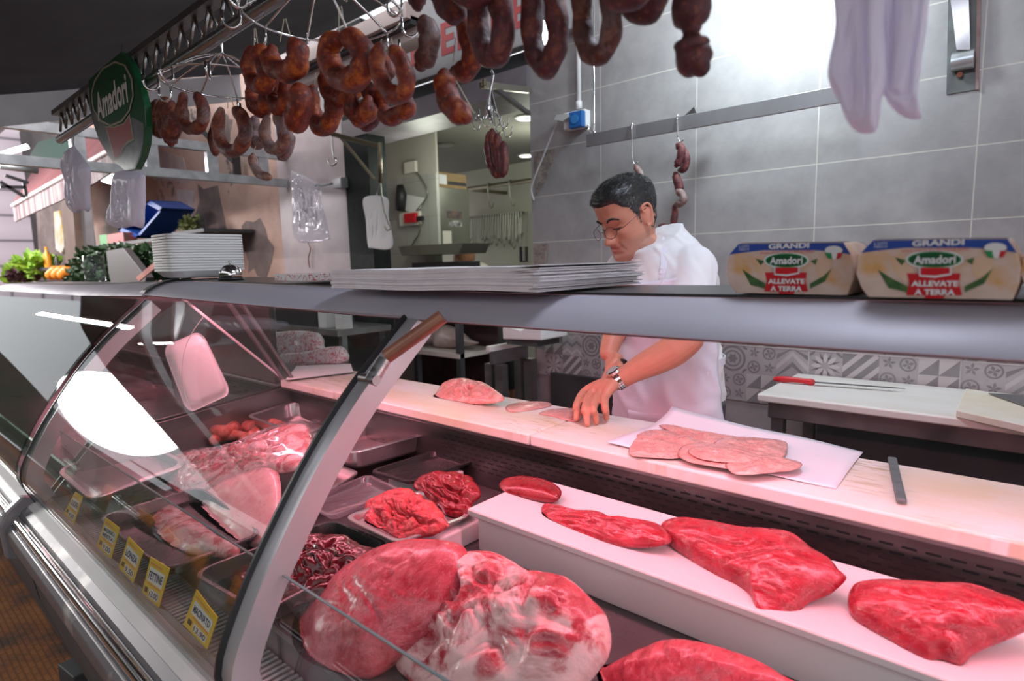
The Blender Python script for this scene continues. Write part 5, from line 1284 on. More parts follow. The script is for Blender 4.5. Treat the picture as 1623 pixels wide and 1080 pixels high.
for sgn in (1, -1):                                        # ears
    c_ = H(-.004, sgn * .079, -.004)
    ellips(body, c_, hf * .017 + hl * sgn * -.004, hl * .006, hu * .030)
    rim = [(.006, .010), (.012, .024), (.004, .033), (-.010, .034), (-.018, .024), (-.018, .006), (-.012, -.014), (-.004, -.028), (.006, -.030)]
    body.tube(smoothpath([H(-.004 + a, sgn * (.084 - a * .25), -.004 + b_) for a, b_ in rim], 3), .0042, 8, round_ends=True)
nb = H(-.012, 0, -.085); body.tube([Vector((-.90, 1.68, 1.30)), Vector((-.905, 1.67, 1.35)), nb, H(-.012, 0, -.04)], [.052, .052, .051, .050], 20)
# torso, arms, legs under the clothes
tg = tgrid(.80, 1.40, 14, -.012, 0, 0); n0 = 72
body.add([(a_, b_, min(c_, 1.30)) for a_, b_, c_ in tg.v], tg.f + [tuple(range(n0))[::-1], tuple(14 * n0 + i for i in range(n0))])
for sh, el_, wr2 in ((SLm, EL, WL), (SRm, ER, WR)):
    body.tube(smoothpath([sh, sh.lerp(el_, .5) + Vector((0, .004, 0)), el_], 4), [.052] * 2 + [.048] * 3 + [.043] * 2 + [.041, .040], 18, round_ends=True)
    L_ = smoothpath([el_, el_.lerp(wr2, .3) + Vector((.004, 0, -.004)), el_.lerp(wr2, .7), wr2], 4); body.tube(L_, lerp_list([.041, .045, .040, .031, .026], len(L_)), 18, round_ends=True)
for sgn in (1, -1):
    hp = Vector((-.86, 1.74, .86)) + BDL * (.085 * sgn)
    body.tube([hp, hp + Vector((0, .01, -.38)), hp + Vector((0, .02, -.78))], [.082, .056, .040], 16, round_ends=True)
    ellips(body, hp + Vector((0, .02, -.82)) + BDF * .06, BDF * .12, BDL * .042, Vector((0, 0, .034)))
# left hand (flat on the slice), right hand (round the knife)
def digit(path, r):
    P = smoothpath(path, 3); body.tube(P, lerp_list(r, len(P)), 12, round_ends=True)
kz, mz, tz = .962, .944, .9095
wl2 = WL + (at(936, 626, Z=kz) - WL) * .12
for a_, m_, t_, tt in (((925.5, 622), (914, 643), (913.5, 664), .912), ((936, 625), (927, 648), (931, 672), tz), ((948, 627), (940, 649), (945, 669), tz), ((959, 630), (959, 648), (961, 663), .911)):
    kn_ = at(*a_, Z=kz); dip = at(*m_, Z=mz).lerp(at(*t_, Z=tt), .5) + Vector((0, .002, .004))
    digit([WL.lerp(kn_, -.02), WL.lerp(kn_, .5) + Vector((0, 0, .006)), kn_, at(*m_, Z=mz), dip, at(*t_, Z=tt)], [.020, .0165, .0118, .0104, .0095, .0082])
digit([WL, at(944, 628, Z=.945), at(930, 645, Z=.93) + Vector((0, .02, 0)), at(921, 655, Z=.915)], [.019, .016, .011, .0085])
ellips(body, WL.lerp(at(940, 626, Z=kz), .55) - Vector((0, 0, .006)), BDL * .030, (at(940, 626, Z=kz) - WL) * .42, Vector((0, 0, .014)))
KA, KB = at(990, 570, Y=1.475), at(950, 640, Y=1.40)
kd = (KB - KA).normalized(); hc = at(961, 582, Y=1.465)
kc = KA + kd * (hc - KA).dot(kd)
ellips(body, WR.lerp(kc, .62) + Vector((0, .014, 0)), Vector((.024, 0, 0)), Vector((0, .015, 0)), Vector((0, 0, .034)))
for i in range(4):                                         # fingers curling round the handle
    c0 = kc + kd * (.030 - .019 * i); side = Vector((-.8, -.3, .3)).normalized()
    digit([WR.lerp(c0, .35) + Vector((-.004, .01, 0)), c0 + Vector((-.020, .006, .012)), c0 + Vector((-.022, -.018, -.004)), c0 + Vector((-.004, -.026, -.012)), c0 + Vector((.012, -.018, -.014))], [.015, .0105, .010, .0092, .0078])
digit([WR, WR.lerp(kc, .5) + Vector((.018, -.006, 0)), kc + Vector((.016, -.016, .016)) , kc + kd * .03 + Vector((.010, -.022, .006))], [.018, .013, .0105, .0085])
body = remesh(body, .0027, 2, .45)
who = thing('person', 'man in white shirt and apron bending over the cutting board, wearing glasses and watch', 'person', loc=(-.86, 1.72, 0))
m_skin, nt, b = nodes('skin'); setv(b, rough=.48, spec=.4, sss=.12)
ca = nt.nodes.new('ShaderNodeAttribute'); ca.attribute_name = 'tone'; v = coords(nt)
c = mix(nt, ramp(nt, nz(nt, v, 45, 5), [(.35, (.10,) * 3), (.7, (0,) * 3)]), ca.outputs['Color'], (.30, .10, .07)); nt.links.new(c, b.inputs['Base Color']); bump(nt, b, nz(nt, v, 260, 4), .25, .0015)
vv = list(body.v)
ob = part(body, 'body', m_skin, who, smooth=True)
at_ = ob.data.color_attributes.new('tone', 'FLOAT_COLOR', 'POINT'); buf = np.empty((len(vv), 4), dtype=np.float32)
V = np.array(vv) - np.array(HB); V /= HSC
lf, ll, lu = V @ np.array(hf), V @ np.array(hl), V @ np.array(hu)
base = np.tile(np.array([.58, .27, .18]), (len(vv), 1))
def blend(mask, col):
    global base
    m_ = np.clip(mask, 0, 1)[:, None]; base = base * (1 - m_) + np.array(col) * m_
inh = (lu > -.15) & (np.abs(ll) < .11) & (lf > -.12)
blend(inh * np.clip((-.045 - lu) / .02, 0, 1) * (lf > -.01) * (lu > -.135) * .42, (.30, .19, .16))
blend(inh * np.exp(-((np.abs(ll) - .045) / .018) ** 2 - ((lu + .03) / .018) ** 2) * (lf > .03) * .4, (.58, .19, .13))
blend(inh * np.exp(-(ll / .018) ** 2 - ((lu + .045) / .016) ** 2) * (lf > .08) * .5, (.56, .17, .12))
blend(inh * np.exp(-(ll / .024) ** 4 - ((lu + .0715) / .0065) ** 4) * (lf > .075) * .8, (.40, .12, .10))
blend(inh * (np.abs(ll) > .078) * .4, (.60, .20, .14))
blend(inh * np.exp(-((np.abs(ll) - .031) / .012) ** 2 - ((lu + .0105) / .0022) ** 2) * (lf > .05) * .9, (.05, .025, .02))
hand = (np.array(vv)[:, 2] < 1.0) & (np.array(vv)[:, 1] < 1.47); blend(hand * .35, (.58, .20, .14))
buf[:, :3] = base; buf[:, 3] = 1; at_.data.foreach_set('color', buf.ravel())
# hair
def hmask(x, y, u):
    fr = max(0, min(1, (x + .01) / .09)); ay = abs(y)
    line = -.055 + .0 * fr if x < -.022 else (-.022 if x < .022 else np.interp(x, [.022, .045, .062, .075, .094], [-.004, .040, .050, .068, .066]))
    return max(0, min(1, (u - line) / .010 + .5))
hair = MB(); NU, NP = 90, 90; pts = []
def hpt(u, ph, extra=0):
    x, y = hsurf(u, ph); k = hmask(x, y, u); r_ = math.sqrt(x * x + y * y) + 1e-6
    q = H(x, y, u); nn = (hf * x + hl * y * 1.2 + hu * (max(0, u) * 1.1 + .01)).normalized()
    o_ = -.005 + k * (.005 + .009 * min(1, max(0, (u - .0) / .07)) + extra + .0022 * noise.noise(q * 120) + .003 * noise.noise(q * 45))
    return q + nn * o_, nn, k
for i in range(NU + 1):
    u = -.075 + (.075 + .1233) * i / NU
    for j in range(NP): pts.append(hpt(u, 2 * math.pi * j / NP)[0])
hair.add(pts, [(k * NP + q, k * NP + (q + 1) % NP, (k + 1) * NP + (q + 1) % NP, (k + 1) * NP + q) for k in range(NU) for q in range(NP)] + [tuple(range(NP))[::-1], tuple(NU * NP + q for q in range(NP))])
rr = random.Random(5)
for _ in range(7000):
    u = -.06 + .183 * rr.random() ** .75; ph = rr.uniform(-math.pi, math.pi); p, nn, k = hpt(min(u, .1225), ph)
    if k < .8: continue
    flow = (hf * .55 - hu * (.9 if u < .06 else .25) + hl * rr.uniform(-.35, .35) + nn * rr.uniform(.15, .6)).normalized()
    if u > .06: flow = (hf * .9 + hl * rr.uniform(-.5, .5) + nn * rr.uniform(.3, .8)).normalized()
    L_ = rr.uniform(.006, .013); sd_ = flow.cross(nn).normalized() * .0005
    hair.add([p - sd_, p + sd_, p + flow * L_], [(0, 1, 2)])
m_hair, nt, b = nodes('dark_greying_hair'); setv(b, rough=.45, spec=.5)
v = coords(nt); c = ramp(nt, nz(nt, v, 220, 4, .7), [(.45, (.010, .010, .010)), (.62, (.035, .036, .036)), (.75, (.16, .17, .17))]); nt.links.new(c, b.inputs['Base Color'])
part(hair, 'hair', m_hair, who, smooth=True)
m_brow = M('eyebrow_dark', (.02, .014, .012), rough=.7)
def face(y, u, off=.001):
    ph = math.asin(max(-1, min(1, y / .078)));
    for _ in range(8):
        x_, y_ = hsurf(u, ph); ph += (y - y_) * 10
        ph = max(-1.5, min(1.5, ph))
    return H(hsurf(u, ph)[0] + off, y, u)
for sgn in (1, -1):
    P = smoothpath([face(sgn * a, b_, .0015) for a, b_ in ((.013, .014), (.024, .021), (.038, .023), (.050, .014))], 4)
    part(MB().tube(P, lerp_list([.0026, .0036, .0034, .0015], len(P)), 8), 'eyebrow', m_brow, who, smooth=True)
    P = smoothpath([face(sgn * a, b_, .0006) for a, b_ in ((.018, -.010), (.026, -.0125), (.036, -.0125), (.044, -.009))], 3)
    part(MB().tube(P, .0011, 6), 'eyelashes', m_brow, who, smooth=True)
# glasses
gl = MB(); GX, GU = .113, -.014; rims = []
for sgn in (1, -1):
    ring_ = [H(GX - .010 * (abs(sgn * .033 + .023 * math.cos(a)) / .056) ** 2 + .004 * math.sin(a) * 0 - .002 * math.sin(a), sgn * .033 + .0235 * math.cos(a), GU + .0175 * math.sin(a)) for a in [2 * math.pi * k / 28 for k in range(29)]]
    gl.tube(ring_, .0009, 6, caps=False); rims.append(ring_)
    gl.tube([H(GX - .010, sgn * .0565, GU + .003), H(.085, sgn * .075, GU + .008), H(.02, sgn * .082, .012), H(-.008, sgn * .084, .018)], .0009, 6)
gl.tube(smoothpath([H(GX, .010, GU + .004), H(GX + .005, 0, GU + .008), H(GX, -.010, GU + .004)], 3), .0009, 6)
go = part(gl, 'glasses', M('wire_frame', (.12, .06, .06), metal=.7, rough=.3), who, smooth=True)
for ring_ in rims: part(MB().add([p + hf * .0002 for p in ring_[:-1]], [tuple(range(28))]), 'lens', m_glass, go) if False else None
lm = MB()
for ring_ in rims: lm.add(ring_[:-1], [tuple(range(28))])
part(lm, 'lenses', glassmat('tinted_lens', (.97, .94, .97), 1.4), who)
# shirt
sh_ = tgrid(.86, 1.40, 60, .008, .008, 4); sh_.f += [tuple(range(72))[::-1], tuple(60 * 72 + i for i in range(72))]; sh_.m = [0] * len(sh_.f)
for sp_, el_ in ((SLm, EL), (SRm, ER)):
    e2 = sp_.lerp(el_, .82); P = smoothpath([sp_ + (Vector((-.90, 1.69, 1.33)) - sp_) * .35, sp_ + Vector((0, 0, .004)), sp_.lerp(e2, .5), e2], 6)
    sh_.tube(P, lerp_list([.050, .058, .058, .058, .060], len(P)), 26)
def folds(mb, amp, fr, seed):
    out = []
    for a_ in mb.v:
        q = Vector(a_); f_ = ridg(Vector((q.x * fr + q.z * fr * .7, q.y * fr, q.z * fr * .45 + seed)), 1)
        d = amp * (max(0, f_ - .45) * 1.6) + amp * .5 * noise.noise(q * fr * 1.6)
        ax_ = Vector((-.87, 1.72, q.z)); n_ = (q - ax_).normalized(); out.append(tuple(q + n_ * d))
    mb.v = out; return mb
sh_ = folds(remesh(sh_, .006, 3), .007, 14, 3)
m_shirt = M('white_cotton', (.80, .80, .82), (.76, .76, .78), 9, rough=.8, bmp=.25, bscale=120)
part(sh_, 'shirt', m_shirt, who, smooth=True)
cl_ = [Vector((-.905, 1.685, 1.376)) + BDF * (.070 * math.cos(a) + .004) + BDL * (.074 * math.sin(a)) + Vector((.012, 0, -.046 * math.cos(a) - .006)) for a in [2 * math.pi * k / 32 for k in range(33)]]
part(MB().tube(cl_, .0065, 8, caps=False), 'collar', m_shirt, who, smooth=True)
# apron
m_apron = M('white_apron_cloth', (.76, .75, .84), (.72, .71, .80), 7, rough=.75, bmp=.2, bscale=150)
ap = tgrid(.50, 1.30, 70, .020, .009, 9, -1.75, 1.75, 70, closed=False)
part(folds(ap, .008, 9, 11), 'apron', m_apron, who, smooth=True, solid=.003)
pk = tgrid(.72, .875, 12, .030, .003, 9, .05, .85, 20, closed=False)
part(pk, 'apron_pocket', m_apron, who, smooth=True, solid=.003)
for sgn in (1, -1):
    a0_ = torso(1.27, sgn * .62, .022); a1_ = torso(1.335, sgn * .75, .020)
    a2_ = Vector((-.905, 1.685, 1.385)) + BDL * (.070 * sgn); a3_ = Vector((-.905, 1.685, 1.405)) - BDF * .06
    P = smoothpath([a0_, a1_, a2_ + BDF * .01, a3_ + BDL * .02 * sgn], 5)
    st_ = MB()
    for a_, b_ in zip(P[:-1], P[1:]): st_.bar(a_, b_ + (b_ - a_) * .15, .018, .003)
    part(st_, 'apron_strap', m_apron, who)
wst = MB(); P = [torso(1.02, a, .016) for a in [-3.0 + 6.0 * k / 50 for k in range(51)]]
for a_, b_ in zip(P[:-1], P[1:]): wst.bar(a_, b_ + (b_ - a_) * .1, .003, .022)
part(wst, 'apron_tie', m_apron, who)
tr_ = MB()
for sgn in (1, -1):
    hp = Vector((-.86, 1.74, .90)) + BDL * (.085 * sgn); tr_.tube([hp, hp + Vector((0, .01, -.42)), hp + Vector((0, .02, -.83))], [.10, .075, .062], 20)
part(remesh(tr_, .008, 2), 'trousers', M('dark_trousers', (.06, .06, .07), rough=.8), who, smooth=True)
for sgn in (1, -1):
    hp = Vector((-.86, 1.76, .045)) + BDL * (.085 * sgn) + BDF * .06; sm_ = MB(); ellips(sm_, hp, BDF * .14, BDL * .052, Vector((0, 0, .044))); part(sm_, 'shoe', m_dark, who, smooth=True)
# watch
wd = (WL - EL).normalized(); wc = WL - wd * .006; wu = (Vector((0, -.3, 1)) - wd * Vector((0, -.3, 1)).dot(wd)).normalized(); ws = wd.cross(wu)
wt = MB()
for k in range(26):
    a = 2 * math.pi * k / 26
    if math.cos(a) > .86: continue
    p = wc + wu * (.0275 * math.cos(a)) + ws * (.0305 * math.sin(a)); tn = (ws * math.cos(a) * .0305 - wu * math.sin(a) * .0275).normalized()
    for q_ in (-.0065, 0, .0065): wt.bar(p + wd * q_ - tn * .0030, p + wd * q_ + tn * .0030, .0056, .0034, (wu * math.cos(a) + ws * math.sin(a)))
wo = part(wt, 'watch', m_chrome, who, bevel=.0006)
Mx = Matrix((wd, ws, wu)).transposed()
part(MB().lathe([(.001, .026), (.019, .026), (.021, .029), (.0205, .036), (.017, .038), (.001, .038)], wc, 28, Mx), 'watch_case', m_chrome, wo, smooth=True, auto=30)
part(MB().lathe([(.001, .0382), (.0155, .0382), (.0155, .0386), (.001, .0386)], wc, 24, Mx), 'watch_face', M('watch_dial', (.30, .32, .32), rough=.3), wo)
# knife in the right hand
t = thing('knife', 'knife with a black handle held in the right hand of the butcher', 'knife', loc=tuple(kc))
part(MB().bar(KA, KA + kd * .105, .020, .015), 'handle', m_dark, t, bevel=.004)
bl_ = KA + kd * .105; be = KA + kd * .175; wv = Vector((0, .012, .012))
part(MB().prism([bl_ + wv, bl_ - wv * .6, be - wv * .2, be + wv * .3], (.0015, 0, 0)), 'blade', m_chrome, t)

# ------------------------------------------------------------------ rear counter on the right
SZ = .85
sx0 = at(1200, 624, Z=SZ).x; sy0 = at(1200, 624, Z=SZ).y
t = thing('rear_worktop', 'steel worktop against the patterned tiles at the right', 'worktop', loc=(sx0 + .8, 2.3, 0))
part(MB().bb(sx0 + .03, 1.3, sy0 + .02, 2.585, SZ - .085, SZ - .03), 'steel_frame', m_steel2, t, bevel=.003)
for xx in (sx0 + .06, .2, 1.2):
    for yy in (sy0 + .05, 2.55): part(MB().bb(xx - .02, xx + .02, yy - .02, yy + .02, 0, SZ - .085), 'leg', m_steel2, t)
part(MB().bb(sx0 + .06, 1.25, sy0 + .05, 2.55, .30, .32), 'lower_shelf', m_steel2, t)
part(MB().bb(sx0 + .10, 1.25, 2.50, 2.55, .32, SZ - .085), 'rear_apron', m_darkg, t)
o = MB().bb(sx0, 1.3, sy0, 2.58, SZ - .028, SZ).build('cutting_board', m_hdpe, bevel=.006, smooth=True, auto=40); tag(o, 'white cutting board on the rear steel worktop with a red-handled knife on it', 'cutting board')
bx0 = at(1530, 628, Z=SZ + .02)
m_worn = M('worn_board', (.66, .58, .44), (.72, .68, .60), 7, rough=.6, bmp=.3, bscale=50)
o = MB().prism([at(x, y, Z=SZ + .001) for x, y in ((1515, 662), (1530, 626), (1700, 652), (1760, 720))], (0, 0, .022)).build('cutting_board', m_worn, bevel=.003); tag(o, 'small worn yellowed cutting board at the right edge of the rear worktop', 'cutting board')
KZ = SZ + .012
t = thing('knife', 'long knife with a red handle lying on the rear cutting board', 'knife', loc=tuple(at(1290, 604, Z=KZ)))
ka, kb_, kc_ = at(1230, 601, Z=KZ), at(1286, 606, Z=KZ), at(1435, 617, Z=KZ)
hp_ = smoothpath([ka, ka.lerp(kb_, .5) + Vector((0, 0, .003)), kb_], 6)
part(MB().tube(hp_, lerp_list([.010, .012, .0105, .010, .013], len(hp_)), 12, round_ends=True), 'handle', M('knife_handle_red', (.55, .015, .02), rough=.35), t, smooth=True)
sd2 = (kc_ - kb_).cross(Vector((0, 0, 1))).normalized()
part(MB().prism([kb_ + sd2 * .010, kb_ - sd2 * .010, kb_.lerp(kc_, .85) - sd2 * .010, kc_, kb_.lerp(kc_, .8) + sd2 * .006], (0, 0, .002)), 'blade', M('dark_blade', (.16, .17, .18), metal=.8, rough=.3), t)
t = thing('knife', 'broad knife blade lying on the worn board at the right edge', 'knife', loc=tuple(at(1600, 635, Z=SZ + .03)))
part(MB().prism([at(x, y, Z=SZ + .026) for x, y in ((1566, 624), (1640, 628), (1740, 640), (1740, 668), (1640, 650))], (0, 0, .002)), 'blade', M('broad_blade', (.22, .24, .25), metal=.8, rough=.3), t)
part(MB().tube([at(1740, 655, Z=SZ + .036), at(1860, 675, Z=SZ + .036)], .012, 10, round_ends=True), 'handle', m_dark, t, smooth=True)
o = pbox(MB(), 873, 985, 598, 720, WY - .03, .028).build('wall_cabinet', m_darkg, bevel=.003); tag(o, 'low dark metal cabinet against the wall behind the butcher', 'cabinet')

# ------------------------------------------------------------------ inside the shop
m_brass = M('bronze_rail', (.28, .24, .16), metal=.8, rough=.35)
m_cabin = M('inner_steel', (.30, .30, .26), (.22, .22, .19), 3, metal=.7, rough=.35)
def tb(mb, name, m, label, cat, group=None, **k):
    o = mb.build(name, m, **k)
    xs = [v.co for v in o.data.vertices]; rebase(o, (sum(p.x for p in xs) / len(xs), sum(p.y for p in xs) / len(xs), min(p.z for p in xs))); return tag(o, label, cat, group)
YC = 4.55
XCf = at(694, 300, Y=3.62).x
yn, yf = 3.62, at(744, 340, X=XCf).y
zc0, zc1 = at(697, 387, X=XCf).z, at(695, 296, X=XCf).z
tb(MB().bb(XCf - .5, XCf, yn, yf, zc0, zc1), 'steel_cupboard', m_cabin, 'hanging steel cupboard inside the shop with stickers on its side', 'cupboard', bevel=.004)
zc2 = at(695, 272, X=XCf).z
t = thing('cardboard_box', 'brown cardboard box with a dark stripe on top of the steel cupboard', 'box', loc=(XCf - .2, yn + .3, zc1))
part(MB().bb(XCf - .4, XCf - .01, yn + .02, yf - .02, zc1, zc2), 'carton', M('cardboard', (.36, .25, .12), (.30, .20, .10), 9, rough=.8), t)
ys_ = lambda px_: at(px_, 290, X=XCf).y
part(MB().bb(XCf - .012, XCf - .008, ys_(711), yf - .02, zc1 + (zc2 - zc1) * .22, zc1 + (zc2 - zc1) * .45), 'stripe', m_darkg, t); part(MB().bb(XCf - .012, XCf - .007, ys_(697), ys_(709), zc1 + (zc2 - zc1) * .2, zc1 + (zc2 - zc1) * .85), 'label_sheet', m_white, t)
def sticker(px0, px1, py0, py1, m, lb_):
    tb(MB().bb(XCf, XCf + .002, ys_(px0), ys_(px1), at(px0, py1, X=XCf).z, at(px0, py0, X=XCf).z), 'sticker', m, lb_, 'sticker')
sticker(706, 730, 334, 346, M('sticker_dark', (.20, .12, .10), (.05, .05, .06), 30, rough=.5), 'upper dark picture sticker on the steel cupboard')
sticker(708, 730, 349, 359, M('sticker_white', (.45, .44, .42), (.08, .08, .09), 30, rough=.5), 'lower pale sticker on the steel cupboard')
YRl = 4.6
r0, r1 = at(742, 300, Y=YRl), at(842, 310, Y=YRl)
t = thing('hook_rail', 'bronze meat rail with hooks inside the shop', 'rail', loc=((r0.x + r1.x) / 2, YRl, r1.z))
part(MB().tube([(r0.x, YRl, r0.z), (XJ + .6, YRl, r0.z)], .022, 12), 'rail', m_brass, t, smooth=True)
part(MB().tube([(r0.x + .0, YRl, r0.z), (r0.x, IY, r0.z)], .02, 10), 'wall_arm', m_brass, t, smooth=True)
part(MB().tube([(XJ - 1.4, YRl, r0.z - .05), (XJ - 1.4, IY, r0.z - .35)], .02, 10), 'wall_strut', m_cabin, t, smooth=True)
for x_, lb_ in ((776, 'thick dark hook on the bronze rail inside the shop'), (810, 'thin steel hook on the bronze rail inside the shop')):
    p = at(x_, 303, Y=YRl); p.z = r0.z
    wire([p + Vector((0, .02, .0)), p + Vector((0, .0, .03)), p + Vector((0, -.025, 0)), p + Vector((0, -.02, -.13)), p + Vector((.02, -.02, -.21)), p + Vector((.05, -.02, -.22)), p + Vector((.07, -.02, -.17))], .007, 'meat_hook', m_cabin, lb_, 'hook')
pk_ = at(745, 345, Y=IY - .05); pk2 = at(830, 350, Y=IY - .05)
t = thing('hook_bar', 'wall bar crowded with many small steel hooks inside the shop', 'rail', loc=((pk_.x + pk2.x) / 2, IY, pk_.z))
part(MB().bb(pk_.x, pk2.x, IY - .06, IY - .03, pk_.z - .02, pk_.z + .01), 'bar', m_cabin, t)
for k in range(22):
    x = pk_.x + (pk2.x - pk_.x) * (k + .5) / 22; L_ = random.uniform(.22, .36)
    part(MB().tube([(x, IY - .07, pk_.z + .01), (x + random.uniform(-.02, .02), IY - .09, pk_.z - L_), (x + .03, IY - .1, pk_.z - L_ - .04), (x + .05, IY - .1, pk_.z - L_)], .006, 6), 'hook', m_cabin, t)
sp0, sp1 = at(822, 345, Y=IY - .1), at(832, 400, Y=IY - .1)
t = thing('bone_saw', 'bone saw hanging at the right end of the crowded hook bar', 'saw', loc=tuple(sp1))
part(MB().tube([sp0, Vector((sp0.x + .02, sp0.y, sp1.z + .05)), Vector((sp0.x + .10, sp0.y, sp1.z + .05)), Vector((sp0.x + .14, sp0.y, sp0.z + .06)), sp0], .008, 6), 'frame', m_cabin, t)
part(MB().tube([Vector((sp0.x + .02, sp0.y, sp1.z + .06)), Vector((sp0.x + .02, sp0.y, sp1.z - .10)), Vector((sp0.x + .10, sp0.y, sp1.z - .10)), Vector((sp0.x + .10, sp0.y, sp1.z + .06))], .018, 8), 'handle', m_dark, t)
for px_, py_2 in ((834, 186), (834, 246), (705, 229)):
    p = at(px_, py_2, Z=2.418)
    lit = px_ > 800
    t = thing('ceiling_spot', 'round recessed ceiling spot inside the shop, %s' % ('lit, nearer the doorway' if py_2 == 186 else 'lit, further inside' if lit else 'unlit, left'), 'ceiling light', loc=tuple(p))
    part(MB().lathe([(.07, 0), (.088, -.002), (.088, -.008), (.07, -.010), (.001, -.010)], p, 24), 'rim', m_white if lit else m_cabin, t)
    part(MB().lathe([(.001, -.0115), (.068, -.0115), (.068, -.013), (.001, -.013)], p, 24), 'lens', emis('spot_lit', (1, .98, .85), 5) if lit else m_cabin, t)
# hanging scale pan / hopper, second worker, socket on the partition
YP = 3.2
t = thing('scale_pan', 'dark steel tray on a stand inside the shop, above the paper stack', 'scale', loc=tuple(at(682, 440, Y=YP)))
hx0, hx1 = at(630, 398, Y=YP).x, at(734, 390, Y=YP).x; hz1 = at(680, 388, Y=YP).z; hz0 = at(680, 404, Y=YP).z
part(MB().prism([Vector((hx0, YP, hz1)), Vector((hx1, YP, hz1)), Vector((hx1 - .05, YP, hz0)), Vector((hx0 + .05, YP, hz0))], (0, .3, 0)), 'pan', m_cabin, t, bevel=.006)
part(MB().bb(hx0 + .28, hx0 + .36, YP + .1, YP + .18, .95, hz0), 'stand', m_cabin, t); part(MB().bb(hx0 + .12, hx1 - .1, YP + .05, YP + .28, hz0 - .12, hz0 - .06), 'weighing_head', m_darkg, t)
part(MB().bb(hx0 + .30, hx0 + .38, YP + .04, YP + .05, hz0 - .24, hz0 - .17), 'yellow_sticker', M('sticker_yellow', (.7, .4, .03), rough=.5), t)
part(MB().bb(hx0 + .1, hx1 - .1, YP + .0, YP + .3, .93, .95), 'stand_base', m_cabin, t)
t = thing('rear_bench', 'steel bench inside the shop under the scale tray', 'bench', loc=tuple(at(682, 500, Y=3.3)))
part(MB().bb(hx0 - .3, hx1 + .1, 3.12, 3.38, .89, .93), 'bench_top', m_cabin, t)
for xx in (hx0 - .26, hx1 + .06): part(MB().bb(xx - .02, xx + .02, 3.15, 3.19, 0, .89), 'leg', m_cabin, t); part(MB().bb(xx - .02, xx + .02, 3.32, 3.36, 0, .89), 'leg', m_cabin, t)
# second worker, mostly hidden: bent over at the back
w2 = at(735, 408, Y=4.1); who2 = thing('person', 'second worker in a pale top bending down inside the shop, mostly hidden', 'person', loc=(w2.x + .2, 4.15, 0))
m2 = MB(); ellips(m2, w2 + Vector((-.02, 0, -.02)), Vector((.10, 0, -.03)), Vector((0, .085, 0)), Vector((.03, 0, .11)))
ellips(m2, w2 + Vector((-.10, -.03, -.05)), Vector((.03, 0, 0)), Vector((0, .02, 0)), Vector((0, 0, .03)))
m2.tube([w2 + Vector((.03, 0, -.08)), w2 + Vector((.14, .02, -.16)), w2 + Vector((.34, .06, -.30)), w2 + Vector((.46, .06, -.62))], [.055, .10, .14, .13], 16, round_ends=True)
for sgn in (-1, 1):
    h0 = w2 + Vector((.46, .06 + .1 * sgn, -.68)); m2.tube([h0, Vector((h0.x - .04, h0.y, .45)), Vector((h0.x, h0.y, .06))], [.09, .065, .045], 14, round_ends=True)
    ellips(m2, Vector((h0.x - .06, h0.y, .04)), Vector((.12, 0, 0)), Vector((0, .045, 0)), Vector((0, 0, .04)))
    s0_ = w2 + Vector((.14, .06 + .16 * sgn, -.18)); hd_ = w2 + Vector((-.12, .02 + .08 * sgn, -.50))
    m2.tube([s0_, s0_.lerp(hd_, .5) + Vector((.05, 0, -.04)), hd_], [.055, .045, .03], 12, round_ends=True)
    for q_ in range(5): m2.tube([hd_, hd_ + Vector((-.05, -.03 + .015 * q_, -.04)), hd_ + Vector((-.07, -.03 + .016 * q_, -.08))], [.016, .010, .008], 8, round_ends=True)
part(remesh(m2, .008, 2), 'body', M('worker_skin', (.42, .20, .13), rough=.5), who2, smooth=True)
m3 = MB(); m3.tube([w2 + Vector((.08, 0, -.12)), w2 + Vector((.15, .02, -.16)), w2 + Vector((.34, .06, -.30)), w2 + Vector((.46, .06, -.66))], [.10, .125, .165, .155], 20)
for sgn in (-1, 1): s0_ = w2 + Vector((.14, .06 + .16 * sgn, -.18)); m3.tube([s0_, s0_ + Vector((-.08, 0, -.14))], [.075, .065], 14)
part(remesh(m3, .01, 2), 'shirt', m_cream, who2, smooth=True)
m4 = MB(); ellips(m4, w2 + Vector((0, .01, .005)), Vector((.112, 0, -.03)), Vector((0, .094, 0)), Vector((.03, 0, .11))); part(m4, 'cap', M('brown_cap', (.28, .13, .07), rough=.8), who2, smooth=True)
m5 = MB()
for sgn in (-1, 1): h0 = w2 + Vector((.46, .06 + .1 * sgn, -.62)); m5.tube([h0, Vector((h0.x - .04, h0.y, .45)), Vector((h0.x, h0.y, .12))], [.12, .09, .075], 14)
part(m5, 'trousers', m_darkg, who2, smooth=True)
YW = 3.38
t = thing('wall_socket', 'red and white wall socket with a black cable plug on the inner partition', 'socket', loc=tuple(at(650, 345, Y=YW)))
part(pbox(MB(), 633, 664, 336, 357, YW - .03, .03), 'socket_box', m_cream, t); part(pbox(MB(), 640, 658, 338, 353, YW - .06, .03), 'red_cover', m_red, t, bevel=.004); part(pbox(MB(), 657, 668, 343, 350, YW - .05, .03), 'black_plug', m_dark, t)
wire([at(666, 352, Y=YW - .05), at(664, 370, Y=YW - .03), at(655, 385, Y=YW - .02), at(648, 400, Y=YW - .02)], .007, 'cable', m_cabin, 'thin cable below the red socket on the partition', 'cable')
wire([at(658, 270, Y=YW - .01), at(672, 290, Y=YW - .02), at(677, 310, Y=YW - .02), at(660, 334, Y=YW - .02)], .006, 'cable', m_cabin, 'thin curved cable above the red socket on the partition', 'cable')
tb(pbox(MB(), 640, 658, 256, 274, YW - .03, .028), 'junction_box', m_cream, 'old cream junction box high on the partition', 'junction box', bevel=.004)
t = thing('torch', 'black torch hanging beside the red socket on the partition', 'torch', loc=tuple(at(634, 334, Y=YW)))
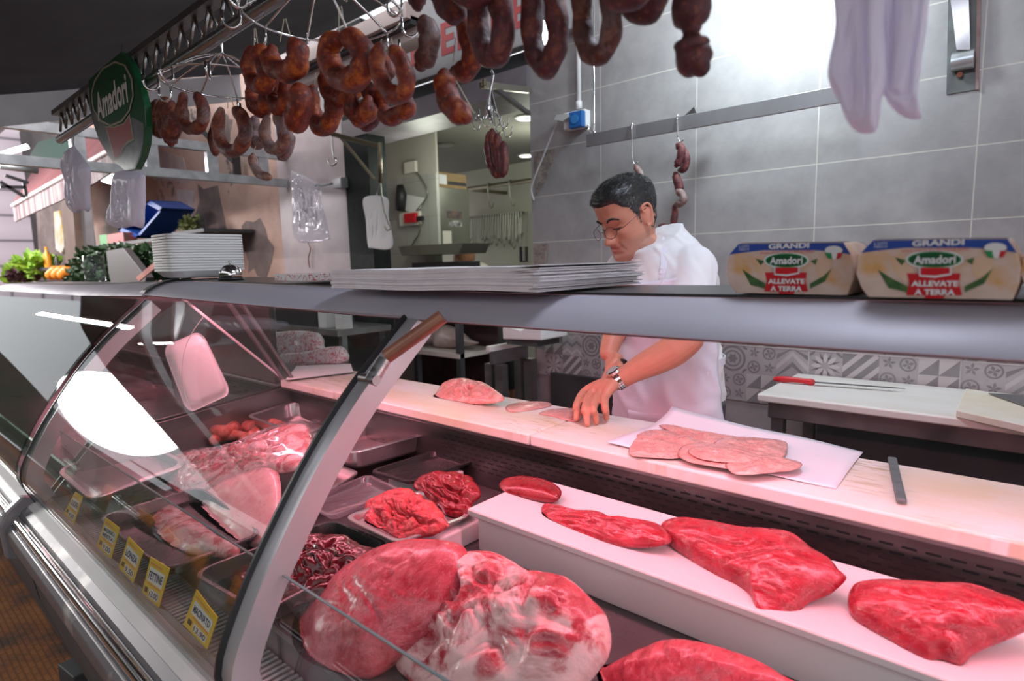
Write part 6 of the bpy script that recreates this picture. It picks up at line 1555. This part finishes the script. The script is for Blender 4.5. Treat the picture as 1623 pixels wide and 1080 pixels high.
part(MB().tube([at(634, 294, Y=YW - .05), at(636, 310, Y=YW - .05), at(634, 334, Y=YW - .05)], [.03, .05, .045], 12), 'torch_body', m_dark, t, smooth=True)
tb(MB().prism([at(x, y, Y=YW - .02) for x, y in ((641, 308), (673, 314), (666, 330), (656, 337), (641, 334))], (0, .006, 0)), 'note_sheet', m_paper, 'white curled note sheet between the torch and the cable on the partition', 'paper')
tb(MB().bb(XCf, XCf + .003, ys_(698), ys_(712), at(698, 388, X=XCf).z, at(698, 366, X=XCf).z), 'price_card', m_cream, 'cream card stuck at the bottom of the steel cupboard', 'card')
wire([at(603, 288, Y=2.5), at(598, 302, Y=2.50), at(597, 318, Y=2.50)], .003, 'wire_hook', m_chrome, 'short wire holding the white paper bag', 'hook')
wire([at(602, 284, Y=2.5), at(607, 325, Y=2.46), at(614, 350, Y=2.46), at(619, 362, Y=2.46), at(613, 365, Y=2.46), at(610, 358, Y=2.46)], .005, 'meat_hook', m_cabin, 'long dark hook hanging from the jamb bracket over the paper bag', 'hook')
# brackets either side of the doorway
t = thing('door_bracket', 'brass-coloured folding bracket on the left side of the doorway', 'bracket', loc=tuple(at(560, 220, Y=2.45)))
part(MB().bar(at(525, 212, Y=2.3), at(600, 232, Y=2.5), .03, .03), 'arm', m_brass, t, bevel=.003); part(MB().bar(at(540, 218, Y=2.34), at(594, 285, Y=2.5), .03, .02), 'strut', m_brass, t, bevel=.003)
part(MB().tube([at(602, 226, Y=2.5), at(603, 290, Y=2.5)], .014, 10), 'pin', m_brass, t, smooth=True)
t = thing('door_bracket', 'steel bracket on the right side of the doorway holding small hooks and sausages', 'bracket', loc=tuple(at(800, 140, Y=2.3)))
part(MB().bar(at(763, 135, Y=2.05), at(838, 143, Y=2.58), .03, .03), 'arm', M('worn_brass_steel', (.45, .42, .34), metal=.8, rough=.35), t, bevel=.003); part(MB().bar(at(785, 141, Y=2.2), at(838, 180, Y=2.58), .025, .02), 'strut', m_steel2, t, bevel=.003)
part(MB().tube([at(767, 136, Y=2.05), at(767, 126, Y=2.05)], .012, 8), 'pin', m_brass, t)
YK = 2.05
kz_ = at(779, 112, Y=YK)
t = thing('hook_cluster', 'bunch of thin steel hooks hanging from the right doorway bracket', 'hooks', loc=tuple(kz_))
part(MB().tube(smoothpath([kz_, at(782, 120, Y=YK), at(779, 135, Y=YK), at(774, 170, Y=YK), at(777, 190, Y=YK)], 4), .006, 8), 'stem', m_chrome, t, smooth=True)
for hx_, hy_ in ((762, 190), (758, 200), (768, 185), (790, 205), (797, 198), (803, 212), (785, 196), (774, 196)):
    part(MB().tube(smoothpath([at(778, 140, Y=YK), at(777 + (hx_ - 777) * .35, 172, Y=YK), at(hx_ - (5 if hx_ > 776 else -5), hy_ - 6, Y=YK), at(hx_, hy_ + 5, Y=YK - .01), at(hx_ + (7 if hx_ > 776 else -7), hy_ + 1, Y=YK - .02), at(hx_ + (9 if hx_ > 776 else -9), hy_ - 12, Y=YK - .02)], 4), .0030, 6), 'hook', m_chrome, t, smooth=True)
G4 = 'small sausages in a bunch on the doorway bracket'
for pth, lb_ in (([(776, 212), (774, 240), (780, 268)], 'left small sausage of the bunch on the doorway bracket'), ([(780, 208), (785, 240), (791, 270)], 'front small sausage of the bunch on the doorway bracket'), ([(788, 215), (791, 245), (793, 278)], 'middle small sausage of the bunch on the doorway bracket'), ([(798, 228), (800, 255), (797, 278)], 'right small sausage of the bunch on the doorway bracket'), ([(774, 250), (784, 272), (790, 278)], 'lowest small sausage of the bunch on the doorway bracket')):
    S(pth, 7, YK - .02, m_sp, lb_, G4)
# under-counter view: side table with scale, shelves, chickens
YS2 = 2.25
t = thing('side_table', 'steel side table with a white top behind the counter, carrying the scale', 'table', loc=tuple(at(815, 620, Y=YS2)))
ta = at(770, 549, Y=YS2); tz_ = ta.z
part(MB().bb(ta.x, XJ - .02, YS2, 2.58, tz_ - .03, tz_), 'table_top', m_hdpe, t, bevel=.003); part(MB().bb(ta.x + .03, XJ - .04, YS2 + .02, 2.56, tz_ - .10, tz_ - .03), 'frame', m_steel2, t)
for xx in (ta.x + .06, XJ - .06):
    for yy in (YS2 + .05, 2.54): part(MB().bb(xx - .025, xx + .025, yy - .025, yy + .025, 0, tz_ - .1), 'leg', m_steel2, t)
t = thing('weighing_scale', 'white weighing scale on the side table, seen under the counter top', 'scale', loc=tuple(at(825, 547, Y=YS2 + .05)))
P = [at(x, y, Y=YS2 + .04) for x, y in ((796, 520), (800, 516), (825, 524), (832, 520), (838, 500), (858, 500), (858, 540), (797, 538))]
part(MB().prism(P, (0, .22, 0)), 'housing', m_white, t, bevel=.006)
part(pbox(MB(), 803, 852, 538, 548, YS2 + .06, .18), 'base', m_darkg, t)
t = thing('rear_shelf', 'dim two-level shelf behind the counter with plucked chickens on its lower board', 'shelf', loc=tuple(at(700, 590, Y=2.7)))
s0z = .70
xa_, xb_ = at(600, 560, Y=2.75).x, XJ - .75
part(MB().bb(xa_, xb_, 2.72, 3.1, s0z, s0z + .03), 'lower_board', m_cream, t); part(MB().bb(xa_, xb_, 2.72, 3.1, 1.03, 1.06), 'upper_board', m_cream, t)
for xx in (xa_ + .02, (xa_ + xb_) / 2, xb_ - .02): part(MB().bb(xx - .02, xx + .02, 2.73, 2.77, 0, 1.06), 'post', m_darkg, t)
part(MB().bb(xa_, xb_, 3.10, 3.12, .2, 1.06), 'back', M('shelf_back_dark_red', (.07, .03, .035), (.03, .02, .02), 6, rough=.6), t)
m_bagc = M('plucked_chicken', (.52, .44, .40), (.44, .36, .32), 20, rough=.45, sss=.1)
for k, (pp, lb_) in enumerate((([(642, 590), (648, 568), (668, 556), (690, 560), (700, 575), (696, 592), (665, 596)], 'plucked chicken in a bag, left on the dim rear shelf'), ([(690, 590), (692, 568), (708, 556), (730, 566), (745, 580), (760, 588), (735, 592), (712, 593)], 'plucked chicken with a leg pointing right on the dim rear shelf'))):
    P = [at(x, y, Y=2.88) for x, y in pp]; dz_ = s0z + .033 - min(p.z for p in P)
    o = blob('plucked_chicken', pp, -5, m_bagc, (0, -1, .2), .08, .08, p0=sum(P, Vector()) / len(P), amp=.01, ns=8, K=12, seed=90 + k, label=lb_, cat='chicken'); o.location.z += dz_
# items standing left behind the well, seen through the glass
YB = 2.2
t = thing('rear_table', 'dark steel table behind the far end of the counter', 'table', loc=(-4.2, 2.3, 0))
zt_ = at(430, 512, Y=YB).z
part(MB().bb(-4.95, at(545, 520, Y=YB).x, YB - .05, 2.58, zt_ - .04, zt_), 'table_top', m_steel2, t); part(MB().bb(-4.9, at(545, 520, Y=YB).x - .03, 2.5, 2.55, .1, zt_ - .04), 'back_plate', m_darkg, t)
for xx in (-4.9, at(545, 520, Y=YB).x - .05): part(MB().bb(xx - .02, xx + .02, YB, YB + .04, 0, zt_ - .04), 'leg', m_steel2, t)
def standing(px0, px1, py0, Y, D, name, m, label, cat):
    x0, x1 = at(px0, 490, Y=Y).x, at(px1, 490, Y=Y).x; z1 = at((px0 + px1) / 2, py0, Y=Y).z
    return tb(MB().bb(x0, x1, Y, Y + D, zt_ + .0005, z1), name, m, label, cat, bevel=.004)
standing(328, 370, 486, YB, .3, 'carton', m_white, 'small white carton with a printed side on the rear table', 'box')
standing(372, 432, 474, YB + .05, .3, 'carton', M('grey_carton', (.50, .46, .46), rough=.7), 'larger grey-white carton right of the small one on the rear table', 'box')
standing(436, 500, 490, YB + .02, .3, 'cash_drawer', m_dark, 'low black appliance on the rear table', 'appliance')
standing(503, 516, 486, YB, .08, 'white_cup', m_white, 'white container standing right of the black appliance', 'container')
standing(530, 541, 484, YB, .08, 'white_cup', m_white, 'white container at the right end of the rear table', 'container')
# pillar hooks
t = thing('wall_hook', 'steel swivel hook fixed on the pale tiled pillar', 'hook', loc=tuple(at(520, 290, Y=2.55)))
part(pbox(MB(), 527, 540, 282, 298, 2.53, .07), 'mount', m_alu, t); part(MB().tube(smoothpath([at(527, 291, Y=2.5), at(510, 294, Y=2.42), at(502, 292, Y=2.4), at(500, 297, Y=2.4), at(505, 300, Y=2.4)], 3), .008, 8), 'arm', m_alu, t, smooth=True)
wire([at(526, 213, Y=2.3), at(528, 245, Y=2.2), at(533, 252, Y=2.2), at(532, 260, Y=2.2), at(524, 262, Y=2.2), at(519, 252, Y=2.2)], .006, 'meat_hook', m_chrome, 'steel hook hanging in front of the pale tiled pillar', 'hook')
wire([at(488, 385, Y=2.58), at(492, 395, Y=2.58), at(489, 410, Y=2.58), at(491, 425, Y=2.58)], .005, 'twisted_wire', m_strut, 'thin brown twisted wire hanging down the pale tiled pillar', 'wire')

# ------------------------------------------------------------------ the market on the left
FR = thing('frame_ladder', 'galvanised ladder-like frame running from the pillar out to the left', 'frame', loc=tuple(at(300, 270, X=-4.7)))
FXX = -4.72
u0, u1 = at(150, 214, X=FXX), at(462, 246, X=FXX); l0, l1 = at(0, 257, X=FXX), at(462, 297, X=FXX)
zu = at(232, 222, X=FXX).z; zl_ = at(232, 272, X=FXX).z
part(MB().bb(FXX - .03, FXX + .03, -.6, 2.58, zu - .03, zu + .03), 'upper_bar', m_alu, FR); part(MB().bb(FXX - .03, FXX + .03, -1.6, 2.58, zl_ - .03, zl_ + .03), 'lower_bar', m_alu, FR)
for px_ in (125, 240, 335, 415): y_ = at(px_, 250, X=FXX).y; part(MB().bb(FXX - .025, FXX + .025, y_ - .04, y_ + .04, zl_ + .03, zu - .03), 'rung', m_alu, FR)
BR = thing('black_brace', 'dark diagonal brace on the peeling wall behind the far sausages', 'brace', loc=tuple(at(360, 250, Y=2.4)))
part(MB().bar(at(318, 205, Y=2.3), at(372, 258, Y=2.5), .04, .04), 'diagonal', m_dark, BR); part(MB().bar(at(374, 245, Y=2.5), at(377, 288, Y=2.5), .05, .05), 'upright', m_dark, BR)
def far(name, pix, Y, D, m, label, cat, kind=None, **k):
    o = MB().prism([at(x, y, Y=Y) for x, y in pix], (0, D, 0)).build(name, m, **k)
    if kind: o['kind'] = kind; return o
    xs = [v.co for v in o.data.vertices]; rebase(o, (sum(p.x for p in xs) / len(xs), sum(p.y for p in xs) / len(xs), min(p.z for p in xs)))
    return tag(o, label, cat)
m_grey2 = M('shutter_grey', (.15, .14, .14), (.11, .105, .11), 3, rough=.6); m_beige = M('beige_frame', (.30, .22, .18), (.24, .17, .14), 4, rough=.7)
XE = at(60, 440, Y=WY + .3).x
struct(MB().bb(XE, -10.2, WY + .3, WY + .5, 0, 4.2), 'wall_far_shops', M('far_shop_dark', (.05, .045, .045), (.09, .08, .075), 2, rough=.8))
far('trim_20', [(163, 285), (192, 285), (194, 445), (168, 445)], WY, .25, M('white_pilaster', (.55, .48, .45), (.44, .38, .36), 6, rough=.8), None, None, 'structure')
far('trim_21', [(110, 320), (145, 310), (155, 445), (118, 445)], WY + .1, .1, m_grey2, None, None, 'structure')
far('trim_22', [(95, 300), (113, 296), (124, 445), (106, 445)], WY, .2, m_beige, None, None, 'structure')
far('trim_23', [(52, 250), (96, 250), (108, 445), (64, 445)], WY + .05, .2, M('rough_stone', (.16, .13, .12), (.28, .22, .20), 2, rough=.9, bmp=1, bscale=4, bdist=.05), None, None, 'structure')
far('trim_24', [(229, 330), (300, 300), (300, 445), (229, 445)], WY - .002, .002, M('stained_panel', (.30, .24, .22), (.40, .33, .30), 3, rough=.9), None, None, 'structure') if False else None
far('poster', [(85, 336), (94, 334), (103, 388), (97, 402), (88, 395)], WY, .03, M('bright_poster', (.85, .80, .72), (.85, .50, .10), 3, stops=(.45, .6), rough=.6), 'tall bright poster on the stone pier far left', 'poster')
# end wall closing the street, whitish boards
m_endw, nt, b = nodes('pinkish_board_wall'); setv(b, rough=.8)
v = coords(nt); wv_ = nt.nodes.new('ShaderNodeTexWave'); wv_.bands_direction = 'Z'; wv_.inputs['Scale'].default_value = .62; nt.links.new(v, wv_.inputs['Vector'])
c = ramp(nt, wv_.outputs['Fac'], [(.0, (.25, .22, .25)), (.05, (.72, .62, .68)), (1, (.80, .70, .76))]); nt.links.new(c, b.inputs['Base Color'])
struct(MB().bb(XE - .4, XE - .1, .6, WY + .5, 0, 4.6), 'wall_far', m_endw)
# red and white awning
AW = thing('awning', 'red and white shop awning with a scalloped valance, far left', 'awning', loc=tuple(at(90, 300, Y=1.7)))
m_awn = M('awning_red', (.12, .008, .012), (.16, .02, .025), 2, rough=.7); m_val = M('awning_valance', (.30, .23, .23), (.09, .04, .045), 5, stops=(.45, .55), rough=.7, stretch=(1.4, 1, .05))
va = [at(20, 327, Y=1.7), at(232, 200, Y=1.7)]
part(MB().prism([at(x, y, Y=1.7) for x, y in ((20, 327), (150, 250), (232, 206), (228, 240), (150, 290), (100, 316), (60, 334), (23, 352))], (0, .02, 0)), 'valance', m_val, AW)
part(MB().prism([at(20, 324, Y=1.7), at(232, 203, Y=1.7), at(240, 150, Y=2.55), at(60, 262, Y=2.55)], (0, 0, .02)), 'awning_cloth', m_awn, AW)
part(MB().tube([at(20, 326, Y=1.69), at(232, 205, Y=1.69)], .02, 8), 'front_bar', m_white, AW)
# low roofs of the other stalls with tube lights
m_roof = M('stall_roof_underside', (.07, .065, .068), (.11, .10, .105), 1.2, rough=.9, bmp=.3, bscale=3)
struct(MB().bb(-10.8, -5.2, -4.5, 1.6, 3.05, 3.12), 'ceiling_stalls', m_roof)
for k, (a_, b_, Xq) in enumerate((((20, 190), (104, 163), -7.5), ((0, 196), (16, 194), -7.0), ((2, 245), (44, 232), -9.5))):
    tb(MB().tube([at(*a_, X=Xq), at(*b_, X=Xq)], .028 if k == 0 else .03, 8), 'tube_light', emis('tube_white_%d' % k, (1, .93, .95), 7), ['long white tube light under the neighbouring canopy', 'short end of a tube light at the left edge', 'lower white tube light at the far left'][k], 'tube light')
for px_, py_, lb_ in ((42, 328, 'small white lamp under the awning valance'), (98, 286, 'bright round lamp hanging right of the twisted plastic bag')):
    if px_ == 98: px_, py_ = 178, 283
    p = at(px_, py_, Y=1.9); e_ = MB(); ellips(e_, p, Vector((.13, 0, 0)), Vector((0, .1, 0)), Vector((0, 0, .05))); tb(e_, 'stall_lamp', emis('stall_lamp', (1, .95, .95), 6), lb_, 'lamp', smooth=True)
bars = (((0, 188), (95, 207), -6.4, .05, 'grey steel pipe crossing to the end of the truss'), ((0, 262), (60, 270), -6.0, .03, 'grey bar at the left edge below the tube light'))
for a_, b_, Xq, r_, lb_ in bars: tb(MB().tube([at(*a_, X=Xq), at(*b_, X=Xq)], r_, 10), 'steel_pipe', m_alu, lb_, 'pipe', smooth=True)
fb = thing('lamp_frame', 'thin black steel frame in front of the whitish far wall', 'frame', loc=tuple(at(25, 310, Y=.4)))
for a_, b_ in (((0, 288), (40, 313)), ((8, 278), (45, 290)), ((0, 296), (40, 297)), ((38, 290), (42, 312))): part(MB().bar(at(*a_, X=-8), at(*b_, X=-8), .03, .03), 'bar', m_dark, fb)
# green tarpaulin
far('tarpaulin', [(45, 250), (60, 225), (100, 215), (125, 250), (120, 262), (60, 262)], 1.2, .03, M('tarp_green', (.004, .035, .025), rough=.9), 'dark green tarpaulin hanging under the stall roof at the left', 'tarpaulin')

# vegetable stall behind the further counter section
VS = thing('vegetable_stall', 'vegetable stall table behind the further counter section', 'stall', loc=(-5.2, 1.75, 0))
part(MB().bb(-8.2, -4.5, 1.45, 2.05, 1.05, 1.12), 'table_top', m_darkg, VS)
for xx in (-8.1, -6.4, -4.6): part(MB().bb(xx - .03, xx + .03, 1.5, 1.56, 0, 1.05), 'leg', m_darkg, VS); part(MB().bb(xx - .03, xx + .03, 1.95, 2.01, 0, 1.05), 'leg', m_darkg, VS)
def greens(pix, Y, m, label, seed, name='leafy_greens', n=900, ls=.05, D=.3):
    P = [at(x, y, Y=Y) for x, y in pix]; rr = random.Random(seed); x0, x1 = min(p.x for p in P), max(p.x for p in P); z0, z1 = min(p.z for p in P), max(p.z for p in P); mb = MB()
    poly = [(p.x, p.z) for p in P]
    def inside(x, z):
        c_ = False
        for i in range(len(poly)):
            (xa, za), (xb, zb_) = poly[i], poly[i - 1]
            if (za > z) != (zb_ > z) and x < (xb - xa) * (z - za) / (zb_ - za) + xa: c_ = not c_
        return c_
    k = 0
    while k < n:
        x, z = rr.uniform(x0, x1), rr.uniform(z0, z1)
        if not inside(x, z): continue
        k += 1; p = Vector((x, Y + rr.uniform(0, D), z)); d = Vector((rr.uniform(-1, 1), rr.uniform(-1, .4), rr.uniform(-.3, 1))).normalized(); s_ = d.orthogonal().normalized() * ls * .35; L_ = ls * rr.uniform(.6, 1.2); up_ = d.cross(s_).normalized() * ls * .12
        mb.add([p, p + d * L_ * .5 + s_ + up_, p + d * L_, p + d * L_ * .5 - s_ + up_], [(0, 1, 2, 3)])
    o = tb(mb, name, m, label, 'vegetables'); o['kind'] = 'stuff'; return o
m_leaf = M('dark_leaf', (.012, .045, .012), (.03, .09, .025), 12, rough=.5); m_lime = M('lettuce_leaf', (.16, .36, .02), (.35, .55, .06), 10, rough=.5); m_pl = M('purple_leaf', (.06, .02, .03), rough=.6)
greens([(100, 448), (105, 425), (120, 402), (160, 392), (205, 395), (240, 398), (244, 448)], 1.6, m_leaf, 'dark green leafy vegetables heaped on the stall behind the counter', 1, n=2200, ls=.07)
greens([(5, 446), (10, 432), (25, 420), (40, 410), (58, 412), (52, 430), (30, 440), (20, 448)], 1.9, m_lime, 'bright light-green lettuce heads at the far left', 2, n=900, ls=.16)
greens([(12, 440), (18, 432), (28, 434), (24, 444)], 1.8, m_pl, 'small heap of purple leaves in front of the light lettuce', 3, n=200, ls=.14)
greens([(286, 366), (290, 350), (296, 345), (302, 352), (304, 366)], 2.2, M('dry_herb', (.12, .14, .04), rough=.7), 'bunch of dry herbs on a high shelf above the foam trays', 5, n=260, ls=.05, D=.1)
rr = random.Random(9)
for k in range(9):
    p = at(82 + k * 3.2, 436 - (k % 3) * 3, Y=1.85); e_ = MB(); ellips(e_, p, Vector((.07, 0, 0)), Vector((0, .07, 0)), Vector((0, 0, .065)), 8)
    tb(e_, 'orange', M('orange_peel_%d' % k, (.75, .25, .02), rough=.5) if k == 0 else bpy.data.materials['orange_peel_0'], 'orange in the small heap left of the grey display screen', 'orange', 'oranges in a heap on the stall', smooth=True)
# blue crate tipped on a shelf
CR = thing('blue_crate', 'blue plastic crate tipped on its corner behind the hanging bags', 'crate', loc=tuple(at(222, 350, Y=2.1)))
m_bc = M('crate_blue', (.01, .07, .33), (.015, .09, .40), 9, rough=.4); ca_ = [at(x, y, Y=2.1) for x, y in ((186, 365), (236, 317), (259, 330), (218, 378))]
for i in range(4): part(MB().prism([ca_[i], ca_[(i + 1) % 4], ca_[(i + 1) % 4].lerp(ca_[(i + 2) % 4], .10), ca_[i].lerp(ca_[(i + 3) % 4], .10)], (0, .28, 0)), 'crate_side', m_bc, CR)
bb_ = MB(); 
for k in range(7): a_ = ca_[0].lerp(ca_[1], (k + .5) / 7); b_ = ca_[3].lerp(ca_[2], (k + .5) / 7); bb_.bar(a_ + Vector((0, .26, 0)), b_ + Vector((0, .26, 0)), .02, .015, (0, 1, 0))
part(bb_, 'crate_floor', m_bc, CR)
sh0 = at(160, 388, Y=2.0); sh1 = at(262, 372, Y=2.0)
tb(MB().bb(sh0.x - .2, sh1.x + .2, 2.0, 2.5, sh0.z - .03, sh0.z), 'stall_shelf', m_dark, 'dark shelf board carrying the blue crate and small packets', 'shelf')
for a_, b_, c_, d_, m_, lb_ in ((158, 170, 372, 388, M('packet_green', (.05, .25, .06), rough=.5), 'green packet at the left end of the dark shelf'), (170, 196, 370, 386, M('packet_brown', (.15, .08, .06), (.5, .05, .06), 20, rough=.5), 'brown and red packet on the dark shelf')):
    tb(pbox(MB(), a_, b_, c_, d_, 2.02, .12), 'packet', m_, lb_, 'packet')
far('display_screen', [(168, 398), (195, 393), (232, 440), (224, 470), (180, 470), (172, 432)], 1.47, .05, M('screen_grey', (.09, .08, .08), rough=.45), 'grey tilted display screen behind the further counter section', 'screen', bevel=.004)
tb(MB().lathe([(.055, 0), (.058, .005), (.058, .16), (.055, .165), (.001, .165)], at(152, 446, Y=1.15), 20), 'plastic_tub', m_plexi, 'clear plastic tub standing on the further counter section', 'tub', smooth=True, auto=40)
far('price_board', [(215, 440), (244, 416), (247, 424), (220, 446)], 1.3, .01, M('price_board_orange', (.75, .35, .25), (.70, .10, .08), 8, rough=.5), 'orange-red price board leaning beside the grey display screen', 'price board')
YO = 2.0
for k, (px0, px1, py0, py1, col, lb_) in enumerate(((60, 66, 408, 424, (.45, .05, .04), 'red bottle on the stall at the far left'), (72, 82, 392, 425, (.85, .35, .02), 'orange juice bottle on the stall at the far left'), (76, 80, 402, 426, (.06, .01, .01), 'dark bottle in front of the orange juice bottle'), (88, 94, 403, 424, (.05, .06, .05), 'dark green bottle right of the orange juice bottle'))):
    p = at((px0 + px1) / 2, py1, Y=YO + .02 * k); k_ = pxm(p); h = (py1 - py0) * k_; r_ = (px1 - px0) / 2 * k_
    tb(MB().lathe([(r_, 0), (r_, h * .6), (r_ * .4, h * .8), (r_ * .4, h), (.001, h)], p, 14), 'bottle', M('bottle_%d' % k, col, rough=.25), lb_, 'bottle', smooth=True, auto=50)
so = at(60, 425, Y=YO); sp_ = at(108, 423, Y=YO); tb(MB().bb(so.x, sp_.x, YO - .05, YO + .3, so.z - .04, so.z), 'stall_shelf', m_dark, 'small dark shelf carrying the bottles at the far left', 'shelf')
for px_, py_, m_, lb_ in ((306, 350, m_alu, 'small silver jar on the high shelf above the foam trays'), (318, 352, m_darkg, 'small dark jar on the high shelf above the foam trays')):
    p = at(px_, py_ + 16, Y=2.3); tb(MB().lathe([(.04, 0), (.04, .10), (.03, .12), (.001, .12)], p, 12), 'jar', m_, lb_, 'jar', smooth=True, auto=40)
p = at(288, 368, Y=2.2); q = at(325, 368, Y=2.2); tb(MB().bb(p.x - .1, q.x + .1, 2.15, 2.59, p.z - .03, p.z), 'stall_shelf', m_darkg, 'narrow high shelf on the peeling wall above the foam trays', 'shelf')
# raw sausages in the well
m_raw = sausmat('raw_sausage', (.40, .05, .04), (.60, .16, .12), (.72, .36, .28), rough=.3)
def coil(cx, cy, rx, ry, turns, r, z, label, a0=0, grow=0):
    pts = []; n = int(24 * turns)
    for k in range(n + 1):
        a = a0 + 2 * math.pi * k / 24; g_ = 1 - grow * k / n; p = at(cx + rx * g_ * math.cos(a), cy + ry * g_ * math.sin(a), Z=z); pts.append(Vector((p.x, p.y, z + .010 * k / n)))
    k_ = pxm(pts[0]); mb = MB().tube(pts, [r * k_ * (1 + .08 * math.sin(i * 1.3)) for i in range(len(pts))], 14, round_ends=True)
    o = mb.build('raw_sausage', m_raw, smooth=True); rebase(o, at(cx, cy, Z=z)); return tag(o, label, 'sausage', 'raw pink sausages in the meat counter')
coil(350, 676, 20, 10, .95, 10, .745, 'raw sausage ring at the left end of the raw sausages')
coil(388, 688, 22, 10, .6, 10, .735, 'raw sausage curl in the middle of the raw sausages', 3.6)
coil(422, 684, 24, 9, .5, 10, .735, 'straight-ish raw sausage at the right of the raw sausages', 3.4)
coil(365, 700, 26, 8, .5, 8, .725, 'raw sausage in front of the raw sausage ring', 3.3)

# the stalls and facade across the street (unseen, added to darken reflections in the glass)
m_opp = M('opposite_facade', (.10, .075, .06), (.05, .07, .04), 1.1, rough=.9)
struct(MB().bb(-12, 3, -4.6, -4.3, 0, 2.7), 'wall_street', m_opp)
m_opa = M('opposite_awning', (.05, .09, .05), (.03, .05, .03), 2, rough=.9)
struct(MB().prism([(-11.5, -4.3, 2.6), (2.5, -4.3, 2.6), (2.5, -3.2, 2.25), (-11.5, -3.2, 2.25)], (0, 0, .03)), 'trim_30', m_opa)
struct(MB().bb(-11, 2.4, -4.2, -3.4, 0, .9), 'trim_31', M('opposite_counter', (.16, .10, .06), (.06, .12, .04), 4, rough=.8))
struct(MB().bb(-26, -25.7, -12, .6, 0, 3.3), 'wall_street_end', m_opp)  # unseen building, added for darker glass reflections
struct(MB().bb(-25, -12.5, -6.4, -6.1, 0, 3.0), 'wall_street_far', m_opp)
